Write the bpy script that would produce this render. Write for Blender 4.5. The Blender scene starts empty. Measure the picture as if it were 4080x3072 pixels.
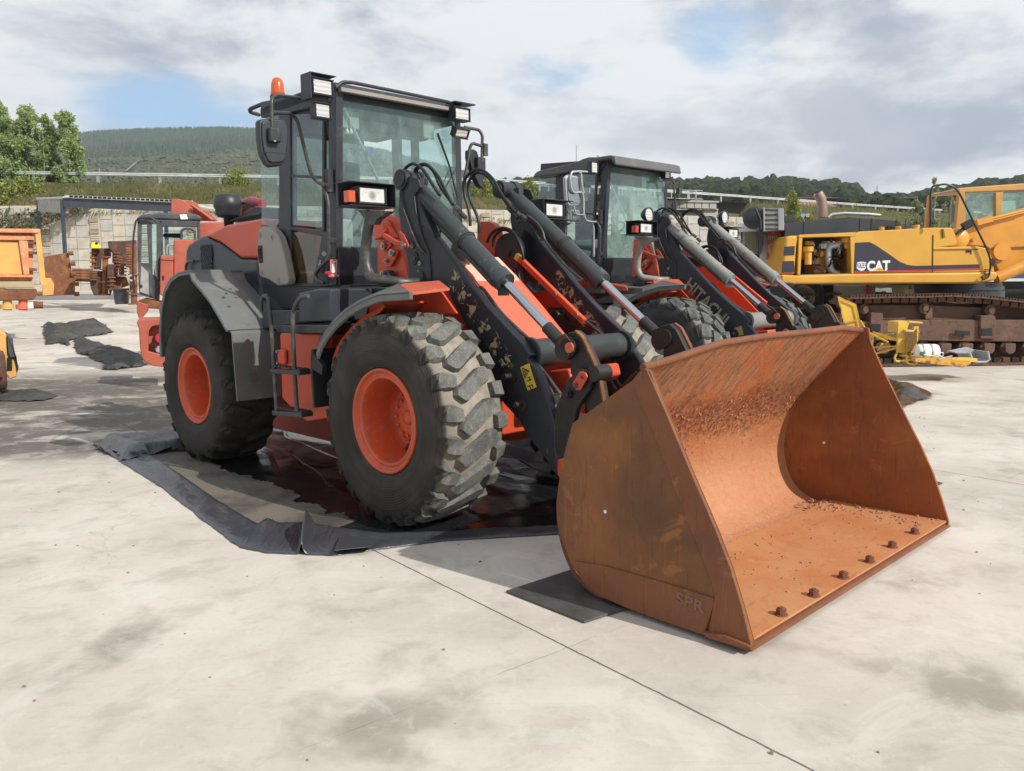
import bpy, bmesh, math, random
from mathutils import Vector, Matrix, noise as mnoise
R=math.radians
sc=bpy.context.scene; COL=sc.collection
# ---- calibrated camera (photo pixels 4080x3072) ----
CF=3256.48; CX,CY=2040.,1536.; CP=.124; CR=-.0121; CH=1.7915
def _v(*a): return list(a)
def _add(a,b,k=1): return [a[0]+b[0]*k,a[1]+b[1]*k,a[2]+b[2]*k]
def _dot(a,b): return a[0]*b[0]+a[1]*b[1]+a[2]*b[2]
FWD=[0,math.cos(CP),-math.sin(CP)]; _U=[0,math.sin(CP),math.cos(CP)]
RGT=[math.cos(CR),_U[1]*math.sin(CR),_U[2]*math.sin(CR)]
UPV=[-math.sin(CR),_U[1]*math.cos(CR),_U[2]*math.cos(CR)]
CAM=[0,0,CH]
# origins and scales of the enlarged crops the outlines were measured in
ZM=dict(S=(0,0,1),T=(0,0,1.8445),A=(950,250,.6002),B=(1550,600,.6002),C=(600,1000,.6002),D=(1200,1150,.6002),E=(2000,1200,.6002),
 F=(2100,500,.4802),G=(2500,700,.4802),H=(3100,650,.5102),I=(0,400,.4802),J=(0,700,.3902),K=(2150,1250,.8404),L=(300,1500,.9946),
 M=(600,650,.3902),N=(900,250,.3002),O=(1650,350,.2701),P=(0,1150,.3902),Q=(1400,850,.2401),R=(1900,1250,.4202))
def ray(z,u,v):
    o=ZM[z]; u=o[0]+u*o[2]-CX; v=o[1]+v*o[2]-CY
    return [FWD[i]+RGT[i]*u/CF-UPV[i]*v/CF for i in range(3)]
class Frame:
    def __init__(s,x,y,h,z=0,k=1.): s.o=[x,y,z]; s.h=h; s.k=k; s.c=math.cos(h); s.s=math.sin(h)
    def toloc(s,w):
        q=[w[i]-s.o[i] for i in range(3)]
        return ((q[0]*s.c+q[1]*s.s)/s.k,(-q[0]*s.s+q[1]*s.c)/s.k,q[2]/s.k)
    def _hit(s,z,u,v,n,d):
        r=ray(z,u,v); o=s.toloc(CAM); q=s.toloc([s.o[i]+r[i] for i in range(3)])
        t=(d-o[n])/q[n]; return tuple(o[i]+q[i]*t for i in range(3))
    def X(s,z,u,v,d): return s._hit(z,u,v,0,d)
    def Y(s,z,u,v,d): return s._hit(z,u,v,1,d)
    def Z(s,z,u,v,d=0): return s._hit(z,u,v,2,d)
WF=Frame(0,0,0)
def at(z,u,v,depth): return WF.Y(z,u,v,depth)
def ground(z,u,v,h=0.): return WF.Z(z,u,v,h)
L1=Frame(-.0137,6.9003,-.7964); L2=Frame(2.8584,11.3261,-.8219,0,1.004)
# ---- camera ----
cd=bpy.data.cameras.new('camera'); cam=bpy.data.objects.new('camera',cd); COL.objects.link(cam)
cd.sensor_fit='HORIZONTAL'; cd.sensor_width=36; cd.lens=CF/4080*36; cd.clip_start=.05; cd.clip_end=9000
cam.matrix_world=Matrix(((RGT[0],UPV[0],-FWD[0],0),(RGT[1],UPV[1],-FWD[1],0),(RGT[2],UPV[2],-FWD[2],CH),(0,0,0,1)))
sc.camera=cam
sc.view_settings.view_transform='Standard'; sc.view_settings.look='None'; sc.view_settings.exposure=0.28; sc.view_settings.gamma=1
sc.cycles.max_bounces=8; sc.cycles.transparent_max_bounces=24; sc.cycles.diffuse_bounces=3; sc.cycles.glossy_bounces=3
# ---- sun ----
SUN_AZ=R(-37); SUN_EL=R(36.5)
sd=Vector((math.cos(SUN_AZ)*math.cos(SUN_EL),math.sin(SUN_AZ)*math.cos(SUN_EL),math.sin(SUN_EL)))
sl=bpy.data.lights.new('sun','SUN'); sl.energy=3.7; sl.angle=R(.55); sl.color=(1,.945,.87)
so=bpy.data.objects.new('sun',sl); COL.objects.link(so); so.rotation_euler=sd.to_track_quat('Z','Y').to_euler(); so.location=(20,-15,30)
# ---- node helper ----
class NT:
    def __init__(s,t): s.t=t; s.N=t.nodes; s.L=t.links
    def n(s,ty,ins=None,**kw):
        x=s.N.new('ShaderNode'+ty)
        for k,v in kw.items(): setattr(x,k,v)
        for k,v in (ins or {}).items():
            if isinstance(v,bpy.types.NodeSocket): s.L.new(v,x.inputs[k])
            else: x.inputs[k].default_value=v
        return x
    def m(s,op,a,b=0.,c=0.,clamp=False):
        x=s.n('Math',{0:a,1:b,2:c},operation=op); x.use_clamp=clamp; return x.outputs[0]
    def mix(s,f,a,b,bt='MIX'):
        x=s.n('Mix',data_type='RGBA',blend_type=bt)
        for i,v in ((0,f),(6,a),(7,b)):
            if isinstance(v,bpy.types.NodeSocket): s.L.new(v,x.inputs[i])
            else: x.inputs[i].default_value=v if i==0 else (tuple(v)+(1,) if len(v)==3 else v)
        return x.outputs[2]
    def ramp(s,v,lo,hi):
        x=s.n('MapRange',{0:v,1:lo,2:hi,3:0.,4:1.}); x.interpolation_type='SMOOTHSTEP'; return x.outputs[0]
    def noise(s,vec,scale,detail=4,rough=.55,dist=0):
        x=s.n('TexNoise',{'Vector':vec,'Scale':scale,'Detail':detail,'Roughness':rough,'Distortion':dist}); return x.outputs[0]
    def map(s,vec,sc_=(1,1,1),rot=(0,0,0),loc=(0,0,0)):
        return s.n('Mapping',{0:vec,1:loc,2:rot,3:sc_}).outputs[0]
def sep(t,v): return t.n('SeparateXYZ',{0:v}).outputs
# ---- sky ----
w=bpy.data.worlds.new('World'); sc.world=w; w.use_nodes=True; t=NT(w.node_tree); t.N.clear()
sky=t.n('TexSky',sky_type='NISHITA'); sky.sun_disc=False; sky.sun_elevation=SUN_EL; sky.sun_rotation=math.pi/2-SUN_AZ; sky.air_density=1.; sky.dust_density=.6; sky.ozone_density=1.5
g=t.n('TexCoord').outputs['Generated']; sx,sy,sz=sep(t,g)
zz=t.m('ADD',t.m('MAXIMUM',sz,0.),.16)
cv=t.n('CombineXYZ',{0:t.m('DIVIDE',sx,zz),1:t.m('DIVIDE',sy,zz),2:0.}).outputs[0]
n1=t.noise(t.map(g,(1,1,2.4),(0,0,.5),(3.1,1.7,0)),2.3,10,.56,.35); nb=t.noise(t.map(g,(1,1,2.0),(0,0,0),(1.3,.6,2.2)),3.3,12,.6,.25)
n2=t.noise(t.map(cv,(1,1.6,1),(0,0,-.3),(7.3,4.4,0)),.85,7,.5,.35)
n3=t.noise(t.map(g,(1,1,2.6)),5.5,8,.6,.3)
def spot(z,u,v,r0,r1,sq=2.2):
    d=Vector(ray(z,u,v)).normalized()
    dx=t.m('SUBTRACT',sx,d.x); dy=t.m('SUBTRACT',sy,d.y); dz=t.m('MULTIPLY',t.m('SUBTRACT',sz,d.z),sq)
    q=t.m('SQRT',t.m('ADD',t.m('ADD',t.m('MULTIPLY',dx,dx),t.m('MULTIPLY',dy,dy)),t.m('MULTIPLY',dz,dz)))
    q=t.m('ADD',q,t.m('MULTIPLY',t.m('SUBTRACT',n3,.5),.24))
    return t.m('SUBTRACT',1.,t.ramp(q,r0,r1))
holes=t.m('MAXIMUM',spot('T',400,235,.02,.15,3.0),t.m('MULTIPLY',spot('T',1545,115,.005,.075,1.6),.85))
cover=t.m('MULTIPLY',t.ramp(n1,.22,.36),t.m('SUBTRACT',1.,holes),clamp=True)
shade=t.ramp(t.m('ADD',t.m('MULTIPLY',n2,.22),t.m('ADD',t.m('MULTIPLY',nb,.53),t.m('MULTIPLY',n3,.25))),.43,.55)
lowb=t.ramp(sz,.0,.35)
c1=t.mix(shade,(3.8,4.4,5.3),(8.8,9.0,9.2)); c1=t.mix(t.m('MULTIPLY',spot('T',1480,330,.05,.30,1.6),.35),c1,(10.2,10.3,10.4))
skyc=t.mix(.6,sky.outputs[0],(4.2,7.2,11.0))
fc=t.mix(cover,skyc,c1)
bg=t.n('Background',{0:fc,1:.088}); t.L.new(bg.outputs[0],t.n('OutputWorld').inputs[0])
# ---- materials ----
MATS={}
def newmat(name):
    m=bpy.data.materials.new(name); m.use_nodes=True; t=NT(m.node_tree); t.N.clear()
    MATS[name]=m; return m,t
def finish(t,col,rough,metal=0,bump=None,coat=0,spec=.5,extra=None):
    ins={'Base Color':col if isinstance(col,bpy.types.NodeSocket) else tuple(col)+(1,),'Roughness':rough,'Metallic':metal,'Specular IOR Level':spec,'Coat Weight':coat}
    if extra: ins.update(extra)
    p=t.n('BsdfPrincipled',ins)
    if bump: t.L.new(bump,p.inputs['Normal'])
    t.L.new(p.outputs[0],t.n('OutputMaterial').inputs[0]); return p
def mat(name,base,rough=.5,metal=0,layers=(),bump=None,coat=0,spec=.5,vary=.12,stretch=(1,1,1)):
    """layers: (scale, lo, hi, colour, stretch, detail)"""
    m,t=newmat(name); g=t.n('TexCoord').outputs['Object']
    col=t.mix(t.ramp(t.noise(g,1.7,5),.3,.7),[c*(1-vary) for c in base],[min(1,c*(1+vary)) for c in base])
    rr=t.m('ADD',rough-.08,t.m('MULTIPLY',t.noise(g,6,5),.16))
    for i,l in enumerate(layers):
        st=l[4] if len(l)>4 and l[4] else (1,1,1); dt=l[5] if len(l)>5 else 7
        nz=t.noise(t.map(g,st,(0,0,0),(i*3.7+1,i*1.3,i*2.1)),l[0],dt,.62)
        k=t.ramp(nz,l[1],l[2]); col=t.mix(k,col,l[3]); rr=t.m('ADD',rr,t.m('MULTIPLY',k,.15),clamp=True)
    b=None
    if bump:
        b=t.n('Bump',{'Strength':bump[1],'Distance':.02,'Height':t.noise(t.map(g,stretch),bump[0],8,.65)}).outputs[0]
    finish(t,col,rr,metal,b,coat,spec); return m
DUST=(.33,.30,.25)
mat('dark_paint',(.024,.027,.034),.42,0,((9,.56,.75,(.07,.07,.07)),(3,.62,.85,(.05,.047,.043))),(40,.05),vary=.2)
mat('dark_panel',(.030,.034,.043),.38,0,((5,.6,.9,(.055,.055,.055)),),(30,.03),vary=.2)
mat('grey_barrel',(.042,.05,.052),.4,.15,((14,.6,.75,(.16,.16,.14)),(3,.55,.85,(.075,.08,.078)),(55,.66,.74,(.24,.23,.2))),(60,.08))
mat('pale_barrel',(.22,.23,.21),.5,0,((10,.56,.7,(.1,.1,.09)),(30,.6,.72,(.06,.06,.06)),(3,.5,.8,(.3,.31,.29))),(60,.1))
mat('orange_paint',(.58,.075,.028),.38,0,((4,.62,.9,(.40,.05,.02)),(22,.66,.8,(.5,.12,.06))),(50,.03),vary=.08)
mat('orange_faded',(.60,.125,.065),.45,0,((5,.55,.8,(.6,.17,.09)),(18,.62,.78,(.32,.08,.03))),(50,.05),vary=.1)
mat('orange_rim',(.55,.08,.028),.42,0,((7,.5,.75,(.36,.10,.045)),(25,.56,.72,(.45,.20,.11)),(3,.55,.75,(.30,.13,.08))),(60,.12),vary=.15)
mat('fender_rubber',(.125,.132,.13),.4,0,((4,.5,.8,(.20,.21,.20)),(20,.6,.75,(.08,.08,.08)),(60,.62,.75,(.24,.24,.23))),(30,.1))
mat('black_rubber',(.012,.012,.013),.6,0,((8,.55,.8,(.05,.048,.045)),),(40,.15))
mat('hose',(.010,.010,.011),.45,0,((10,.6,.8,(.04,.04,.04)),))
mat('chrome',(.55,.57,.6),.12,1.,((12,.62,.8,(.4,.4,.38)),),vary=.03)
mat('steel',(.32,.31,.29),.4,.8,((14,.55,.75,(.16,.10,.06)),),(50,.1))
mat('pipe_grey',(.06,.062,.06),.4,.3,((12,.5,.7,(.14,.13,.12)),),(40,.1))
mat('beige_panel',(.27,.245,.22),.42,0,((3,.55,.9,(.34,.32,.29)),(30,.68,.8,(.15,.14,.12))),(40,.03),vary=.05)
mat('red_faded',(.40,.095,.055),.5,0,((5,.5,.75,(.42,.14,.09)),(18,.6,.78,(.22,.07,.04))),(50,.05),vary=.15)
mat('rust_plate',(.17,.065,.028),.8,0,((3,.45,.7,(.28,.11,.045)),(9,.55,.75,(.08,.035,.02)),(2,.58,.7,(.36,.2,.06))),(25,.5))
mat('rust_dark',(.075,.035,.025),.8,0,((3,.45,.7,(.16,.07,.045)),(12,.55,.75,(.035,.02,.016))),(20,.5))
mat('rust_link',(.022,.019,.017),.55,0,((5,.5,.75,(.06,.035,.022)),(20,.6,.75,(.12,.06,.03))),(30,.3))
mat('cat_yellow',(.62,.33,.045),.35,0,((3,.55,.9,(.6,.36,.07)),(12,.66,.85,(.42,.25,.06))),(40,.03),coat=.15,vary=.06)
mat('cat_dark',(.03,.035,.042),.38,0,((4,.55,.85,(.07,.075,.08)),(9,.66,.8,(.11,.075,.06),(6,6,.6))),(30,.1))
mat('decal_dark',(.028,.03,.042),.4)
mat('white_paint',(.72,.72,.69),.45,0,((5,.55,.8,(.55,.53,.48)),))
mat('white_plastic',(.8,.8,.74),.35,0,((4,.6,.9,(.68,.66,.56)),),(6,.05))
mat('grey_plastic',(.35,.37,.38),.5,0,((5,.55,.8,(.27,.28,.28)),),(30,.1))
mat('red_decal',(.55,.02,.03),.4); mat('white_decal',(.78,.76,.74),.45); mat('yellow_decal',(.62,.42,.04),.5,0,((25,.56,.7,(.3,.22,.05)),))
mat('grey_decal',(.30,.27,.215),.55,0,((30,.52,.7,(.10,.09,.075)),)); mat('black_decal',(.012,.012,.012),.5); mat('blue_decal',(.05,.12,.35),.4)
mat('maroon',(.28,.02,.03),.35,0,((8,.6,.8,(.4,.08,.08)),))
mat('interior',(.085,.09,.095),.7); mat('interior_pale',(.30,.33,.31),.6); mat('seat_cloth',(.035,.037,.042),.85,0,(),(80,.3))
mat('wood',(.06,.045,.035),.85,0,((6,.5,.7,(.10,.08,.06),(1,8,8)),),(20,.5))
mat('bark',(.22,.21,.19),.9,0,((14,.5,.65,(.09,.08,.07),(1,1,.4)),),(20,.5))
mat('galv',(.42,.44,.45),.45,.5,((6,.5,.8,(.5,.5,.5)),))
mat('concrete',(.54,.49,.40),.85,0,((2,.5,.75,(.36,.31,.24)),(.7,.5,.8,(.45,.4,.33),(1,1,.2)),(40,.6,.75,(.3,.27,.22))),(30,.3))
mat('concrete_dark',(.36,.29,.20),.9,0,((3,.5,.75,(.22,.18,.13)),),(25,.6))
mat('post_steel',(.045,.055,.07),.5,0,((6,.6,.8,(.1,.1,.1)),))
def lens_mat():
    m,t=newmat('lamp_lens'); g=t.n('TexCoord').outputs['Object']
    wv=t.n('TexWave',{'Vector':g,'Scale':9.,'Distortion':1.5,'Detail':2.},bands_direction='Z').outputs[1]
    c=t.mix(wv,(.56,.56,.53),(.72,.72,.70))
    finish(t,c,.12,.35,t.n('Bump',{'Strength':.4,'Distance':.01,'Height':wv}).outputs[0],1.)
lens_mat()
def head_lens():
    m,t=newmat('headlight_lens'); g=t.n('TexCoord').outputs['Object']; x,y,z=sep(t,g)
    q=t.m('SQRT',t.m('ADD',t.m('MULTIPLY',y,y),t.m('MULTIPLY',z,z))); c=t.mix(t.ramp(q,.012,.05),(.30,.30,.27),(.74,.74,.70)); c=t.mix(t.m('MULTIPLY',t.ramp(t.noise(g,22,5,.7),.5,.65),.5),c,(.48,.47,.42))
    finish(t,c,.1,.3,t.n('Bump',{'Strength':.3,'Distance':.01,'Height':q}).outputs[0],1.)
head_lens()
def amber(name,c):
    m,t=newmat(name); finish(t,c,.2,0,None,.6,.5,{'Transmission Weight':.35,'Subsurface Weight':0.})
amber('amber_lens',(.75,.12,.015)); amber('red_lens',(.6,.05,.03))
def glass(name,tint,haze,scale=4.,hz=(.30,.38,.36)):
    m,t=newmat(name); g=t.n('TexCoord').outputs['Object']
    tr=t.n('BsdfTransparent',{0:tuple(tint)+(1,)}); gl=t.n('BsdfGlossy',{0:(1,1,1,1),1:.02})
    df=t.n('BsdfDiffuse',{0:tuple(hz)+(1,)})
    nz=t.ramp(t.noise(g,scale,8,.7,.6),.35,.8); fine=t.ramp(t.noise(t.map(g,(1,1,.3)),38,4,.7),.5,.85)
    k=t.m('ADD',t.m('MULTIPLY',nz,haze),t.m('MULTIPLY',fine,haze*.5),clamp=True); k=t.m('ADD',k,haze*.35,clamp=True)
    a=t.n('MixShader',{0:k,1:tr.outputs[0],2:df.outputs[0]})
    ge=t.n('NewGeometry'); co=t.m('ABSOLUTE',t.n('VectorMath',{0:ge.outputs['Normal'],1:ge.outputs['Incoming']},operation='DOT_PRODUCT').outputs['Value'])
    f=t.m('ADD',.065,t.m('MULTIPLY',t.m('POWER',t.m('SUBTRACT',1.,co),4.5),.8),clamp=True)
    b=t.n('MixShader',{0:f,1:a.outputs[0],2:gl.outputs[0]}); t.L.new(b.outputs[0],t.n('OutputMaterial').inputs[0])
glass('glass',(.88,.97,.95),.15,4.,(.42,.55,.52)); glass('glass_dirt_sheen',(.82,.95,.92),.36,3.,(.42,.55,.51)); glass('glass_side',(.82,.91,.91),.05,4.,(.25,.30,.30)); glass('glass_brown',(.72,.56,.30),.06,4.,(.2,.14,.07))  # film colours hold dirt plus window glow and sky reflections painted in
def tyre_mat(name,dust,side,lug,r0=.735):
    # carcass: dust sits in the tread grooves, sidewall stays dark rubber; second slot: lugs
    m,t=newmat(name); g=t.n('TexCoord').outputs['Object']; x,y,z=sep(t,g)
    r=t.m('SQRT',t.m('ADD',t.m('MULTIPLY',x,x),t.m('MULTIPLY',z,z)))
    nz=t.noise(g,9,7,.65); k=t.ramp(t.m('ADD',r,t.m('MULTIPLY',t.m('SUBTRACT',nz,.5),.05)),r0-.02,r0+.015)
    ring=t.ramp(t.noise(t.n('CombineXYZ',{0:r,1:0.,2:0.}).outputs[0],26,2,.4),.45,.6)
    sd_=t.mix(t.ramp(t.noise(g,3.5,6),.4,.7),side,[c*1.9 for c in side]); sd_=t.mix(t.m('MULTIPLY',ring,.4),sd_,[c*.55 for c in side])
    c=t.mix(k,sd_,t.mix(t.ramp(nz,.35,.65),dust,[q*.6 for q in dust]))
    gr=t.m('MULTIPLY',t.m('SINE',t.m('MULTIPLY',r,330.)),.25)
    bp=t.n('Bump',{'Strength':.35,'Distance':.01,'Height':t.m('ADD',t.m('MULTIPLY',nz,.8),t.m('MULTIPLY',gr,t.m('SUBTRACT',1.,k)))}).outputs[0]
    finish(t,c,.72,0,bp,0,.35)
    m2,t=newmat(name+'_lug'); g=t.n('TexCoord').outputs['Object']
    c=t.mix(t.ramp(t.noise(g,7,6,.6),.35,.7),lug,[q*.55 for q in lug]); x,y,z=sep(t,g)
    sp=t.ramp(t.noise(g,75,4,.75),.56,.68); c=t.mix(t.m('MULTIPLY',sp,.5),c,[min(1,q*1.35) for q in dust]); c=t.mix(t.m('MULTIPLY',t.ramp(t.noise(g,16,6,.7),.5,.7),.35),c,dust)
    r=t.m('SQRT',t.m('ADD',t.m('MULTIPLY',x,x),t.m('MULTIPLY',z,z))); k=t.ramp(t.m('ABSOLUTE',y),.262,.275)
    c=t.mix(k,c,side)
    finish(t,c,.75,0,t.n('Bump',{'Strength':.7,'Distance':.012,'Height':t.noise(g,42,8,.75)}).outputs[0],0,.3)
tyre_mat('tyre_front',(.37,.325,.26),(.030,.026,.022),(.145,.15,.138))
tyre_mat('tyre_rear',(.05,.046,.04),(.026,.023,.021),(.04,.038,.036))
tyre_mat('tyre_grey',(.30,.30,.27),(.035,.035,.035),(.11,.115,.11))
def bucket_mat(name,base,c2,c3,dark,bs=1.):
    m,t=newmat(name); g=t.n('TexCoord').outputs['Object']
    a=t.noise(g,1.6,7,.6,.4); c=t.mix(t.ramp(a,.32,.68),base,c2)
    c=t.mix(t.m('MULTIPLY',t.ramp(t.noise(t.map(g,(1,1,1),(0,0,0),(5,2,1)),1.1,6,.6),.5,.72),.8),c,c3)
    st=t.noise(t.map(g,(5,.7,1.2),(0,.5,.2)),4,8,.7); c=t.mix(t.m('MULTIPLY',t.ramp(st,.56,.72),.55),c,dark)
    fn=t.noise(g,60,5,.7); c=t.mix(t.m('MULTIPLY',t.ramp(fn,.55,.75),.35),c,dark)
    scr=t.noise(t.map(g,(26,26,1.2),(0,.9,.4)),2.5,3,.5); c=t.mix(t.m('MULTIPLY',t.ramp(scr,.64,.68),.3),c,[q*.6 for q in dark]); sc2=t.noise(t.map(g,(24,24,1.1),(0,-.7,.2),(3,1,2)),2.5,3,.5); c=t.mix(t.m('MULTIPLY',t.ramp(sc2,.64,.67),.22),c,[min(1,q*1.7) for q in base])
    bl=t.noise(t.map(g,(1,1,1),(0,0,0),(9,9,1)),4.5,8,.7,.6); c=t.mix(t.m('MULTIPLY',t.ramp(bl,.58,.70),.35),c,dark); c=t.mix(t.m('MULTIPLY',t.ramp(bl,.42,.34),.45),c,[min(1,q*1.25) for q in c3])
    bp=t.n('Bump',{'Strength':.35*bs,'Distance':.012,'Height':t.m('ADD',t.m('MULTIPLY',fn,.5),t.noise(g,9,6,.6))}).outputs[0]
    finish(t,c,t.m('ADD',.58,t.m('MULTIPLY',a,.3)),.0,bp,0,.35)
bucket_mat('bucket_outer',(.225,.09,.032),(.12,.056,.028),(.31,.12,.04),(.055,.038,.03))
bucket_mat('bucket_edge',(.22,.08,.035),(.15,.06,.03),(.30,.13,.06),(.08,.04,.03))
bucket_mat('bucket_inner',(.45,.17,.062),(.50,.25,.115),(.46,.235,.08),(.25,.09,.04))
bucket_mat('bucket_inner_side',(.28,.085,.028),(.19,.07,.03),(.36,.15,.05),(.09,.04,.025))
# back sheet of the bucket: red earth caked in a band, worn bright steel-orange below
def bucket_back():
    m,t=newmat('bucket_back'); g=t.n('TexCoord').outputs['Object']; x,y,z=sep(t,g)
    a=t.noise(g,1.5,7,.6,.5); c=t.mix(t.ramp(a,.3,.7),(.43,.155,.055),(.50,.235,.11))
    st=t.noise(t.map(g,(1,4,1.3),(.75,0,0)),5,9,.75); up=t.ramp(z,.75,1.15)
    c=t.mix(t.m('MULTIPLY',t.ramp(st,.44,.60),t.m('ADD',t.m('MULTIPLY',up,.65),.12)),c,(.15,.10,.08))
    c=t.mix(t.m('MULTIPLY',t.ramp(t.noise(g,2.1,5,.6),.5,.7),up),c,(.52,.14,.04))
    zl=t.m('SUBTRACT',z,t.m('ADD',.86,t.m('MULTIPLY',y,.0)))
    band=t.m('SUBTRACT',1.,t.ramp(t.m('ABSOLUTE',t.m('ADD',zl,t.m('MULTIPLY',t.m('SUBTRACT',a,.5),.5))),.06,.22))
    cl=t.noise(t.map(g,(1,1,1)),34,8,.8); k=t.m('MULTIPLY',band,t.ramp(cl,.5,.58),clamp=True)
    c=t.mix(k,c,(.26,.07,.04)); lo=t.m('SUBTRACT',1.,t.ramp(z,.25,.75))
    c=t.mix(t.m('MULTIPLY',lo,.55),c,(.58,.30,.17))
    wh=t.ramp(t.noise(g,50,6,.8),.6,.72); c=t.mix(t.m('MULTIPLY',wh,.25),c,(.7,.5,.38))
    h=t.m('ADD',t.m('MULTIPLY',k,1.2),t.m('ADD',t.m('MULTIPLY',cl,.35),t.m('MULTIPLY',t.noise(g,80,5,.7),.2)))
    fl=t.noise(g,16,8,.75,.5); c=t.mix(t.m('MULTIPLY',t.ramp(fl,.52,.62),.3),c,(.34,.13,.06)); c=t.mix(t.m('MULTIPLY',t.ramp(fl,.42,.34),.3),c,(.62,.40,.28))
    finish(t,c,.66,0,t.n('Bump',{'Strength':.9,'Distance':.02,'Height':t.m('ADD',h,fl)}).outputs[0],0,.3)
bucket_back()
def arm_mat():
    m,t=newmat('arm_flaked'); g=t.n('TexCoord').outputs['Object']; x,y,z=sep(t,g)
    c=t.mix(t.ramp(t.noise(g,3,5),.35,.75),(.016,.018,.026),(.034,.037,.046))
    p0=L1.Y('B',410,830,-.64); p1=L1.Y('B',800,1430,-.64)
    dx,dz=p1[0]-p0[0],p1[2]-p0[2]; ln=math.hypot(dx,dz); dx/=ln; dz/=ln
    ax=t.m('SUBTRACT',x,p0[0]); az=t.m('SUBTRACT',z,p0[2])
    al=t.m('ADD',t.m('MULTIPLY',ax,dx),t.m('MULTIPLY',az,dz)); ac=t.m('SUBTRACT',t.m('MULTIPLY',ax,-dz),t.m('MULTIPLY',az,-dx))
    letters=t.m('SINE',t.m('MULTIPLY',al,38.))
    inr=t.m('MULTIPLY',t.m('MULTIPLY',t.ramp(al,-.04,.02),t.m('SUBTRACT',1.,t.ramp(al,ln-.02,ln+.04))),t.m('SUBTRACT',1.,t.ramp(t.m('ABSOLUTE',ac),.055,.085)))
    fl=t.m('ADD',t.noise(g,19,6,.62,.8),t.m('MULTIPLY',letters,.05))
    k=t.m('MULTIPLY',inr,t.ramp(fl,.545,.57),clamp=True); rim=t.m('MULTIPLY',inr,t.ramp(fl,.525,.545),clamp=True)
    c=t.mix(rim,c,(.008,.008,.01)); c=t.mix(k,c,(.40,.33,.20))
    c=t.mix(t.ramp(t.noise(g,30,4,.6),.72,.76),c,(.42,.14,.08)); c=t.mix(t.ramp(t.noise(t.map(g,(3,3,.5)),22,3,.5),.70,.74),c,(.12,.12,.13))
    finish(t,c,.42,0,t.n('Bump',{'Strength':.2,'Distance':.004,'Height':k}).outputs[0],0,.5)
arm_mat()
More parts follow.
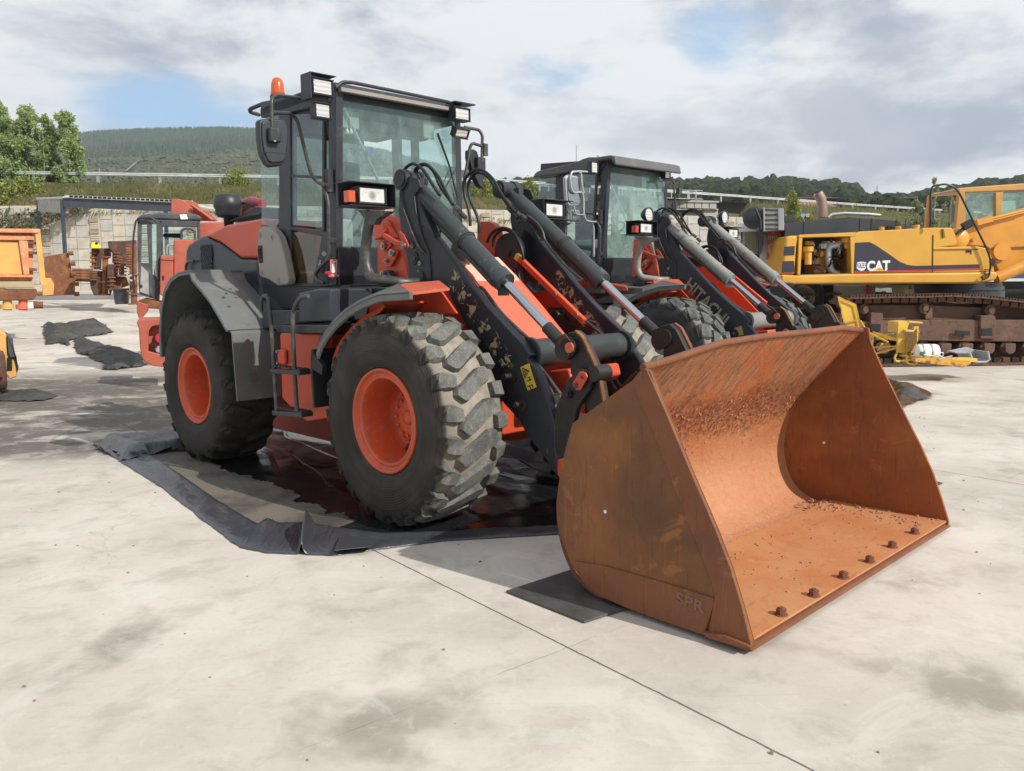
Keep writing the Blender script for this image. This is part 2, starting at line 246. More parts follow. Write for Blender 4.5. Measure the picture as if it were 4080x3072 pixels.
# ---- mesh builder ----
class MB:
    def __init__(s): s.v=[]; s.f=[]; s.mi=[]; s.sm=[]; s.cm=0
    def add(s,vs,fs,smooth=False):
        o=len(s.v); s.v+=[tuple(p) for p in vs]
        for f in fs: s.f.append([o+i for i in f]); s.mi.append(s.cm); s.sm.append(smooth)
        return s
    def box(s,c,d,rot=None,taper=1.):
        hx,hy,hz=d[0]/2,d[1]/2,d[2]/2; vs=[]
        for z in(-1,1):
            k=taper if z>0 else 1
            for x,y in((-1,-1),(1,-1),(1,1),(-1,1)): vs.append(Vector((x*hx*k,y*hy*k,z*hz)))
        if rot is not None: vs=[rot@p for p in vs]
        return s.add([p+Vector(c) for p in vs],[(3,2,1,0),(4,5,6,7),(0,1,5,4),(1,2,6,5),(2,3,7,6),(3,0,4,7)])
    def bb(s,a,b): return s.box([(a[i]+b[i])/2 for i in range(3)],[abs(b[i]-a[i]) for i in range(3)])
    def ext(s,poly,y0,y1,ax=1):
        """extrude a closed polygon of 2-vectors along an axis (1: poly=(x,z); 0: poly=(y,z); 2: poly=(x,y))"""
        n=len(poly)
        if abs(poly[0][0]-poly[-1][0])+abs(poly[0][1]-poly[-1][1])<1e-6: poly=poly[:-1]; n-=1
        ar=sum(poly[i][0]*poly[(i+1)%n][1]-poly[(i+1)%n][0]*poly[i][1] for i in range(n))
        if ar<0: poly=poly[::-1]
        def P(p,q): return (p[0],q,p[1]) if ax==1 else ((q,p[0],p[1]) if ax==0 else (p[0],p[1],q))
        a,b=min(y0,y1),max(y0,y1)
        vs=[P(p,a) for p in poly]+[P(p,b) for p in poly]
        fs=[list(range(n)),list(range(2*n-1,n-1,-1))]+[(i,i+n,(i+1)%n+n,(i+1)%n) for i in range(n)]
        if ax!=1: fs=[list(reversed(f)) for f in fs]
        return s.add(vs,fs)
    def tube(s,pts,r,n=8,caps=True,smooth=True):
        pts=[Vector(p) for p in pts]; rs=r if isinstance(r,(list,tuple)) else [r]*len(pts)
        up=None; rings=[]
        for i,p in enumerate(pts):
            d=(pts[min(i+1,len(pts)-1)]-pts[max(i-1,0)]).normalized()
            if up is None: up=d.orthogonal().normalized()
            else:
                up=(up-d*up.dot(d)); up=up.normalized() if up.length>1e-5 else d.orthogonal().normalized()
            b=d.cross(up); rings.append([p+(up*math.cos(2*math.pi*k/n)+b*math.sin(2*math.pi*k/n))*rs[i] for k in range(n)])
        vs=[q for rr in rings for q in rr]; m=len(pts)
        fs=[(i*n+k,i*n+(k+1)%n,(i+1)*n+(k+1)%n,(i+1)*n+k) for i in range(m-1) for k in range(n)]
        s.add(vs,fs,smooth)
        if caps: s.add(rings[0],[list(range(n-1,-1,-1))]); s.add(rings[-1],[list(range(n))])
        return s
    def cyl(s,a,b,r,r2=None,n=20,smooth=True): return s.tube([a,b],[r,r if r2 is None else r2],n,True,smooth)
    def lathe(s,prof,c=(0,0,0),axis='y',n=48,smooth=True,close=False):
        """prof: (radius, along axis)"""
        vs=[]; m=len(prof)
        for k in range(n):
            a=2*math.pi*k/n; ca,sa=math.cos(a),math.sin(a)
            for r,h in prof:
                p={'y':(r*ca,h,r*sa),'z':(r*ca,r*sa,h),'x':(h,r*ca,r*sa)}[axis]; vs.append((p[0]+c[0],p[1]+c[1],p[2]+c[2]))
        mm=m if close else m-1
        fs=[(k*m+j,k*m+(j+1)%m,((k+1)%n)*m+(j+1)%m,((k+1)%n)*m+j) for k in range(n) for j in range(mm)]
        return s.add(vs,fs,smooth)
    def bolt(s,c,ax,r=.018,h=.014):
        a=Vector(c); d=Vector(ax).normalized(); s.tube([a,a+d*h],[r,r],6,True,False); return s.tube([a+d*h,a+d*(h+.006)],[r*.5,r*.5],8)
    def strip(s,path,y0,y1,th,ax=1,drop=0):
        """sheet following path (x,z) between y0,y1 with thickness th, optional lip of depth drop at y0"""
        n=len(path); nor=[]
        for i in range(n):
            a=path[max(i-1,0)]; b=path[min(i+1,n-1)]; dx,dz=b[0]-a[0],b[1]-a[1]; l=math.hypot(dx,dz) or 1; nor.append((-dz/l,dx/l))
        top=[(p[0]+nn[0]*th/2,p[1]+nn[1]*th/2) for p,nn in zip(path,nor)]; bot=[(p[0]-nn[0]*th/2,p[1]-nn[1]*th/2) for p,nn in zip(path,nor)]
        def quad(A,B,ya,yb):
            vs=[];
            for p,q in zip(A,B): vs+=[(p[0],ya,p[1]),(p[0],yb,p[1]),(q[0],yb,q[1]),(q[0],ya,q[1])]
            fs=[]
            for i in range(n-1):
                a=i*4; b=a+4
                for k in range(4): fs.append((a+k,a+(k+1)%4,b+(k+1)%4,b+k))
            fs+=[(3,2,1,0),(4*n-4,4*n-3,4*n-2,4*n-1)]; s.add(vs,fs)
        quad(top,bot,y0,y1)
        if drop:
            lip=[(p[0]-nn[0]*drop,p[1]-nn[1]*drop) for p,nn in zip(path,nor)]; sg=.02 if y1>y0 else -.02
            quad(bot,lip,y0,y0+sg)
        return s
    def loft(s,A,B,th):
        """solid sheet between two 3-D polylines"""
        n=len(A); A=[Vector(p) for p in A]; B=[Vector(p) for p in B]; dn=Vector((0,0,-th)); vs=[]
        for a,b in zip(A,B): vs+=[a,b,b+dn,a+dn]
        fs=[]
        for i in range(n-1):
            q=4*i
            for k in range(4): fs.append((q+k,q+(k+1)%4,q+4+(k+1)%4,q+4+k))
        return s.add(vs,fs+[(3,2,1,0),(4*n-4,4*n-3,4*n-2,4*n-1)])
    def mesh(s,name,mats):
        me=bpy.data.meshes.new(name); me.from_pydata(s.v,[],s.f)
        for m in (mats if isinstance(mats,(list,tuple)) else [mats]): me.materials.append(MATS[m])
        me.polygons.foreach_set('material_index',s.mi); me.polygons.foreach_set('use_smooth',s.sm); me.update(); return me
    def build(s,name,mats,parent=None,bevel=0,loc=None,seg=2,fix=True):
        me=s.mesh(name,mats)
        if fix:
            b=bmesh.new(); b.from_mesh(me); bmesh.ops.recalc_face_normals(b,faces=b.faces[:]); b.to_mesh(me); b.free()
        o=bpy.data.objects.new(name,me); COL.objects.link(o)
        if parent: o.parent=parent
        if loc: o.location=loc
        if bevel:
            m=o.modifiers.new('bevel','BEVEL'); m.width=bevel; m.segments=seg; m.limit_method='ANGLE'; m.angle_limit=R(35); m.harden_normals=False
            if len(s.f)<4000:
                for p in me.polygons: p.use_smooth=True
                w_=o.modifiers.new('wn','WEIGHTED_NORMAL'); w_.keep_sharp=False; w_.weight=80
        return o
def tag(o,label=None,cat=None,group=None,kind=None):
    for k,v in (('label',label),('category',cat),('group',group),('kind',kind)):
        if v: o[k]=v
    return o
def empty(name,fr=None,loc=None,rz=0,k=1):
    o=bpy.data.objects.new(name,None); COL.objects.link(o); o.empty_display_size=.3
    if fr: o.location=fr.o; o.rotation_euler=(0,0,fr.h); o.scale=(fr.k,)*3
    else: o.location=loc or (0,0,0); o.rotation_euler=(0,0,rz); o.scale=(k,)*3
    return o
def copy_tree(o,parent=None):
    c=o.copy(); COL.objects.link(c); c.parent=parent
    for ch in list(o.children): copy_tree(ch,c)
    return c
def smooth_path(pts,n=6):
    """Catmull-Rom through 3-D points"""
    P=[Vector(p) for p in pts]; out=[]
    for i in range(len(P)-1):
        a=P[max(i-1,0)];b=P[i];c=P[i+1];d=P[min(i+2,len(P)-1)]
        for k in range(n):
            t=k/n; out.append(.5*((2*b)+(c-a)*t+(2*a-5*b+4*c-d)*t*t+(3*b-a-3*c+d)*t*t*t))
    return out+[P[-1]]
def fillet(pts,r,n=5):
    P=[Vector(p) for p in pts]; out=[P[0]]
    for i in range(1,len(P)-1):
        a=(P[i-1]-P[i]); b=(P[i+1]-P[i]); rr=min(r,a.length*.45,b.length*.45); p=P[i]+a.normalized()*rr; q=P[i]+b.normalized()*rr
        for k in range(n+1):
            t=k/n; out.append(p*(1-t)**2+P[i]*2*t*(1-t)+q*t*t)
    return out+[P[-1]]
def text_mesh(name,body,size,mat_,parent,matrix,ext=.004,font_bold=.0,width=1.,shear=0):
    cu=bpy.data.curves.new(name,'FONT'); cu.body=body; cu.size=size; cu.extrude=ext; cu.align_x='CENTER'; cu.align_y='CENTER'; cu.offset=font_bold; cu.shear=shear
    o=bpy.data.objects.new(name,cu); COL.objects.link(o)
    dg=bpy.context.evaluated_depsgraph_get(); me=bpy.data.meshes.new_from_object(o.evaluated_get(dg)); bpy.data.objects.remove(o); bpy.data.curves.remove(cu)
    me.materials.clear(); me.materials.append(MATS[mat_]); me.transform(matrix@Matrix.Diagonal((width,1,1,1)))
    ob=bpy.data.objects.new(name,me); COL.objects.link(ob)
    if parent: ob.parent=parent
    return ob
def PY(z,pts,y,fr=None):
    r=[]
    for u,v in pts:
        q=(fr or L1).Y(z,u,v,y); r.append((q[0],q[2]))
    return r
def PX(z,pts,x,fr=None):
    r=[]
    for u,v in pts:
        q=(fr or L1).X(z,u,v,x); r.append((q[1],q[2]))
    return r
# =================== wheel loader ===================
def tread(mb,N,hw=.27,rb=.735,rt=.792,style=0,seed=1):
    rnd=random.Random(seed); p=2*math.pi/N
    def S(t,s,h):
        a=abs(s); sg=1 if s>0 else -1
        if a<=1: y=s*hw; r=rb+.012*(1-a*a)+(rt-rb-.006*a*a-.004)*h
        else: e=(a-1); y=sg*(hw+.022*h+.01*e); r=rb-.02-e*.42+(rt-rb)*.75*h*max(0,1-e*3.2)
        return (r*math.cos(t*p),y,r*math.sin(t*p))
    def lug(sp):
        top=[];bot=[];n=len(sp)
        for i,(t,s,w) in enumerate(sp):
            ta,sa=sp[max(i-1,0)][:2]; tb,sb=sp[min(i+1,n-1)][:2]; dt,ds=(tb-ta)*.28,(sb-sa)*hw; l=math.hypot(dt,ds) or 1
            nt,ns=-ds/l,dt/l
            for L_,k,h in((bot,1.12,0),(top,.86,1)):
                L_.append((S(t+nt*w*k/.28,s+ns*w*k/hw*1,h),S(t-nt*w*k/.28,s-ns*w*k/hw*1,h)))
        vs=[];
        for i in range(n): vs+=[bot[i][0],bot[i][1],top[i][1],top[i][0]]
        fs=[]
        for i in range(n-1):
            a=4*i;b=a+4; fs+=[(a+3,a+2,b+2,b+3),(a,a+3,b+3,b),(a+2,a+1,b+1,b+2)]
        fs+=[(0,1,2,3),(4*n-4,4*n-1,4*n-2,4*n-3)]
        mb.add(vs,fs)
    for i in range(N):
        j=lambda: rnd.uniform(-.025,.025)
        if style==0:
            a=j(); lug([(i+.00+a,-.52,.044),(i+.10+a,-.42,.072),(i+.24+a,-.18,.068),(i+.52+j(),.20,.068),(i+.66+a,.44,.072),(i+.74+a,.62,.052)])
            lug([(i+.50+j(),-.54,.052),(i+.53+a,-.66,.066),(i+.58+a,-.80,.074),(i+.62+a,-.99,.074),(i+.64+a,-1.10,.072),(i+.66+a,-1.24,.064)])
            lug([(i+.14+j(),.62,.06),(i+.16+a,.99,.072),(i+.16+a,1.10,.07),(i+.16+a,1.24,.06)])
        elif style==1:
            for q in(0,): 
                lug([(i+.0,-.04,.075),(i+.08,-.28,.098),(i+.16,-.46,.098)]); lug([(i+.50,.04,.075),(i+.58,.28,.098),(i+.66,.46,.098)])
                lug([(i+.40,-.52,.085),(i+.46,-.74,.10),(i+.52,-.98,.10),(i+.54,-1.1,.09),(i+.54,-1.2,.08)]); lug([(i+.9,.52,.085),(i+.96,.74,.10),(i+1.02,.98,.10),(i+1.04,1.1,.09),(i+1.04,1.2,.08)])
        else:
            lug([(i+.0,-.08,.045),(i+.14,-.45,.05),(i+.26,-.8,.052),(i+.32,-.99,.05),(i+.34,-1.1,.05),(i+.36,-1.22,.045)])
            lug([(i+.5,.08,.045),(i+.64,.45,.05),(i+.76,.8,.052),(i+.82,.99,.05),(i+.84,1.1,.05),(i+.86,1.22,.045)])
def make_wheel(tm,style,seed,N=22,rimm='orange_rim'):
    t=MB(); H=.792
    pr=[(.385,-.235),(.41,-.262),(.45,-.284),(.52,-.302),(.60,-.306),(.67,-.294),(.705,-.282),(.722,-.272),(.735,-.25),(.742,-.18),(.747,-.09),(.748,0),(.747,.09),(.742,.18),(.735,.25),(.722,.272),(.67,.294),(.60,.306),(.52,.302),(.45,.284),(.41,.262),(.385,.235)]
    t.lathe(pr,n=88); 
    if style!=2:
        k=len(t.v); 
    t.cm=1; tread(t,N,style=style,seed=seed)
    # the carcass flattens a little where it stands
    t.v=[(x,y*(1+.06*max(0,-z-.45)/.35),max(z,-.7875)) for x,y,z in t.v]
    tm_=t.mesh('tyre',[tm,tm+'_lug'])
    r=MB(); r.lathe([(.392,-.242),(.397,-.256),(.392,-.268),(.378,-.268),(.368,-.258),(.362,-.240),(.345,-.236),(.338,-.243),(.322,-.243),(.316,-.232),(.308,-.205),(.300,-.10),(.292,0.0),(.285,.05),(.262,.07),(.20,.075),(.18,.055),(.172,-.005),(.16,-.02),(.10,-.03),(0,-.032)],n=72)
    r.lathe([(.392,-.242),(.36,-.2),(.345,0),(.36,.2),(.395,.242),(.395,.262),(.3,.24),(.24,.09),(0,.1)],n=48)
    for k in range(16): a=2*math.pi*k/16; r.tube([(.232*math.cos(a),.072,.232*math.sin(a)),(.232*math.cos(a),.035,.232*math.sin(a))],[.019,.019],6,True,False)
    for k in range(12): a=2*math.pi*k/12; r.tube([(.14*math.cos(a),-.02,.14*math.sin(a)),(.14*math.cos(a),-.045,.14*math.sin(a))],[.012,.012],6,True,False)
    r.lathe([(.0,-.05),(.05,-.05),(.06,-.03),(.06,-.02)],n=20)
    rm_=r.mesh('wheel',rimm)
    c=MB(); a=R(-105); c.cyl((.262*math.cos(a),.06,.262*math.sin(a)),(.262*math.cos(a),.02,.262*math.sin(a)),.038,n=18); c.cyl((.262*math.cos(a),.02,.262*math.sin(a)),(.262*math.cos(a),-.02,.262*math.sin(a)),.009,n=8)
    cm_=c.mesh('valve_cover',['rust_dark'])
    for me in (tm_,rm_):
        b=bmesh.new(); b.from_mesh(me); bmesh.ops.recalc_face_normals(b,faces=b.faces[:]); b.to_mesh(me); b.free()
    return rm_,tm_,cm_
WM={'f':make_wheel('tyre_front',0,1,21),'r':make_wheel('tyre_rear',2,2,20),'g':make_wheel('tyre_grey',1,3,17,'orange_rim')}
def put_wheel(root,kind,x,side,spin=0,label=None):
    rm,tm,cm=WM[kind]
    w_=bpy.data.objects.new('wheel',rm); COL.objects.link(w_); w_.parent=root; w_.location=(x,side*1.06,.79)
    w_.rotation_euler=(0,0,0 if side<0 else math.pi)
    ty=bpy.data.objects.new('tyre',tm); COL.objects.link(ty); ty.parent=w_; ty.rotation_euler=(0,0,0)
    cv_=bpy.data.objects.new('valve_cover',cm); COL.objects.link(cv_); cv_.parent=w_
    if label: w_['label']=label
def mir(mb,f,side,*a): pass
def plate(poly,y0,y1,side): return MB().ext(poly,side*abs(y0),side*abs(y1))
def fn(o,*a): return o
def lampbox(root,name,corners,x0,depth,housing='dark_paint',lens='lamp_lens',tilt=0):
    """lamp facing +x: corners = (y,z) of the lens seen on plane x0"""
    ys=[c[0] for c in corners]; zs=[c[1] for c in corners]; y0,y1,z0,z1=min(ys),max(ys),min(zs),max(zs)
    cy,cz=(y0+y1)/2,(z0+z1)/2; w_,h=y1-y0,z1-z0
    h_=MB().box((-depth/2,0,0),(depth,w_+.03,h+.03)); h_.box((-depth-.02,0,0),(.05,w_*.6,h*.6))
    for a,b in(((0,h/2+.011),(w_+.045,.012)),((0,-h/2-.011),(w_+.045,.012))): h_.box((.008,a[0],a[1]),(.03,b[0],b[1]))
    for a in(-1,1): h_.box((.008,a*(w_/2+.011),0),(.03,.012,h+.012))
    o=h_.build(name,housing,root,.006,(x0,cy,cz)); o.rotation_euler=(0,tilt,0)
    l=MB().box((.006,0,0),(.012,w_,h)); l.build('lens',lens,o,.004)
    return o
def loader(fr,var,label,cat):
    root=empty('wheel_loader',fr); tag(root,label,cat,None)
    V1=var==1; arm_m='arm_flaked' if V1 else 'dark_panel'; barrel='grey_barrel' if V1 else 'pale_barrel'
    # wheels
    for x in(0,-3.298):
        for s in(-1,1): put_wheel(root,('f' if x==0 else 'r') if V1 else 'g',x,s)
    # chassis
    m=MB(); m.bb((-4.5,-.42,.50),(-1.55,.42,1.35)); m.bb((-2.3,-.7,.55),(-1.3,.7,.95)); m.cyl((-3.298,-.8,.79),(-3.298,.8,.79),.16,n=20); m.bb((-3.5,-.3,.55),(-3.1,.3,1.1)); m.build('rear_frame','orange_paint',root,.02); MB().bb((-4.5,.02,.06),(-.8,.08,.62)).build('added_reflector_plate','orange_paint',root,.01)  # last plate is added: blocks light under the frame, gives red reflections
    m=MB(); m.bb((-1.45,-.35,.75),(-.2,.35,1.25)); m.bb((-.55,-.50,.62),(.42,.50,1.35)); m.cyl((0,-.85,.79),(0,.85,.79),.17,n=20); m.cyl((-1.5,0,.7),(-1.5,0,1.4),.16)
    m.lathe([(.0,-.0),(.17,-.0),(.30,.10),(.34,.3),(.3,.5),(.17,.6),(0,.6)],(0,-.3,.79),'y',32); m.build('front_frame','orange_paint',root,.02)
    # articulation hoses and drive parts seen through the gaps
    m=MB(); m.lathe([(0,-.1),(.1,-.1),(.16,.0),(.1,.1),(0,.1)],(.75,0,.62),'x',20); m.cyl((-1.4,0,.62),(.4,0,.66),.06); m.build('drive_shaft','rust_dark',root)
    # tower plates
    tw=PY('Q',[(425,60),(500,35),(610,32),(690,85),(740,190),(790,420),(880,760),(965,1160),(760,1150),(600,950),(480,1080),(430,1090)],-.62)
    for s in(-1,1):
        m=plate(tw+[],.62,.54,s); m.build('tower_plate','orange_paint',root,.008)
    m=MB(); m.bb((-.95,-.56,1.25),(-.5,.56,1.75)); m.bb((-.86,-.56,1.7),(-.80,.56,2.1)); m.build('tower_crossmember','orange_paint',root,.01)
    if 1:
        br=MB(); br.ext(PY('Q',[(370,140),(470,100),(520,160),(540,300),(500,400),(370,440)],-.72),-.72,-.62)
        br.ext(PY('Q',[(480,100),(560,170),(620,240),(700,400),(600,450),(520,300)],-.68),-.68,-.62); br.build('pivot_bracket','orange_paint',root,.012)
        m=MB(); m.ext(PY('Q',[(525,325),(750,460),(845,475),(840,545),(735,540),(510,400)],-.74),-.74,-.71); m.build('link_arm','orange_paint',root,.006)
        m=MB(); m.ext(PY('Q',[(790,285),(860,350),(950,540),(930,580),(890,560),(770,330)],-.76),-.76,-.745); m.build('link_arm','orange_paint',root,.006)
        m=MB(); m.ext(PY('Q',[(640,600),(720,595),(760,650),(740,720),(640,890),(580,895),(545,820),(570,720)],-.66),-.66,-.64); m.build('cam_plate','orange_paint',root,.006)
        m=MB(); m.ext(PY('Q',[(500,460),(640,470),(650,540),(560,640),(490,600)],-.65),-.65,-.63); m.build('cam_plate','orange_paint',root,.006)
        m=MB(); m.ext(PY('Q',[(545,940),(610,950),(680,1090),(720,1200),(440,1220),(470,1090)],-.70),-.70,-.64); m.build('mount_bracket','dark_paint',root,.01)
        for u,v,y,r_ in((540,545,-.66,.032),(680,655,-.67,.032),(590,790,-.67,.02),(530,1000,-.70,.026),(640,1140,-.70,.026),(880,535,-.765,.024)):
            p=L1.Y('Q',u,v,y); m=MB(); m.cyl(p,(p[0],y-.018,p[2]),r_,n=16); m.cyl((p[0],y-.018,p[2]),(p[0],y-.03,p[2]),r_*.5,n=6); m.build('pin_bolt','steel',root)
    # ---- lift arms ----
    horn=PY('B',[(62,400),(66,320),(76,240),(98,195),(135,168),(190,185),(210,240),(165,300),(180,420),(215,560),(262,680),(272,780),(274,866),(140,880),(120,720),(85,560)],-.655)
    armp=PY('B',[(195,470),(250,515),(310,585),(425,735),(540,895),(650,1030),(760,1150),(880,1275),(940,1360)],-.64)+PY('R',[(480,430),(530,490),(590,600),(640,740),(690,880),(738,1040),(742,1250),(762,1400),(785,1560),(740,1520),(640,1370),(560,1270),(495,1180),(430,1075),(390,1000),(250,850),(150,690),(110,560),(60,470),(0,350)],-.64)+PY('B',[(560,1240),(480,1110),(390,940),(330,880),(200,860),(140,700)],-.64)
    for s in(-1,1):
        a=plate(armp,.64,.56,s).build('lift_arm',arm_m,root,.012)
        m=plate(horn,.655,.637,s); m.build('horn_plate','dark_paint',a,.006)
        # box front of the horn
        hf=PY('B',[(165,270),(200,330),(235,420),(300,560),(262,680),(215,560),(180,420)],-.635)
        plate(hf,.637,.56,s).build('horn_web','dark_panel',a,.006)
        m=MB(); c=L1.Y('B',140,200,-.565); cx,cz=c[0],c[2]
        for r_,y0,y1 in((.085,.60,.672),(.062,.672,.685),(.075,.50,.60),(.08,.44,.50),(.055,.42,.52)):
            m.cyl((cx,s*y0,cz),(cx,s*y1,cz),r_,n=28)
        m.build('top_pin','dark_paint',a,.006)
        for u,v,rs_ in((1050,745,(.05,.032)),(1150,1060,(.05,))):
            m=MB(); p=L1.Y('Q',u,v,-.655)
            for r_ in rs_: m.cyl((p[0],s*.655,p[2]),(p[0],s*(.668 if r_>.04 else .676),p[2]),r_,n=24)
            m.build('pivot_boss','dark_paint',a,.004)
        m=MB()
        for u,v in((1018,540),(1145,830),(1030,1085),(1125,960)):
            p=L1.Y('Q',u,v,-.655); m.cyl((p[0],s*.655,p[2]),(p[0],s*.668,p[2]),.02 if v<900 else .01,n=12)
        m.build('grease_bolt','steel',a)
        for u,v in((330,590),(430,855),(200,655)):
            m=MB(); p=L1.Y('R',u,v,-.64); m.cyl((p[0],s*.64,p[2]),(p[0],s*.655,p[2]),.055,n=20); m.cyl((p[0],s*.655,p[2]),(p[0],s*.68,p[2]),.028,n=16); m.cyl((p[0],s*.68,p[2]),(p[0],s*.72,p[2]),.022,n=16); m.build('stop_pin','rust_link',a,.003)
    # cross tube
    ct=L1.Y('R',480,385,-.56); m=MB().cyl((ct[0],-.56,ct[2]),(ct[0],.56,ct[2]),.105,n=36)
    for s in(-1,1): m.cyl((ct[0],s*.56,ct[2]),(ct[0],s*.52,ct[2]),.125,n=36)
    m.build('cross_tube','grey_barrel' if V1 else 'pale_barrel',root)
    # ---- dump cylinders, bellcranks, links ----
    T=L1.Y('B',140,200,-.565); B_=L1.Y('B',1190,1320,-.565)
    T=Vector((T[0],0,T[2])); B2=Vector((B_[0],0,B_[2])); dv=(B2-T)
    bell=PY('R',[(880,180),(960,160),(1020,215),(1062,300),(1130,450),(1190,620),(1225,820),(1250,960),(1100,1000),(1040,860),(1000,700),(900,560),(905,430),(800,330),(790,250)],-.56)
    link=PY('R',[(740,1040),(755,900),(800,790),(860,650),(930,560),(1000,520),(1080,545),(1112,610),(1085,700),(1010,820),(960,900),(938,1010),(880,1160),(830,1400),(800,1560),(765,1520),(745,1300)],-.62)
    for s in(-1,1):
        y=s*.565; P=lambda t: Vector((T.x+dv.x*t,y,T.z+dv.z*t))
        m=MB(); m.cyl(P(.0),P(.1),.055,.072); m.cyl(P(.08),P(.625),.070,n=28); m.cyl(P(.60),P(.645),.080,n=28)
        m.tube([P(.39),P(.405)],[.076,.076],28,True,False)
        m.box(P(.63)+Vector((-.0,0,-.085)),(.06,.06,.06)); m.box(P(.06)+Vector((.03,0,.06)),(.07,.06,.05)); c=m.build('dump_cylinder',barrel,root)
        m=MB(); m.cyl(P(.64),P(.90),.036,n=20); m.build('rod','chrome',c)
        m=MB(); m.cyl(P(.885),P(.955),.046,n=18); m.cyl((B2.x,y-.06,B2.z),(B2.x,y+.06,B2.z),.075,n=24); m.build('rod_eye','rust_link',c)
        m=MB(); off=Vector((-.02,s*.0,-.092)); m.tube([P(.10)+off*.7,P(.13)+off,P(.60)+off,P(.63)+off*.8],.016,8); m.tube([P(.22)+off*1.15,P(.58)+off*1.15],.012,8); m.build('oil_pipe','pipe_grey',c)
        if V1:
            m=MB()
            for k in range(20):
                a0=2*math.pi*k/20; a1=2*math.pi*(k+1)/20; u_=Vector((0,1,0)); d_=dv.normalized(); w_=d_.cross(u_)
                q=[P(.395)+(u_*math.cos(a)+w_*math.sin(a))*.079 for a in(a0,a1)]; m.tube(q,.005,6)
            m.box(P(.395)+Vector((-.09,0,-.03)),(.06,.04,.05)); m.build('hose_clamp','rust_link',c)
        b=plate(bell,.58,.52,s).build('bellcrank','rust_link',root,.008)
        m=MB(); c0=L1.Y('R',1010,600,-.60); c1=L1.Y('R',880,315,-.60)
        m.cyl((c1[0],s*.50,c1[2]),(c1[0],s*.62,c1[2]),.07,n=28); m.cyl((c1[0],s*.62,c1[2]),(c1[0],s*.635,c1[2]),.058,n=28); m.build('pivot_boss','rust_link',b,.004); m=MB()
        c2=L1.Y('R',1175,560,-.56); m.cyl((c2[0],s*.50,c2[2]),(c2[0],s*.64,c2[2]),.055,n=24)
        m.build('pivot_boss','rust_link',b,.004)
        pts=PY('R',[(795,215),(840,185),(935,300),(930,360),(885,390),(765,275)],-.62)
        plate(pts,.635,.62,s).build('pin_keeper','rust_dark',b,.006)
        m=MB(); p=L1.Y('R',878,322,-.64); m.cyl((p[0],s*.635,p[2]),(p[0],s*.648,p[2]),.036,n=20); m.build('pin_cap','orange_faded',b)
        # rusty bent strap along the bellcrank's front edge
        st=PY('R',[(960,165),(1020,215),(1062,300),(1130,450),(1190,620),(1226,830)],-.56)
        m=MB().strip([(p[0]+.006,p[1]+.004) for p in st],s*.606,s*.572,.012); m.build('edge_strap','rust_plate',b)
        l=plate(link,.635,.585,s).build('bucket_link','rust_link',root,.01)
        m=MB(); m.cyl((c0[0],s*.57,c0[2]),(c0[0],s*.65,c0[2]),.06,n=24); m.build('pivot_boss','rust_link',l,.004); m=MB(); c3=L1.Y('R',880,760,-.64); m.cyl((c3[0],s*.63,c3[2]),(c3[0],s*.66,c3[2]),.03,n=18); m.cyl((c3[0],s*.66,c3[2]),(c3[0],s*.68,c3[2]),.02,n=16); m.build('pivot_boss','rust_link',l,.004)
        kp=PY('R',[(975,545),(1030,555),(1050,600),(985,725),(950,730),(905,690),(910,650)],-.66); plate(kp,.665,.648,s).build('pin_keeper','orange_paint',l,.008)
        m=MB()
        for u,v in((1003,600),(940,680)): p=L1.Y('R',u,v,-.665); m.cyl((p[0],s*.665,p[2]),(p[0],s*.677,p[2]),.012 if v<650 else .02,n=14)
        m.build('keeper_bolt','rust_dark',l)
        kp=PY('R',[(770,1380),(822,1375),(822,1480),(800,1560),(765,1530)],-.65); plate(kp,.655,.633,s).build('pin_keeper','orange_paint',l,.006)
    # hoses and steel pipes along the arms
    def hose(name,z,pts,y,r_,m_,side=0,smooth=True,ys=None):
        q=[]
        for i,(u,v) in enumerate(pts):
            yy=(ys[i] if ys else y); p=L1.Y(z,u,v,yy); q.append(p)
        if smooth: q=smooth_path(q,5)
        else: q=fillet(q,.05)
        return MB().tube(q,r_,8).build(name,m_,root)
    hose('hydraulic_hose','A',[(1085,870),(1082,790),(1098,715),(1150,672),(1200,688),(1240,730),(1290,810),(1335,880)],-.60,.013,'hose')
    hose('hydraulic_hose','A',[(1165,745),(1180,700),(1225,672),(1270,690),(1330,760),(1375,850),(1420,940)],-.52,.013,'hose')
    hose('hydraulic_hose','A',[(1172,740),(1200,690),(1250,680),(1300,730),(1345,830),(1440,960)],-.48,.013,'hose')
    hose('hydraulic_hose','B',[(540,500),(530,400),(500,280),(505,190),(560,135),(620,130),(690,190),(740,280),(790,350),(840,410)],.2,.014,'hose')
    hose('hydraulic_hose','B',[(600,545),(590,450),(540,330),(525,240),(545,180),(590,145),(650,170),(700,240),(760,320),(850,450)],.28,.014,'hose')
    hose('hydraulic_hose','B',[(325,600),(335,545),(370,510),(400,520)],-.2,.013,'hose'); hose('hydraulic_hose','B',[(650,610),(680,550),(740,515),(810,530),(860,600),(890,700),(880,800),(900,880),(955,950)],.33,.014,'hose')
    hose('hydraulic_hose','B',[(690,640),(700,570),(760,525),(830,560),(865,640),(875,720),(860,830),(930,950)],.36,.014,'hose')
    hose('steel_pipe','B',[(90,230),(75,300),(110,430),(180,610),(230,680)],-.67,.008,'pipe_grey')
    hose('steel_pipe','B',[(575,935),(600,912),(630,925),(740,1070),(850,1180),(930,1255),(960,1320),(985,1410),(1050,1500),(1140,1620)],-.53,.014,'pipe_grey')
    hose('steel_pipe','R',[(590,600),(640,660),(690,710),(735,800)],-.53,.014,'steel')
    hose('steel_pipe','B',[(870,690),(950,800),(1100,960),(1240,1080),(1330,1150),(1420,1230),(1450,1290),(1470,1370),(1465,1480),(1480,1540),(1510,1590)],.48,.014,'pipe_grey')
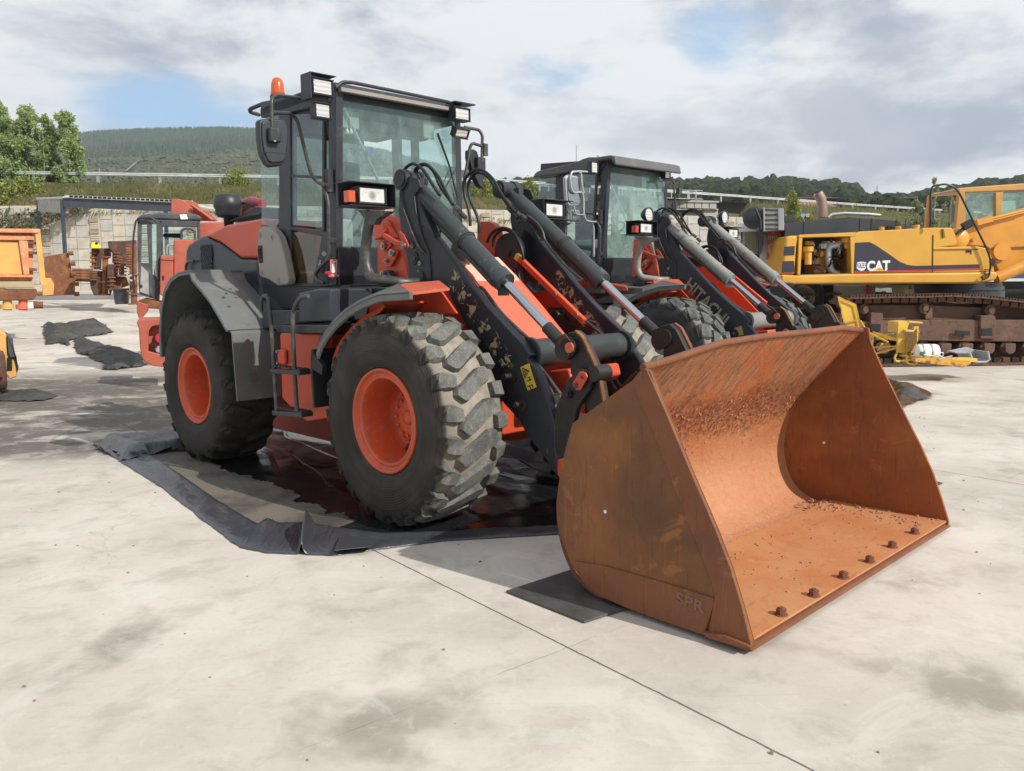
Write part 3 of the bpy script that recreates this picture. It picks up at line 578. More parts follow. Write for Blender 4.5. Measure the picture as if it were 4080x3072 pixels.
    hose('steel_pipe','B',[(1380,1170),(1440,1240),(1475,1310),(1495,1380),(1500,1450),(1510,1520),(1540,1570)],.51,.014,'pipe_grey')
    hose('steel_pipe','B',[(875,445),(930,440),(990,490),(1020,540),(1040,600),(1110,690),(1200,790),(1290,860)],.49,.013,'pipe_grey')
    for u,v,y in((790,380,.3),(850,415,.3),(880,430,.3),(840,450,.3),(440,370,-.5),(480,415,-.5)): p=L1.Y('B',u,v,y); MB().cyl(p,(p[0]+.05,p[1],p[2]-.04),.02,n=10).build('hose_fitting','pipe_grey',root)
    m=MB(); m.ext(PY('B',[(415,615),(490,640),(530,665),(545,700),(505,730),(430,735),(405,690)],-.45),-.45,-.36); m.cyl(L1.Y('B',488,640,-.46),L1.Y('B',488,640,-.40),.035,n=6); m.box(L1.Y('B',530,700,-.45),(.06,.05,.05)); v_=m.build('limit_switch_bracket','galv' if V1 else 'rust_dark',root,.006)
    p=L1.Y('B',488,640,-.47); MB().cyl(p,(p[0],p[1]+.01,p[2]),.022,n=6).build('bracket_bolt','yellow_decal',v_)
    # far guard disc and orange indicator rod
    p=L1.Y('B',790,680,.42); m=MB().cyl((p[0],.42,p[2]),(p[0],.47,p[2]),.18,n=36); m.cyl((p[0],.40,p[2]),(p[0],.42,p[2]),.03,n=16); m.build('pivot_disc','dark_paint',root,.006)
    a=Vector(L1.Y('B',850,700,.34)); b=Vector(L1.Y('B',1295,1135,.34)); d_=(b-a).normalized(); ang=math.atan2(-(b-a).z,(b-a).x)
    m=MB().box((a+b)/2,((b-a).length,.045,.05),Matrix.Rotation(ang,3,'Y')); o=m.build('indicator_rod','orange_paint',root,.006)
    MB().box(a+d_*.02,(.05,.05,.055),Matrix.Rotation(ang,3,'Y')).build('rod_tip','yellow_decal',o,.004)
    m=MB()
    for k in(.62,.93): p=a.lerp(b,k); m.cyl((p.x,p.y-.03,p.z+.01),(p.x,p.y-.045,p.z+.01),.022,n=12)
    m.build('rod_bolt','steel',o)
    # sloping front sheet of the front frame between the arms
    if V1:
        sl_=PY('B',[(440,715),(560,845),(720,1040),(890,1262)],-.45); MB().strip(sl_,-.46,.03,.02).build('front_frame_sheet','orange_faded',root)
        q=PY('B',[(455,725),(520,735),(565,790),(740,915),(640,960),(480,800)],-.44)
        p0=sl_[0];p1=sl_[1]
        MB().strip([(p0[0]+.01,p0[1]+.013),(p1[0]+.01,p1[1]+.014),(p1[0]+.06,p1[1]-.044)],-.455,.02,.003).build('pale_glare_patch','orange_glare',root)  # pale patch: decal backing with the sheet's strong sun glare painted in
        ang=math.atan2(p1[1]-p0[1],p1[0]-p0[0]); mid=Vector(L1.Y('B',538,830,-.36)); 
        Mx=Matrix.Translation(mid+Vector((.02,0,.02)))@Matrix.Rotation(-ang,4,'Y')@Matrix.Rotation(R(90),4,'Z')
        text_mesh('number_decal','0',.16,'red_decal',root,Mx,.003,.006)
    for s,y0 in((-1,.46),(1,.03)):
        q=PY('B',[(440,715),(560,845),(720,1040),(890,1262),(900,1420),(600,1420),(300,1000),(300,760)],-.45)
        plate(q,y0,y0+.03,s).build('front_frame_cheek','orange_paint',root,.006)
    m=MB(); m.ext(PY('R',[(680,540),(870,520),(900,640),(840,700),(760,700)],-.3),-.3,.3); m.build('front_axle_housing','orange_paint',root,.02)
    m=MB(); p=L1.Y('R',720,830,-.54); m.cyl(p,(p[0]+.12,p[1],p[2]-.03),.03,n=10); m.box((p[0]+.03,p[1],p[2]+.02),(.09,.06,.07)); m.cyl((p[0],p[1]-.03,p[2]),(p[0]+.1,p[1]-.03,p[2]-.05),.018,n=8); m.build('pipe_union','steel',root)
    # ---- front fenders ----
    fo=[L1.Y('D',u,v,-1.34) for u,v in((100,425),(125,350),(160,290),(220,215),(300,140),(400,80),(510,35))]; fo=[(p[0],p[2]) for p in fo]
    fe=[fo[-1],(-.06,1.745),(.10,1.76)]
    for s in(-1,1):
        qe=L1.Y('Q',960,1295,-1.34); fa=fo+[(qe[0],qe[2])]; A=[(p[0],s*1.34,p[1]) for p in fa]; I_=[L1.Y('D',u,v,-1.0) for u,v in((92,405),(115,335),(148,270),(203,200),(283,135),(383,75),(480,32))]+[L1.Y('Q',790,1160,-1.0)]; I_=[(p[0],s*1.0,p[2]) for p in I_]
        m=MB().loft(A,I_,.02); m.loft([(a[0],a[1]*1.0,a[2]) for a in A],[(a[0]+.015,a[1]-s*.02,a[2]-.005) for a in A],.055); o=m.build('front_fender','fender_rubber',root,.004)
        inner=[(p[0]+.05,p[1]-.06) for p in fo[:-1]]+[(-.1,1.66)]
        m=MB().strip(inner,s*1.22,s*.80,.018,drop=.03)
        c4=[L1.Y('Q',840,1335,-1.30),L1.Y('Q',1630,1240,-1.02),L1.Y('Q',1460,1112,-.84),L1.Y('Q',790,1168,-.84)]; c4=c4 if V1 else [L2.Y('G',240,937,-1.30),L2.Y('G',488,915,-1.02),L2.Y('G',425,858,-.84),L2.Y('G',205,855,-.84)]
        c4=[(p[0],s*abs(p[1]),p[2]) for p in c4]
        m.build('fender_support','orange_paint',o,.003); MB().loft([c4[0],c4[1]],[c4[3],c4[2]],.02).build('fender_top_plate','orange_faded',o,.004)
        m=MB().ext(PY('Q',[(0,1660),(150,1500),(430,1420),(960,1330),(1380,1300),(1480,1290),(1740,1660)],-.82) if V1 else PY('G',[(20,1030),(100,960),(240,945),(425,925),(510,1020)],-.82,L2),s*.82,s*.80); m.build('fender_side_plate','orange_paint',o)
        fl=[(-.93,1.28),(-.955,1.1),(-.94,.8)]
        m=MB().strip(fl,s*1.34,s*.86,.03); m.ext([(-.95,1.27),(-.78,1.16),(-.80,1.08),(-.95,1.12)],s*1.34,s*1.30); m.build('mud_flap','black_rubber',o,.004)
    # ---- rear fenders ----
    for s in(-1,1):
        top=[(-4.02,1.05),(-4.0,1.30),(-3.93,1.55),(-3.80,1.76),(-3.62,1.88),(-3.40,1.94),(-3.15,1.955)]
        o=MB().strip(top,s*1.37,s*.8,.02,drop=.035).build('rear_fender','fender_rubber',root,.004)
        ed=[L1.Y('C',u,v,-1.37) for u,v in((275,190),(330,255),(390,330),(450,430),(505,528))]; ed=[(p[0],p[2]) for p in ed]
        m=MB(); a=[(-3.15,1.965)]+[(p[0],p[1]) for p in ed]; m.strip(a,s*1.37,s*.93,.016,drop=.02); m.build('fender_skin','fender_rubber',o,.003)
        m=MB(); m.strip([(p[0]+.01,p[1]-.03) for p in a]+[(ed[-1][0]+.05,.72)],s*1.33,s*.80,.02); m.build('mud_flap','fender_rubber' if s<0 else 'dark_panel',o,.003)
        x0=ed[-1][0]+.03; pts=[]
        if s<0 and V1:
            fp=PX('C',[(540,540),(705,520),(715,590),(690,640),(665,660),(670,700),(640,740),(655,790),(665,860),(695,930),(690,990),(632,1000),(645,900),(635,800),(585,700)],x0+.06)
            pass
            m=MB()
            for u,v in((645,603),(690,838)): p=L1.X('C',u,v,x0+.075); m.cyl((x0+.06,p[1],p[2]),(x0+.075,p[1],p[2]),.025,n=16)
            for u,v in((527,250),(503,283),(567,308)): p=L1.Y('C',u,v,-1.2); m.cyl(p,(p[0]+.012,p[1],p[2]+.012),.014,n=10)
            m.build('fender_bolt','steel',o)
    # ---- hood ----
    hd=PY('M',[(350,1115),(350,900),(375,825),(440,780),(530,740),(705,818),(800,890),(908,972),(1095,975),(1110,1130),(1150,1500),(700,1500),(500,1180)],-.74)
    ho=PY('M',[(530,740),(760,628),(1130,560),(1170,640),(1140,975),(910,972),(800,885),(705,815)],-.74)
    h=MB().ext(hd,-.74,.74).build('engine_hood','dark_panel',root,.05 if V1 else .03,seg=3)
    MB().ext(ho,-.735,.735).build('hood_cover','orange_paint',h,.04,seg=3)
    m=MB(); m.bb((-4.4,-.70,1.2),(-2.2,.70,1.95)); m.build('engine_bay','dark_paint',h,.03)
    gp=PY('M',[(525,845),(550,838),(625,865),(638,930),(612,1100),(528,1090),(512,970)],-.745)
    for s in(-1,1):
        m=plate(gp,.75,.741,s); g_=m.build('side_grille','black_rubber',h)
        m=MB(); xs=[p[0] for p in gp]; zs=[p[1] for p in gp]; x0,x1,z0,z1=min(xs),max(xs),min(zs),max(zs); n=7
        for i in range(-n,n*2):
            for sg in(-1,1):
                a=Vector((x0+(x1-x0)*i/n,0,z0)); d_=Vector(((z1-z0)*.62*sg,0,(z1-z0)));
                pts_=[a+d_*k/12 for k in range(13)]; pts_=[p for p in pts_ if x0+.01<p.x<x1-.01]
                if len(pts_)>1: m.box((pts_[0]+pts_[-1])/2+Vector((0,s*.752,0)),((pts_[-1]-pts_[0]).length,.006,.008),Matrix.Rotation(-math.atan2(d_.z,d_.x),3,'Y'))
        m.build('grille_mesh','dark_paint',g_)
    hose('hood_handle','M',[(360,1105),(362,1045),(385,1010),(440,1000)],-.78,.016,'pipe_grey')
    if V1:
        m=MB(); c=L1.Y('M',790,440,-.25); m.lathe([(0,.14),(.1,.138),(.15,.12),(.158,.06),(.165,.04),(.165,-.02),(.15,-.04),(.15,-.10),(.12,-.13),(.06,-.14),(.05,-.35),(0,-.35)],c,'z',32); pc=m.build('air_precleaner','dark_paint',root)
        m=MB(); m.tube([Vector(L1.Y('M',u,v,.1)) for u,v in((890,560),(900,500),(950,440),(1040,400),(1140,420))],[.07,.08,.085,.075,.06],16); m.build('intake_duct','maroon',root)
        hose('engine_hose','M',[(850,570),(790,560),(780,500),(830,440),(900,410),(980,410)],-.1,.016,'hose')
        m=MB(); m.ext(PY('M',[(770,605),(880,570),(960,510),(1060,440),(1135,450),(1135,575),(900,600)],-.2),-.2,.25); m.build('engine_top','dark_paint',root,.02)
        hose('engine_hose','M',[(780,605),(900,565),(1000,540),(1130,520)],-.25,.02,'hose')
    # ---- cab ----
    cb=MB(); CY0=-.76; bot=1.79; XB=-2.82; XF=-1.40; top=3.47; W=.72
    cb.bb((XB+.3,-.75,bot),(XF,W,bot+.10)); cb.bb((XB+.3,.60,bot),(XF,W,2.55)); 
    cb.bb((XF-.05,-.75,bot),(XF,W,2.14))             # front lower panel
    lx=lambda u,v: L1.Y('A',u,v,-.76)
    def pil(pts,y0=-.765,y1=-.69): cb.ext(PY('A',pts,-.76),y0,y1)
    pil([(600,330),(650,150),(650,1480),(600,1480)]); pil([(270,345),(345,330),(352,1480),(300,1480),(272,1100)]); pil([(345,330),(620,260),(640,160),(150,260),(150,360)])
    pil([(345,1090),(600,1120),(600,1160),(345,1110)]); pil([(345,1460),(600,1465),(600,1485),(345,1490)]); pil([(560,330),(575,330),(575,1120),(560,1120)],-.772,-.74)
    pil([(150,1080),(300,1105),(300,1490),(160,1480)])
    pil([(560,1130),(600,1130),(600,1470),(500,1470)],-.768,-.74)
    cf=cb.build('cab','dark_paint',root,.008)
    # far side wall posts and rear wall
    m=MB(); m.bb((XF-.07,W-.07,2.1),(XF,W,top)); m.bb((XB+.35,W-.07,2.1),(XB+.45,W,top)); m.bb((-2.15,W-.06,2.1),(-2.07,W,top)); m.bb((XF-.07,-.76,top-.06),(XF,W,top+.02)); m.bb((XB,-.5,bot),(XB+.06,.5,2.35)); m.bb((XB+.0,-.5,top-.15),(XB+.06,.5,top)); m.build('cab_frame','dark_paint',cf,.008)
    # glass
    gl='glass' if V1 else 'glass_dirt_sheen'
    ws=MB().bb((XF-.012,-.69,2.14),(XF-.004,W-.07,top-.05)); ws.build('windscreen',gl if V1 else 'glass_dirt_sheen',cf)
    MB().ext(PY('A',[(350,345),(560,335),(560,1095),(350,1075)],-.75),-.752,-.745).build('door_window','glass_side',cf)
    MB().ext(PY('A',[(355,1125),(570,1130),(495,1465),(365,1460)],-.75),-.752,-.745).build('door_window','glass_brown' if V1 else 'glass_side',cf)
    MB().ext(PY('A',[(345,742),(568,752),(568,772),(345,760)],-.757),-.76,-.745).build('window_rail','dark_paint',cf)
    rg=PY('A',[(150,365),(270,345),(268,1060),(250,1100),(155,1070)],-.74); MB().ext(rg,-.745,-.737).build('rear_side_window','glass_side',cf)
    MB().bb((-2.07,W-.03,2.55),(XF-.07,W-.022,top-.03)).build('far_side_window','glass_side',cf)
    MB().bb((XB+.45,W-.03,2.55),(-2.15,W-.022,top-.03)).build('far_side_window','glass_side',cf)
    MB().bb((XB+.02,-.45,2.35),(XB+.03,.45,top-.15)).build('rear_window','glass_side',cf)
    # interior
    m=MB(); m.bb((-2.35,-.28,2.0),(-1.85,.28,2.3)); m.bb((-2.45,-.26,2.25),(-2.30,.26,2.85)); m.bb((-2.42,-.15,2.83),(-2.32,.15,3.05)); m.build('driver_seat','seat_cloth',cf,.05,seg=3)
    m=MB(); m.bb((-2.2,.30,2.1),(-1.7,.5,2.42)); m.bb((-2.2,-.5,2.1),(-1.8,-.32,2.42)); m.bb((XB+.1,-.68,bot+.1),(-1.5,.68,bot+.14)); m.build('side_console','interior_pale',cf,.03)
    m=MB(); m.cyl((-1.62,-.1,1.9),(-1.72,-.1,2.55),.05,n=14); m.cyl((-1.6,-.35,2.2),(-1.62,-.35,2.36),.05,.03,n=14)
    ring=[(-1.78+.17*math.cos(a)*.85,-.1+.19*math.sin(a),2.58+.10*math.cos(a)) for a in [2*math.pi*k/24 for k in range(25)]]; m.tube(ring,.014,8); m.box((-1.76,-.1,2.56),(.05,.36,.02)); m.build('steering_wheel','interior',cf)
    m=MB(); m.bb((XB+.05,-.70,3.36),(XF-.02,W-.04,3.44)); m.bb((-1.9,-.6,3.25),(-1.75,.6,3.36)); m.build('headliner','interior',cf,.02)
    if V1:
        p=L1.X('A',730,600,-2.28); Mx=Matrix.Translation(Vector((-2.29,p[1]+.1,p[2]+.02)))@Matrix.Rotation(R(90),4,'Z')@Matrix.Rotation(R(90),4,'X'); text_mesh('seat_lettering','HITACHI',.09,'grey_decal',cf,Mx,.002)
        # interior pole seen through the windscreen, mirrors
        a=L1.X('A',650,195,-1.46); b=L1.X('A',930,785,-1.46); MB().tube([a,b],.012,8).build('interior_pole','interior_pale',cf)
        for u,v,x_,w_,h_ in((735,378,-1.5,.20,.16),(1260,450,-1.46,.13,.16)):
            c=L1.X('A',u,v,x_); MB().box(c,(.03,w_,h_)).build('interior_mirror','interior_pale',cf,.012)
        m=MB()
        for u in(722,748): c=L1.X('A',u,455,-1.45); m.lathe([(0,.03),(.008,.02),(.022,-.02),(.0,-.02)],c,'z',12); m.tube([c,(c[0],c[1],c[2]+.12)],.002,4)
        m.build('hanging_charm','white_plastic',cf)
        p=L1.X('A',875,580,-1.41); MB().box((XF-.016,p[1],p[2]),(.003,.05,.06)).build('window_sticker','blue_decal',cf)
        # wiper
        q=[L1.X('O',u,v,XF+.02) for u,v in((345,670),(520,1150),(640,1640))]; m=MB().tube(q,[.012,.01,.008],6); m.tube([L1.X('O',u,v,XF+.03) for u,v in((545,1175),(625,1180),(370,1640))],.005,5); m.tube([L1.X('O',u,v,XF+.03) for u,v in((530,1180),(370,1540))],.004,5); m.build('windscreen_wiper','hose',cf)
    else:
        for u,v,w_,h_,mm in((970,485,.10,.18,'white_decal'),(1000,490,.045,.18,'window_green')):
            p=L1.X('F',u,v,-1.43); q=L2.X('F',u,v,XF-.02); MB().box((XF-.02+(.002 if mm!='white_decal' else 0),q[1],q[2]),(.003,w_,h_)).build('window_sticker',mm,cf)
        a=L2.X('F',630,330,-1.43); b=L2.X('F',870,900,-1.43); MB().tube([a,b],.014,8).build('interior_pole','interior_pale',cf)
    # roof
    if V1:
        rf=PY('N',[(450,600),(590,525),(830,440),(1040,365),(1240,300),(1440,250),(1470,360),(1110,530),(790,640),(640,690),(460,735)],-.76)
        r_=MB().ext(rf,-.765,.69).build('cab_roof','dark_paint',cf,.02)
        fz=L1.X('N',1440,260,-1.36)
        m=MB(); a=L1.X('A',655,145,-1.30); b=L1.X('A',1400,285,-1.30); m.box(((a[0]),(a[1]+b[1])/2,(a[2]+b[2])/2-.035),(.05,b[1]-a[1]-.05,.035)); m.build('visor_strip','beige_panel',r_,.004)
        m=MB(); m.tube(fillet([L1.X('A',645,165,-1.27),L1.X('A',690,128,-1.27),L1.X('A',760,132,-1.27),L1.X('A',1400,262,-1.27),L1.X('A',1425,285,-1.27)],.03),.016,10); m.build('roof_front_rail','dark_paint',r_)
        m=MB(); q=[L1.Y('N',590,545,-.5),L1.Y('N',490,545,-.62),L1.Y('N',310,620,-.70),L1.Y('N',330,660,-.66),L1.Y('N',440,690,-.5)]; m.tube(fillet(q,.04),.02,8); m.build('roof_handle','dark_paint',r_)
        c=L1.Y('N',690,430,-.66); m=MB().lathe([(0,.165),(.03,.16),(.048,.14),(.060,.10),(.066,.03),(.070,-.01),(0,-.01)],c,'z',28); bc=m.build('warning_beacon','amber_lens',root)
        m=MB().lathe([(.075,0),(.075,-.03),(.03,-.04),(.03,-.10),(0,-.10)],(c[0],c[1],c[2]-.012),'z',24); m.build('beacon_base','dark_paint',bc)
    else:
        q=lambda pts,y: [(L2.Y('F',u,v,y)[0],L2.Y('F',u,v,y)[2]) for u,v in pts]
        rf=q([(85,400),(110,380),(435,305),(480,280),(530,265),(600,265)],-.8); z_=rf[-1][1]; rf=rf+[(-1.22,z_+.0),(-1.13,z_-.03),(-1.10,z_-.14),(-1.14,z_-.15),(-1.2,z_-.06),(-1.45,z_-.06),(-1.55,z_-.16),(-2.75,rf[0][1]-.06)]
        r_=MB().ext(rf,-.86,.66).build('cab_roof','roof_grey',cf,.04,seg=3)
        m=MB()
        for u,v,y in((590,262,-.3),(268,330,-.6),(267,325,.3)):
            p=L2.Y('F',u,v,y); 
            m.lathe([(.02,-.01),(.03,0),(.02,.01),(.012,0)],p,'y',12,close=True); 
        m.build('lifting_eye','galv',r_)
        p=L2.Y('F',408,310,0); MB().tube([p,(p[0],p[1],p[2]+.28)],.004,5).build('aerial','hose',r_)
        for u,v in((555,350),(1160,400)):
            c=L2.X('F',u,v,-1.28); lampbox(root,'cab_work_light',[(c[1]-.055,c[2]-.065),(c[1]+.055,c[2]+.065)],-1.28,.06)
    # beige panel behind the door
    bp=PY('M',[(1100,690),(1112,655),(1140,645),(1190,655),(1255,680),(1305,755),(1350,900),(1405,1190),(1395,1240),(1290,1250),(1200,1190),(1112,1160),(1092,1000),(1088,800)],-.86)
    for s in(-1,1):
        b_=plate(bp,.86,.77,s).build('rear_side_panel','beige_panel' if V1 else 'dark_panel',root,.02,seg=3)
        m=MB()
        for u,v in((1113,735),(1238,755),(1130,1115),(1305,1195)): p=L1.Y('M',u,v,-.86); m.cyl((p[0],s*.858,p[2]),(p[0],s*.866,p[2]),.03,n=20); m.cyl((p[0],s*.866,p[2]),(p[0],s*.874,p[2]),.014,n=10)
        m.build('panel_bolt','beige_panel' if V1 else 'dark_paint',b_)
        p=L1.Y('M',1125,930,-.86); m=MB().box((p[0],s*.862,p[2]),(.08,.01,.17)); m.cyl((p[0],s*.866,p[2]-.04),(p[0],s*.872,p[2]+.05),.02,n=10); m.build('panel_latch','black_rubber',b_,.004)
    # plinth below the cab and steps
    m=MB(); m.ext(PY('C',[(740,230),(1560,240),(1560,400),(1190,395),(880,385),(790,280)],-.76),-.755,.7); m.bb((-1.7,-.74,1.0),(-1.25,.7,1.8)); m.build('cab_plinth','dark_paint',root,.01)
    m=MB(); m.ext(PY('C',[(975,280),(1110,250),(1190,250),(1190,470),(985,480)],-1.20),-1.20,-.78); m.build('battery_box','dark_panel',root,.02)
    m=MB(); m.ext(PY('C',[(800,495),(1190,490),(1180,548),(850,545)],-1.26),-1.26,-.7); m.ext(PY('C',[(740,395),(960,395),(960,480),(740,520)],-1.0),-1.0,-.7); m.build('step_platform','dark_paint',root,.01)
    tk=PY('C',[(855,545),(1195,548),(1195,1110),(1040,1138),(985,1100),(870,980)],-1.08); m=MB().ext(tk,-1.08,-.3); m.ext(PY('C',[(835,655),(885,655),(890,755),(840,755)],-1.12),-1.12,-1.08); m.build('fuel_tank','orange_paint',root,.02)
    m=MB(); m.ext([(p[0],p[1]) for p in tk],.3,1.08); m.build('far_tank','orange_paint',root,.02)
    m=MB()
    for p in((842,668),(845,745),(985,825),(1065,1063)): q=L1.Y('C',p[0],p[1],-1.12); m.cyl(q,(q[0],q[1]-.012,q[2]),.014,n=10)
    m.build('tank_bolt','steel',root)
    for pts in([(735,400),(733,330),(750,298),(778,300),(800,470),(815,700),(838,1070)],[(1045,298),(985,312),(945,400),(945,560),(958,850),(975,1105)]):
        q=fillet([L1.Y('C',u,v,-1.30) for u,v in pts],.07); MB().tube(q,.019,10).build('ladder_rail','pipe_grey',root)
    for q in([(790,785),(985,790),(988,825),(792,812)],[(805,1060),(1000,1072),(1005,1105),(808,1092)]):
        s_=MB().ext(PY('C',q,-1.33),-1.33,-1.22).build('ladder_step','dark_paint',root,.004)
        pp=PY('C',q,-1.33); m=MB()
        for k in range(9): x_=pp[0][0]+(pp[1][0]-pp[0][0])*(k+.5)/9; m.box((x_,-1.275,max(pp[0][1],pp[1][1])+.004),(.022,.09,.01))
        m.build('step_tread','pipe_grey',s_)
    # door rail, mirror bracket, mirrors
    hose('door_handrail','A',[(570,1462),(520,1438),(510,1405),(525,1375),(595,1305),(603,1270),(598,950),(590,890),(563,820)],-.83,.017,'pipe_grey',smooth=False)
    MB().box(L1.Y('A',602,785,-.80),(.05,.06,.20)).build('rail_clamp','dark_paint',root,.006); MB().box(L1.Y('A',618,1180,-.80),(.06,.07,.05)).build('rail_clamp','dark_paint',root,.006); MB().cyl(L1.Y('A',570,1268,-.80),L1.Y('A',570,1268,-.77),.022,n=14).build('door_lock','steel',root)
    m=MB(); m.tube([L1.Y('A',548,1310,-.79),L1.Y('A',540,1350,-.80),L1.Y('A',528,1390,-.79)],.014,8); m.build('door_handle','steel',cf)
    if V1:
        def mp(z,pts,xy): return [L1.X(z,u,v,x) if k=='x' else L1.Y(z,u,v,x) for (u,v),(k,x) in zip(pts,xy)]
        q=mp('A',[(410,235),(250,215),(220,240),(225,450)],[('y',-.78),('x',-1.45),('x',-1.40),('x',-1.40)]); b0=MB().tube(fillet(q,.06),.016,10)
        q=mp('A',[(225,330),(350,338),(392,385),(480,740),(530,800),(600,815)],[('x',-1.40),('x',-1.5),('y',-1.05),('y',-.93),('y',-.86),('y',-.83)]); b0.tube(fillet(q,.07),.016,10)
        mo=b0.build('side_mirror','pipe_grey',root)
        mpts=PX('N',[(440,780),(460,745),(600,738),(780,748),(822,780),(838,900),(835,1020),(800,1290),(745,1365),(600,1385),(545,1350),(475,1200),(445,1000)],-1.42)
        h_=MB().ext(mpts,-1.42,-1.50,0).build('mirror_housing','dark_paint',mo,.02,seg=3)
        ins=[(p[0]*.86+sum(a[0] for a in mpts)/13*.14,p[1]*.86+sum(a[1] for a in mpts)/13*.14) for p in mpts]; MB().ext(ins,-1.418,-1.40,0).build('mirror_shell','dark_panel',h_,.012)
        MB().ext(PX('N',[(500,1185),(800,1195),(790,1200),(500,1192)],-1.395),-1.402,-1.396,0).build('mirror_seam','hose',h_)
        c=L1.X('N',640,960,-1.37); m=MB().box(c,(.06,.10,.12)); m.build('mirror_clamp','dark_paint',h_,.015,seg=3)
        c=L1.X('N',635,1035,-1.36); MB().cyl(c,(c[0]+.02,c[1],c[2]),.012,n=10).build('mirror_bolt','steel',h_)
        q=[L1.X('O',u,v,x) for u,v,x in((740,580,-1.45),(960,620,-1.42),(1008,700,-1.40),(1000,1090,-1.40))]; m=MB().tube(fillet(q,.05),.016,10)
        q=[L1.X('O',u,v,x) for u,v,x in((1005,860,-1.40),(860,815,-1.42),(825,870,-1.43),(790,1080,-1.44),(700,1590,-1.45),(670,1630,-1.45))]; m.tube(fillet(q,.05),.016,10)
        for v in(870,960): c=L1.X('O',1048,v,-1.38); m.box(c,(.03,.05,.06))
        mo=m.build('side_mirror','pipe_grey',root)
        mp_=PX('O',[(800,915),(870,905),(920,940),(945,1050),(1005,1300),(1005,1490),(950,1450),(880,1310),(830,1170),(800,1030)],-1.46)
        h_=MB().ext(mp_,-1.44,-1.52,0).build('mirror_housing','dark_panel',mo,.015)
        c=L1.X('O',970,1120,-1.42); MB().box(c,(.07,.11,.13)).build('mirror_clamp','dark_paint',h_,.015)
    else:
        def q2(pts,x): return [L2.X('F',u,v,x) for u,v in pts]
        m=MB(); m.tube(fillet(q2([(500,385),(430,380),(370,385),(358,430),(365,520),(385,560),(460,552),(470,620),(470,740),(490,790),(545,800),(570,800)],-1.2),.05),.014,8)
        m.tube(fillet(q2([(430,385),(450,400),(455,500),(470,560)],-1.2),.04),.014,8); m.tube(fillet(q2([(390,670),(405,740),(470,740)],-1.2),.03),.01,8); m.tube(fillet(q2([(530,795),(552,840),(555,1090)],-1.25),.05),.014,8)
        mo=m.build('side_mirror','galv',root)
        for pts in([(318,430),(345,405),(430,420),(445,470),(450,620),(430,665),(350,668),(328,620)],[(362,700),(440,700),(440,795),(370,800)]):
            pp=[(p[1],p[2]) for p in q2(pts,-1.24)]; h_=MB().ext(pp,-1.24,-1.30,0).build('mirror_housing','galv',mo,.02,seg=3)
            c0=sum(p[0] for p in pp)/len(pp); c1=sum(p[1] for p in pp)/len(pp); ii=[(p[0]*.85+c0*.15,p[1]*.85+c1*.15) for p in pp]
            MB().ext(ii,-1.238,-1.225,0).build('mirror_shell','mirror_glass',h_,.006)
        m=MB(); m.tube(fillet(q2([(1135,455),(1190,450),(1215,465),(1225,600),(1240,760)],-1.25),.05),.014,8); m.tube(fillet(q2([(1190,445),(1270,448),(1270,600)],-1.25),.02),.010,8); m.box(q2([(1262,545)],-1.25)[0],(.06,.08,.09)); mo=m.build('side_mirror','pipe_grey',root)
        c=q2([(1215,685)],-1.28)[0]; MB().box(c,(.05,.07,.16)).build('mirror_housing','dark_panel',mo,.02)
    # work lights
    if V1:
        a=L1.X('N',1155,215,-1.22); b=L1.X('N',1395,435,-1.22); o=lampbox(root,'cab_work_light',[(a[1],a[2]),(b[1],b[2])],-1.22,.10)
        m=MB(); y0,y1=a[1]-.04,b[1]+.04; z0,z1=b[2]-.05,a[2]+.05
        m.bb((-.13,y0-a[1]/2-b[1]/2,z1-(a[2]+b[2])/2-.006),(.03,y1-(a[1]+b[1])/2,z1-(a[2]+b[2])/2)); m.bb((-.13,y0-(a[1]+b[1])/2,z0-(a[2]+b[2])/2),(.03,y0-(a[1]+b[1])/2+.006,z1-(a[2]+b[2])/2)); m.build('lamp_guard','dark_paint',o)
        a=L1.X('N',1190,545,-1.24); b=L1.X('N',1368,735,-1.24); o=lampbox(root,'cab_work_light',[(a[1],a[2]),(b[1],b[2])],-1.24,.07); MB().box((-.03,0,.10),(.03,.14,.05)).build('lamp_bracket','dark_paint',o)
        a=L1.X('O',605,300,-1.24); b=L1.X('O',795,480,-1.24); o=lampbox(root,'cab_work_light',[(a[1],a[2]),(b[1],b[2])],-1.24,.09); MB().bb((-.09,-.12,.095),(.05,.14,.105)).build('lamp_guard','dark_paint',o)
        a=L1.X('O',610,600,-1.24); b=L1.X('O',775,735,-1.24); lampbox(root,'cab_work_light',[(a[1],a[2]),(b[1],b[2])],-1.24,.06,tilt=R(28))
    # headlights
    H=(lambda z,u,v: L1.X(z,u,v,-.45))
    for s in(-1,1):
        a=H('A',800,828); b=H('A',965,935); y0,y1=a[1],b[1]; z0,z1=b[2],a[2]
        cs=[(y0,z0),(y1,z1)] if s<0 else [(-y1,z0),(-y0,z1)]
        o=lampbox(root,'headlight',cs,-.45,.10,'dark_paint','headlight_lens'); 
        a=H('A',722,845); b=H('A',772,928); ya=(a[1]+b[1])/2; zc=(a[2]+b[2])/2; yc=(y0+y1)/2
        if s<0: MB().box((-.02,ya-yc,zc-(z0+z1)/2),(.07,abs(b[1]-a[1]),a[2]-b[2])).build('indicator_lamp','amber_lens' if V1 else 'red_lens',o,.006)
        m=MB(); g0=H('A',715,785); g1=H('A',1018,970); gy0,gy1=g0[1]-yc,g1[1]-yc; gz1,gz0=g0[2]-(z0+z1)/2,g1[2]-(z0+z1)/2
        if s>0: gy0,gy1=-gy1,-gy0
        ox=gy1 if s<0 else gy0; th=.008
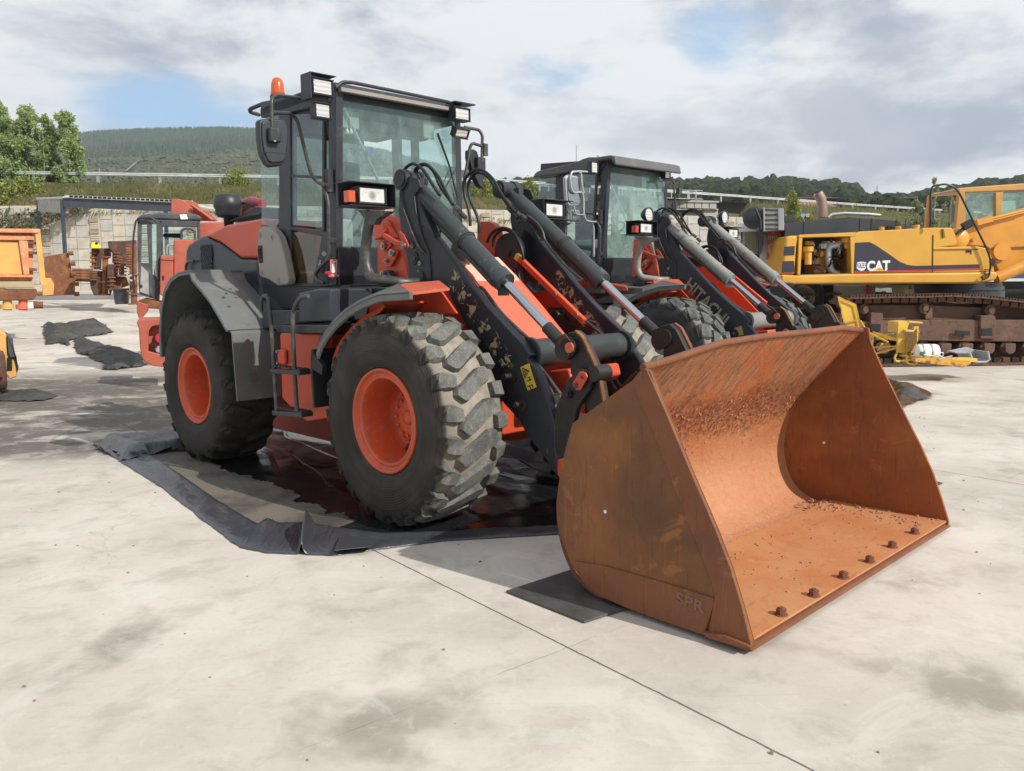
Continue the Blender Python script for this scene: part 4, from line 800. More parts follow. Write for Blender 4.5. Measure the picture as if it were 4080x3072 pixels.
        m.bb((-.17,gy0,gz1-th),(.06,gy1,gz1)); m.bb((-.17,gy0,gz0),(.06,gy1,gz0+th)); m.bb((-.17,ox-th,gz0),(.06,ox,gz1)); m.bb((-.16,gy0+.02,gz0),(-.15,gy1,gz1)); m.build('lamp_guard','dark_paint',o,.004)
        q=[L1.Y('A',u,v,-1.02) for u,v in((880,985),(868,1060),(845,1200),(845,1340),(875,1430),(945,1462))]; q=[(p[0],s*abs(p[1]),p[2]) for p in q]; q[-1]=(q[-1][0]+.06,s*.86,q[-1][2]); q.append((q[-1][0]+.0,s*.66,q[-1][2]))
        st=MB().tube(fillet(q,.12,7),[.036]+[.042]*(len(fillet(q,.12,7))-1),16); st.ext([(p[0],p[1]) for p in PY('A',[(790,975),(1000,985),(915,1040),(900,1075),(845,1070),(840,1040)],-1.05)],s*1.05,s*.99); st.build('headlight_post','pipe_grey' if V1 else 'beige_panel',root)
        if not V1:
            c=L2.X('F',1005 if s<0 else 1635,740 if s<0 else 762,-.42); m=MB().lathe([(0,-.09),(.05,-.085),(.09,-.03),(.095,.02),(.085,.025),(.08,.01),(0,.01)],(c[0],c[1],c[2]),'x',28); rl=m.build('round_work_light','dark_paint',root); MB().lathe([(0,.018),(.06,.016),(.082,.01)],c,'x',24).build('lens','lamp_lens',rl)
    # decals
    if V1:
        pl=PY('R',[(412,508),(492,470),(565,695),(482,730)],-.645); d0=MB().ext(pl,-.6455,-.642).build('warning_label','yellow_decal',root)
        tr=PY('R',[(430,515),(495,540),(455,605)],-.646); m=MB()
        for i in range(3):
            a=Vector((tr[i][0],-.647,tr[i][1])); b=Vector((tr[(i+1)%3][0],-.647,tr[(i+1)%3][1])); m.tube([a,b],.0035,4)
        for u0,v0,u1,v1 in((445,540,470,560),(455,530,480,545),(450,570,475,575),(470,640,520,620),(480,690,530,675),(500,680,515,720),(520,670,535,700),(495,600,510,640)): m.tube([L1.Y('R',u0,v0,-.647),L1.Y('R',u1,v1,-.647)],.004,4)
        m.tube([L1.Y('R',447,612,-.647),L1.Y('R',520,590,-.647)],.0015,4); m.build('label_symbol','black_decal',d0)
        # fire extinguisher sign on the cab's front panel side
        ex_=PX('A',[(610,1305),(657,1305),(657,1425),(610,1425)],XF+.004); d0=MB().ext(ex_,XF+.001,XF+.004,0).build('extinguisher_sign','red_decal',root)
        X2=XF+.0065
        m=MB(); m.ext(PX('A',[(622,1335),(642,1335),(645,1395),(620,1395)],X2),XF+.0045,X2,0); m.ext(PX('A',[(628,1318),(650,1318),(650,1323),(636,1325),(636,1336),(628,1336)],X2),XF+.0045,X2,0)
        for q in([(613,1309),(654,1309),(654,1311),(613,1311)],[(613,1309),(615,1309),(615,1404),(613,1404)],[(652,1309),(654,1309),(654,1404),(652,1404)],[(613,1402),(654,1402),(654,1404),(613,1404)]): m.ext(PX('A',q,X2),XF+.0045,X2,0)
        m.build('sign_symbol','white_decal',d0)
        c=L1.X('A',633,1414,X2); Mx=Matrix.Translation(Vector((XF+.0045,c[1],c[2])))@Matrix.Rotation(R(90),4,'Z')@Matrix.Rotation(R(90),4,'X'); text_mesh('sign_text','EXTINTOR',.022,'white_decal',d0,Mx,.001)
        c=L1.X('A',585,1398,XF); m=MB().cyl(c,(c[0]+.04,c[1],c[2]),.018,n=12); m.cyl((c[0]+.04,c[1],c[2]),(c[0]+.05,c[1],c[2]),.02,n=12); m.build('stop_knob','red_decal',root)
    else:
        a=Vector(L2.Y('G',470,865,-.643)); b=Vector(L2.Y('G',838,1248,-.643)); ang=math.atan2((b-a).z,(b-a).x)
        Mx=Matrix.Translation((a+b)/2+Vector((0,-.001,0)))@Matrix.Rotation(-ang,4,'Y')@Matrix.Rotation(R(90),4,'X')
        text_mesh('maker_lettering','HITACHI',.24,'grey_decal',root,Mx,.004,.004,(b-a).length/1.06)
        pl=[(L2.Y('G',u,v,-.645)[0],L2.Y('G',u,v,-.645)[2]) for u,v in((888,1265),(945,1245),(965,1320),(905,1330))]; d0=MB().ext(pl,-.646,-.642).build('warning_label','dull_yellow',root)
    return root
def N_(a,b): return mnoise.noise(Vector((a,b,3.3)))
def add_bucket(root):
    S1=-1.39
    side=[(2.455,1.335),(2.42,1.35),(2.385,1.33),(2.34,1.28)]+PY('K',[(155,520),(120,650),(95,760),(78,900),(80,970),(95,1050),(150,1190),(200,1265),(270,1330),(400,1385),(560,1445),(760,1520),(1000,1588),(1005,1560),(960,1395),(905,1210),(830,1015),(745,820),(655,605),(590,450)],S1)
    b=MB(); b.ext(side,-1.39,-1.365); sh=b.build('bucket','bucket_outer',root,.004); sh['label']='big rusty bucket resting on the concrete'
    farp=[(2.455,1.335),(2.44,1.43),(2.38,1.44),(2.03,1.06)]+[(p[0]-.035,p[1]-.02) for p in ((2.02,.97),(1.935,.86),(1.865,.74),(1.82,.60),(1.80,.46),(1.815,.33),(1.86,.21),(1.93,.12),(2.03,.065),(2.15,.042))]+side[15:]; m=MB().ext(farp,1.365,1.39); m.build('side_plate','bucket_inner_side',sh,.004)
    inn=[(p[0]+(.0),p[1]) for p in side]; MB().ext(inn,-1.364,-1.360).build('side_plate_lining','bucket_inner_side',sh)
    prof=[(2.06,1.02),(2.02,.97),(1.935,.86),(1.865,.74),(1.82,.60),(1.80,.46),(1.815,.33),(1.86,.21),(1.93,.12),(2.03,.065),(2.15,.042),(2.6,.04),(2.98,.045)]
    sp=[]; P3=smooth_path([(p[0],0,p[1]) for p in prof],4); sp=[(p[0],p[2]) for p in P3]
    fl=[(2.2,.064),(3.05,.067)]; MB().strip(fl,-1.36,1.36,.012).build('floor_plate','bucket_inner',sh)
    m=MB(); m.ext([(2.80,.02),(3.055,.02),(3.075,.03),(3.03,.056),(2.80,.056)],-1.395,1.395); m.build('cutting_edge','bucket_edge',sh,.003)
    # spill guard: a ridge that rises to a flat top
    rid=[L1.X('K',u,v,2.40) for u,v in((520,243),(640,205),(760,165),(870,130),(1080,98),(1290,78),(1440,60))]; rid=[(p[1],p[2]) for p in rid]; rid[0]=(-1.36,rid[0][1])
    rid=[p for p in rid if p[0]<1.34]; top=rid+[(1.362,1.425)]; m=MB(); cols=[]
    for y,z in top:
        P3=smooth_path([(2.405,0,z-.015),(2.23,0,1.02+(z-1.02)*.50)]+[(p[0],0,p[1]) for p in prof],4); fr_=[(p[0],p[2]) for p in P3]; cols.append((y,fr_))
    n=len(cols[0][1])
    for y,fr_ in cols:
        for i,(x,z) in enumerate(fr_):
            a=fr_[max(i-1,0)]; b=fr_[min(i+1,n-1)]; dx,dz=b[0]-a[0],b[1]-a[1]; l=math.hypot(dx,dz) or 1; m.v+=[(x,y,z),(x+dz/l*.028,y,z-dx/l*.028)]
    for c in range(len(cols)-1):
        for i in range(n-1):
            a=(c*n+i)*2; b=((c+1)*n+i)*2
            m.f+=[[a,a+2,b+2,b],[a+1,b+1,b+3,a+3]]; m.mi+=[0,0]; m.sm+=[True,True]
    m.build('back_sheet','bucket_back',sh)
    vs=[];fs=[]
    for y,z in []: vs+=[(2.062,y,1.005),(2.405,y,z-.015),(2.37,y,z-.01),(2.035,y,1.03)]
    m=MB(); m.tube([(2.388,y,z-.012) for y,z in top],.022,10); m.build('spill_guard','bucket_edge',sh)
    # edge band, wear plate and skid on the near outer face
    band=PY('K',[(480,268),(505,262),(590,450),(655,605),(745,820),(830,1015),(905,1210),(960,1395),(1003,1575),(800,1520),(815,1420),(830,1330),(760,1130),(690,960),(620,780),(550,600),(490,450),(436,325)],S1-.012)
    MB().ext(band,S1-.012,S1+.002).build('edge_band','bucket_edge',sh,.004)
    wp=PY('K',[(155,1172),(300,1195),(500,1250),(700,1310),(825,1350),(825,1380),(790,1490),(780,1525),(560,1450),(400,1390),(270,1334),(200,1268)],S1-.012)
    MB().ext(wp,S1-.014,S1+.002).build('wear_plate','bucket_edge',sh,.004)
    sk=PY('K',[(770,1508),(880,1525),(1002,1580),(980,1590),(870,1560),(800,1540)],S1-.03); MB().ext(sk,S1-.035,S1+.05).build('corner_skid','bucket_edge',sh,.006)
    a=Vector(L1.Y('K',660,1350,S1-.014)); b_=Vector(L1.Y('K',768,1392,S1-.014)); ang=math.atan2((b_-a).z,(b_-a).x)
    Mx=Matrix.Translation((a+b_)/2)@Matrix.Rotation(-ang,4,'Y')@Matrix.Rotation(R(90),4,'X'); text_mesh('bucket_lettering','SPR',.085,'bucket_letter',sh,Mx,.004,.002,1.25)
    for u,v in((1145,1425),(1300,1335),(1440,1250),(1565,1175),(1672,1105),(1778,1040)):
        p=L1.Z('K',u,v,.075); m=MB(); m.tube([(0,0,0),(0,0,.032)],[.028,.028],6,True,False); m.tube([(0,0,.03),(0,0,.04)],[.018,.015],8); m.lathe([(.036,0),(.034,.006),(0,.006)],axis='z',n=20)
        m.build('edge_bolt','bucket_bolt',sh,.003,(p[0],p[1],.073))
    p=L1.Y('K',312,938,S1); MB().cyl((p[0],S1-.004,p[2]),(p[0],S1+.001,p[2]),.010,n=16).build('pale_dot','white_decal',sh); p=L1.Y('K',1347,612,1.355); MB().cyl((p[0],1.362,p[2]),(p[0],1.355,p[2]),.010,n=16).build('pale_dot','white_decal',sh)
    # loose lumps of caked earth on the floor
    rnd=random.Random(5); m=MB()
    for k in range(230):
        if k<120: y=rnd.uniform(1.02,1.34); x=2.05+rnd.random()*.95; 
        else: x,y=rnd.uniform(2.3,2.95),rnd.uniform(-1.3,1.3)
        r=rnd.uniform(.003,.012)*(1.3 if k<120 else .8); m.box((x,y,.073),(r*2,r*1.6,r*1.3),Matrix.Rotation(rnd.random()*3,3,'Z'),.6)
    tag(m.build('caked_earth','bucket_earth',sh),kind='stuff')
    m=MB(); pf=cols[5][1]
    for k in range(260):
        y=rnd.uniform(-1.3,1.3); zc=.80+.10*N_(y*1.3,2)+.16*rnd.gauss(0,1)*(.5+.5*abs(N_(y*3,5)))
        if N_(y*4,zc*7)<-.12 or not .45<zc<1.2: continue
        i=min(range(len(pf)),key=lambda i: abs(pf[i][1]-zc)+(9 if pf[i][0]<1.75 or i>len(pf)-12 else 0)); x=pf[i][0]
        if i+1<len(pf): t_=rnd.random(); x+=(pf[i+1][0]-x)*t_; zc=pf[i][1]+(pf[i+1][1]-pf[i][1])*t_
        r=rnd.uniform(.003,.010)*(1.5 if rnd.random()<.12 else 1); m.box((x+r*.1,y,zc),(r*.9,r*rnd.uniform(1.2,2.6),r*rnd.uniform(1.2,2.4)),Matrix.Rotation(rnd.random()*3,3,'X'),.6)
    tag(m.build('caked_earth','bucket_clod',sh),kind='stuff')
    for s in(-1,1): MB().ext([(1.76,.25),(1.66,.30),(1.62,.5),(1.75,.95),(1.88,.92),(1.77,.6),(1.75,.4)],s*.75,s*.60).build('bucket_bracket','rust_link',sh,.01)
mat('orange_glare',(.74,.42,.33),.45,0,((6,.5,.75,(.66,.26,.16)),)); mat('bucket_clod',(.33,.11,.055),.9,0,((6,.5,.7,(.40,.19,.13)),)); mat('bucket_bolt',(.16,.055,.025),.7,0,(),(60,.3)); mat('bucket_earth',(.38,.19,.12),.9); mat('bucket_letter',(.20,.105,.06),.7)
mat('roof_grey',(.10,.10,.10),.5,0,((3,.5,.8,(.15,.15,.15)),(20,.65,.8,(.05,.05,.05))),(30,.05)); mat('dull_yellow',(.30,.26,.12),.6); mat('window_green',(.03,.22,.14),.4); mat('mirror_glass',(.35,.37,.38),.15,.9)
ld1=loader(L1,1,'orange and black wheel loader with a huge rusty bucket, standing on black plastic','wheel loader'); add_bucket(ld1)
ld2=loader(L2,2,'grey-roofed wheel loader with pale lettering on its lift arm, parked behind the rusty bucket','wheel loader')
# =================== ground ===================
def gz(x,y):
    t=max(0,y-20.)
    f=min(1,max(0,(6-x)/12)); return (.055*t*t/(t+3))*f if y<60 else (.055*40*40/43)*f
def ground_mat():
    m,t=newmat('yard_concrete'); g=t.n('TexCoord').outputs['Object']; x,y,z=sep(t,g)
    a=t.noise(g,.55,8,.6,.3); b=t.noise(g,2.6,8,.65,.4); f=t.noise(g,26,7,.7)
    c=t.mix(t.ramp(a,.3,.7),(.465,.418,.362),(.625,.57,.507))
    c=t.mix(t.m('MULTIPLY',t.ramp(b,.48,.70),.42),c,(.29,.262,.22))
    c=t.mix(t.m('MULTIPLY',t.ramp(f,.5,.75),.28),c,(.34,.32,.28))
    blot=t.noise(t.map(g,(1,1,1),(0,0,.3),(9,4,0)),.95,5,.55,.2); c=t.mix(t.m('MULTIPLY',t.ramp(blot,.56,.70),.65),c,(.22,.19,.155))
    # stained strip further back on the left, with the loader's shadow painted into it
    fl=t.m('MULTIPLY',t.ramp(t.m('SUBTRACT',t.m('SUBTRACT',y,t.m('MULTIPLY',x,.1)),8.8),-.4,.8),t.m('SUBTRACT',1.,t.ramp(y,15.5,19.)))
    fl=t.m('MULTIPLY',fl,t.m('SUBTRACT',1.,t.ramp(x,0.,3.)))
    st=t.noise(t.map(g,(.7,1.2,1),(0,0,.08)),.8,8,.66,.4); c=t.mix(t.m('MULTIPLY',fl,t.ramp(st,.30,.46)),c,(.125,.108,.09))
    # hand-size rusty spots
    rs=t.noise(t.map(g,(1,1,1),(0,0,0),(2,7,0)),2.1,6,.7); c=t.mix(t.m('MULTIPLY',t.ramp(rs,.70,.76),.6),c,(.30,.16,.08))
    b2=t.noise(t.map(g,(1,1,1),(0,0,1.1),(4,14,0)),6.,9,.72,.6); c=t.mix(t.m('MULTIPLY',t.ramp(b2,.55,.68),.2),c,(.27,.24,.20)); c=t.mix(t.m('MULTIPLY',t.ramp(b2,.44,.36),.2),c,(.66,.63,.57))
    # fine scratches and tyre scuffs
    sc_=t.noise(t.map(g,(.8,22,1),(0,0,.5)),2.2,5,.6); c=t.mix(t.m('MULTIPLY',t.ramp(sc_,.60,.70),.16),c,(.3,.28,.25))
    sc2=t.noise(t.map(g,(.5,14,1),(0,0,-.35)),2.6,5,.6); c=t.mix(t.m('MULTIPLY',t.ramp(sc2,.62,.70),.16),c,(.28,.26,.23))
    # hairline cracks
    vo=t.n('TexVoronoi',{'Vector':t.map(t.n('VectorMath',{0:g,1:t.n('TexNoise',{'Vector':g,'Scale':3.,'Detail':6.}).outputs[1]},operation='ADD').outputs[0],(1,1,1)),'Scale':.32},feature='DISTANCE_TO_EDGE').outputs[0]
    cr=t.m('MULTIPLY',t.m('SUBTRACT',1.,t.ramp(vo,.0,.0035)),t.ramp(t.noise(g,.4,3),.5,.6)); c=t.mix(t.m('MULTIPLY',cr,.3),c,(.15,.14,.12))
    ag=t.noise(g,95,3,.8); c=t.mix(t.m('MULTIPLY',t.ramp(ag,.60,.72),.3),c,(.22,.2,.17)); c=t.mix(t.m('MULTIPLY',t.ramp(ag,.40,.30),.25),c,(.75,.73,.68))
    dr=t.n('TexVoronoi',{'Vector':g,'Scale':1.9}).outputs[0]; c=t.mix(t.m('MULTIPLY',t.m('SUBTRACT',1.,t.ramp(dr,.012,.03)),.55),c,(.16,.14,.12))
    pa=t.noise(t.map(g,(1,1,1),(0,0,0),(20,3,0)),1.4,9,.72,.8); c=t.mix(t.m('MULTIPLY',t.ramp(pa,.52,.60),.22),c,(.70,.67,.61))
    # saw-cut joints: two directions
    j0=ground('T',820,1195); j1=ground('T',1760,1666); dx,dy=j1[0]-j0[0],j1[1]-j0[1]; l=math.hypot(dx,dy); dx/=l; dy/=l
    wob=t.m('MULTIPLY',t.m('SUBTRACT',t.noise(g,9,5,.7),.5),.02)
    def joint(nx,ny,off,sp,wd):
        d=t.m('SUBTRACT',t.m('ADD',t.m('MULTIPLY',x,nx),t.m('MULTIPLY',y,ny)),off); d=t.m('ADD',d,wob)
        q=t.m('ABSOLUTE',t.m('SUBTRACT',t.m('MODULO',t.m('ADD',d,sp*40.5),sp),sp/2)); return t.m('SUBTRACT',1.,t.ramp(q,wd*.4,wd))
    n_=(-dy,dx); J=t.m('MAXIMUM',joint(n_[0],n_[1],n_[0]*j0[0]+n_[1]*j0[1],5.2,.008),0.)
    k0=ground('K',500,1440); J2=joint(dx,dy,dx*k0[0]+dy*k0[1],5.0,.006)
    J=t.m('MAXIMUM',J,t.m('MULTIPLY',J2,t.m('MULTIPLY',t.ramp(t.noise(g,1.7,4,.6),.45,.6),.35))); c=t.mix(t.m('MULTIPLY',J,.85),c,(.07,.06,.05))
    h=t.m('ADD',t.m('MULTIPLY',f,.35),t.m('ADD',t.m('MULTIPLY',b,.4),t.m('MULTIPLY',t.m('MAXIMUM',J,cr),-1.2)))
    finish(t,c,t.m('ADD',.62,t.m('MULTIPLY',b,.3)),0,t.n('Bump',{'Strength':.35,'Distance':.012,'Height':h}).outputs[0],0,.35)
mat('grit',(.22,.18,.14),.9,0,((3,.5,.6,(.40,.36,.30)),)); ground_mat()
g_=MB(); xs=[-400,-120,-60]+[-40+4*i for i in range(21)]+[60,120,400]; ys=[-30,-10,0,10,18]+[20+2*i for i in range(21)]+[70,120,400]
vs=[(x,y,gz(x,y)) for y in ys for x in xs]; n=len(xs); fs=[(j*n+i,j*n+i+1,(j+1)*n+i+1,(j+1)*n+i) for j in range(len(ys)-1) for i in range(n-1)]
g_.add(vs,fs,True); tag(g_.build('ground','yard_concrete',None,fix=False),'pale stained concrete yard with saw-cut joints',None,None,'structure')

rg=random.Random(21); m=MB()
for k in range(300):
    x=rg.uniform(-4.5,6.5); y=rg.uniform(1.6,13.); r=rg.uniform(.003,.011)*(1.6 if k%17==0 else 1); m.box((x,y,r*.4),(r*2,r*1.5,r),Matrix.Rotation(rg.random()*3,3,'Z'),.6)
tag(m.build('loose_grit','grit',None,fix=False),'small stones and grit scattered over the concrete yard','grit',None,'stuff')
# =================== helpers for world-frame things ===================
CUR=[WF]
def aim(u):
    """things off to the side stand square to the line of sight from the yard's middle: they get their own heading"""
    CUR[0]=WF if u is None else Frame(0,0,-math.atan2(u-CX,CF))
def at(z,u,v,depth): return CUR[0].Y(z,u,v,depth)
def thing(name,label,cat,loc,group=None):
    o=empty(name,None,(0,0,0)); tag(o,label,cat,group); o['_l']=list(loc); return o
def settle(o):
    l=Vector(o['_l']); del o['_l']; h=CUR[0].h; o.location=Matrix.Rotation(h,3,'Z')@l; o.rotation_euler=(0,0,h)
    for c in o.children: c.location=Vector(c.location)-l
def solo(mb,name,mats,label,cat,loc,group=None,**kw):
    l=Vector(loc); mb.v=[tuple(Vector(p)-l) for p in mb.v]
    h=CUR[0].h; o=mb.build(name,mats,None,loc=tuple(Matrix.Rotation(h,3,'Z')@l),**kw); o.rotation_euler=(0,0,h); return tag(o,label,cat,group)
def PW(z,pts,d): return [(at(z,u,v,d)[0],at(z,u,v,d)[2]) for u,v in pts]
def inpoly(p,poly):
    c=False; n=len(poly)
    for i in range(n):
        a,b=poly[i],poly[(i+1)%n]
        if (a[1]>p[1])!=(b[1]>p[1]) and p[0]<(b[0]-a[0])*(p[1]-a[1])/(b[1]-a[1])+a[0]: c=not c
    return c
def dseg(p,a,b):
    dx,dy=b[0]-a[0],b[1]-a[1]; t=max(0,min(1,((p[0]-a[0])*dx+(p[1]-a[1])*dy)/(dx*dx+dy*dy+1e-12))); return math.hypot(p[0]-a[0]-dx*t,p[1]-a[1]-dy*t)
def N3(x,y,z=0): return mnoise.noise(Vector((x,y,z)))
def crumple(poly,amp,sc_,step=.03,seed=0,edge=.25,zb=.012):
    """crumpled sheet over a ground polygon"""
    xs=[p[0] for p in poly]; ys=[p[1] for p in poly]; x0,x1,y0,y1=min(xs),max(xs),min(ys),max(ys)
    nx=int((x1-x0)/step)+1; ny=int((y1-y0)/step)+1; idx={}; mb=MB()
    def zf(x,y):
        d=min(dseg((x,y),poly[i],poly[(i+1)%len(poly)]) for i in range(len(poly)))
        r=1.1*VF(x*sc_*.8+seed+y*.3,y*sc_*1.1+seed*2-x*.4)+.45*VF(x*sc_*2.1-y+seed,y*sc_*2.4+x*.6)+.3*N3(x*.9,y*.9,seed)+.22*VF(x*sc_*5.3+y*2,y*sc_*5.9-x*2)
        return zb+amp*max(0,r)*min(1,d/edge)
    for j in range(ny+1):
        for i in range(nx+1):
            x=x0+i*step; y=y0+j*step
            jx=N3(x*3,y*3,seed)*.09+N3(x*9,y*9,seed)*.05; 
            if inpoly((x+jx,y+jx),poly): idx[(i,j)]=len(mb.v); mb.v.append((x,y,zf(x,y)+gz(x,y)))
    for (i,j),a in idx.items():
        b=idx.get((i+1,j)); c=idx.get((i+1,j+1)); d=idx.get((i,j+1))
        if b is not None and c is not None and d is not None: mb.f.append([a,b,c,d]); mb.mi.append(0); mb.sm.append(True)
    return mb
def VF(x,y,z=0.):
    return min(1.,mnoise.voronoi(Vector((x,y,z)),distance_metric='MANHATTAN')[0][0])
def slab(poly,th,z0=.004):
    return MB().ext([(p[0],p[1]) for p in poly],z0,z0+th,2)
# ---- plastic sheeting ----
def tarp_mat(name,col,dust,k0,k1,rough=.22,ws=7,bs=.5):
    m,t=newmat(name); g=t.n('TexCoord').outputs['Object']
    a=t.noise(g,1.3,7,.62,.4); c=t.mix(t.m('MULTIPLY',t.ramp(a,k0,k1),.9),col,dust); f=t.noise(t.map(g,(1,2.4,1),(0,0,.7)),30,6,.7)
    c=t.mix(t.m('MULTIPLY',t.ramp(f,.5,.7),.3),c,dust)
    wr=t.noise(t.map(g,(1,3.2,1),(0,0,.9)),ws,7,.55,1.2); w2=t.noise(t.map(g,(1,2.6,1),(0,0,-.5)),ws*1.7,6,.55,1.)
    rid=t.m('ADD',t.m('SUBTRACT',1.,t.m('MULTIPLY',t.m('ABSOLUTE',t.m('SUBTRACT',wr,.5)),6.),clamp=True),t.m('SUBTRACT',1.,t.m('MULTIPLY',t.m('ABSOLUTE',t.m('SUBTRACT',w2,.5)),7.),clamp=True))
    finish(t,c,t.m('ADD',rough,t.m('MULTIPLY',t.ramp(a,k0,k1),.35)),0,t.n('Bump',{'Strength':bs,'Distance':.02,'Height':rid}).outputs[0],0,.6)
tarp_mat('plastic_black',(.012,.013,.015),(.05,.048,.045),.58,.88,.15,2.2,.05)
tarp_mat('plastic_edge',(.045,.05,.06),(.08,.08,.08),.55,.9,.30,3,.15)
tarp_mat('plastic_dusty',(.062,.054,.046),(.16,.14,.115),.34,.6,.55,3,.25)
tarp_mat('rag_grey',(.03,.028,.026),(.10,.095,.085),.35,.7,.55,5,.6)
tarp_mat('mat_rubber',(.045,.044,.045),(.11,.105,.10),.4,.75,.5,9,.12)
def to1(p): return L1.toloc([p[0],p[1],0])[:2]
edge_px=[(200,962),(262,1000),(345,1052),(430,1118),(515,1184),(575,1196),(640,1199),(720,1202),(820,1188),(960,1170),(1205,1156),(1500,1120)]
inner_px=[(262,958),(330,988),(392,1030),(470,1085),(560,1140),(610,1135),(660,1132),(740,1150),(830,1158),(960,1155),(1205,1142),(1500,1105)]
E1=[to1(ground('T',*p)) for p in edge_px]; I1=[to1(ground('T',*p)) for p in inner_px]
def ynear(x,P):
    for i in range(len(P)-1):
        a,b=P[i],P[i+1]
        if a[0]<=x<=b[0] or b[0]<=x<=a[0]:
            return a[1]+(b[1]-a[1])*(x-a[0])/(b[0]-a[0]+1e-9)
    return P[0][1] if x<P[0][0] else P[-1][1]
def main_tarp():
    mb=MB(); x0,x1=E1[0][0]+.05,2.3; nx,ny=300,170; yf=2.1
    for j in range(ny+1):
        for i in range(nx+1):
            x=x0+(x1-x0)*i/nx; yn=ynear(x,E1)+.10; y=yn+(yf-yn)*j/ny; y+=.03*N3(x*2,5)
            k=max(0,min(1,(y-yn-.75+.4*N3(x*1.3,y*1.3))/.35))
            wx=x+.25*N3(x*.9,y*.9,8); wy=y+.25*N3(x*.9,y*.9,12)
            ph=(wy+wx*.3+.30*N3(wx*.7,wy*.7,5))*3.0; ph-=math.floor(ph); saw=ph if ph<.86 else (1-ph)/.14*.86
            z=.008+k*(.034*saw*(.55+.6*abs(N3(wx*.8,wy*.5,2)))+.016*VF(wx*1.2-wy*.9+7,wy*3.2+wx*1.1))
            mb.v.append((x,y,z))
    n=nx+1
    for j in range(ny):
        for i in range(nx):
            a=j*n+i; xm,ym=mb.v[a][0],mb.v[a][1]; yn=ynear(xm,E1)
            dusty=(ym-yn-.80+.35*N3(xm*.9,ym*1.4,7)+.1*N3(xm*6,ym*6,2))<0 and xm<-.2
            mb.f.append([a,a+1,a+n+1,a+n]); mb.mi.append(1 if dusty else 0); mb.sm.append(bool(dusty))
    o=mb.build('plastic_sheet',['plastic_black','plastic_dusty'],None,fix=False); o.location=L1.o; o.rotation_euler=(0,0,L1.h)
    tag(o,'large black plastic sheet, wrinkled and dusty, spread beneath the nearest wheel loader','plastic sheet')
    # folded-over border
    mb=MB(); pts=[]
    prof=[(0,.005),(.05,.012),(.25,.016),(.5,.012),(.7,.018),(.85,.026),(.95,.030),(1.0,.012)]
    m_=len(prof); rows=0; nseg=26
    for i in range(len(E1)-1):
        for k in range(nseg if i<len(E1)-2 else nseg+1):
            t=k/nseg; e=[E1[i][q]+(E1[i+1][q]-E1[i][q])*t for q in(0,1)]; ii=[I1[i][q]+(I1[i+1][q]-I1[i][q])*t for q in(0,1)]
            s=i+t; wv=.02*N3(s*3.1,1)+.010*N3(s*9,4)
            for a,z in prof:
                pk=math.exp(-((s-6.15)/.10)**2)*.17*math.sin(math.pi*min(1,a*.8+.15))+math.exp(-((s-.35)/.3)**2)*.06*(1-abs(a-.5))
                pk+=.045*math.exp(-((s-4.4)/.35)**2)*a+.03*math.exp(-((s-7.0)/.5)**2)*max(0,1-abs(a-.6)*2)
                zz=z+(abs(N3(s*2.2,a*1.5,3))*.02+.022*max(0,1-abs(N3(s*1.6+a*.9,a*.8,9))*9)+.012*max(0,1-abs(N3(s*3.3-a*1.6,a*1.2,4))*8))*math.sin(math.pi*a)
                mb.v.append((e[0]+(ii[0]-e[0])*a+wv*(1-a)*.8,e[1]+(ii[1]-e[1])*a+wv*(1-a),zz+pk))
            rows+=1
    for r in range(rows-1):
        for c in range(m_-1): a=r*m_+c; mb.f.append([a,a+m_,a+m_+1,a+1]); mb.mi.append(0); mb.sm.append(True)
    b=mb.build('folded_border','plastic_edge',o,fix=False); sol=b.modifiers.new('th','SOLIDIFY'); sol.thickness=.004
    # curled corner at the far left
    q=[to1(ground('T',u,v)) for u,v in((205,965),(228,950),(300,958),(350,940),(400,945),(420,975),(330,985),(262,1000))]
    c_=crumple(q,.09,1.6,.03,3,.14,.01); [None for _ in c_.v]; 
    c_.v=[(x,y,z) for x,y,z in c_.v]; c_.build('curled_corner','plastic_edge',o,fix=False)
    # torn flap lying in front
    fp=[to1(ground('T',u,v)) for u,v in((735,1172),(820,1182),(800,1198),(722,1206))]
    MB().ext(fp,.05,.056,2).build('loose_flap','plastic_edge',o,.004)
main_tarp()
def gp(z,pts,h=0): return [(lambda p:(p[0],p[1]))(ground(z,u,v,h)) for u,v in pts]
wp_=gp('L',[(312,290),(318,272),(430,268),(432,292)],.03)
o=solo(MB().ext([wp_[0],(wp_[0][0]+.02,wp_[0][1]+.22),(wp_[3][0]+.3,wp_[3][1]+.2),(wp_[3][0]+.3,wp_[3][1]-.02)],.012,.10,2),'wooden_block','wood','short dark wooden beam chocked against the rear wheel of the nearest loader','wooden block',(wp_[0][0]+.3,wp_[0][1]+.1,.012),bevel=.008)
mp=gp('T',[(1093,1281),(1236,1234),(1330,1232),(1440,1290),(1262,1348)]); m=MB(); solo(slab(mp,.012),'rubber_mat','mat_rubber','flat worn rubber mat sticking out under the near side of the rusty bucket','rubber mat',(mp[0][0]+.4,mp[0][1],.004),bevel=.003)
mp=gp('T',[(1840,1100),(2010,1040),(2036,1046),(1960,1075)]); solo(slab(mp,.01),'rubber_mat','mat_rubber','thin dark mat corner on the concrete just right of the bucket','rubber mat',(mp[2][0],mp[2][1],.004))
q=gp('T',[(1905,825),(1925,822),(1970,838),(2022,855),(2020,862),(1990,868),(1948,886),(1925,880),(1900,850),(1840,830)])
c_=crumple(q,.09,1.8,.05,8,.3); solo(c_,'plastic_sheet','plastic_black','crumpled black plastic sheet on the concrete behind the right end of the bucket','plastic sheet',(6.2,12.8,0),fix=False)
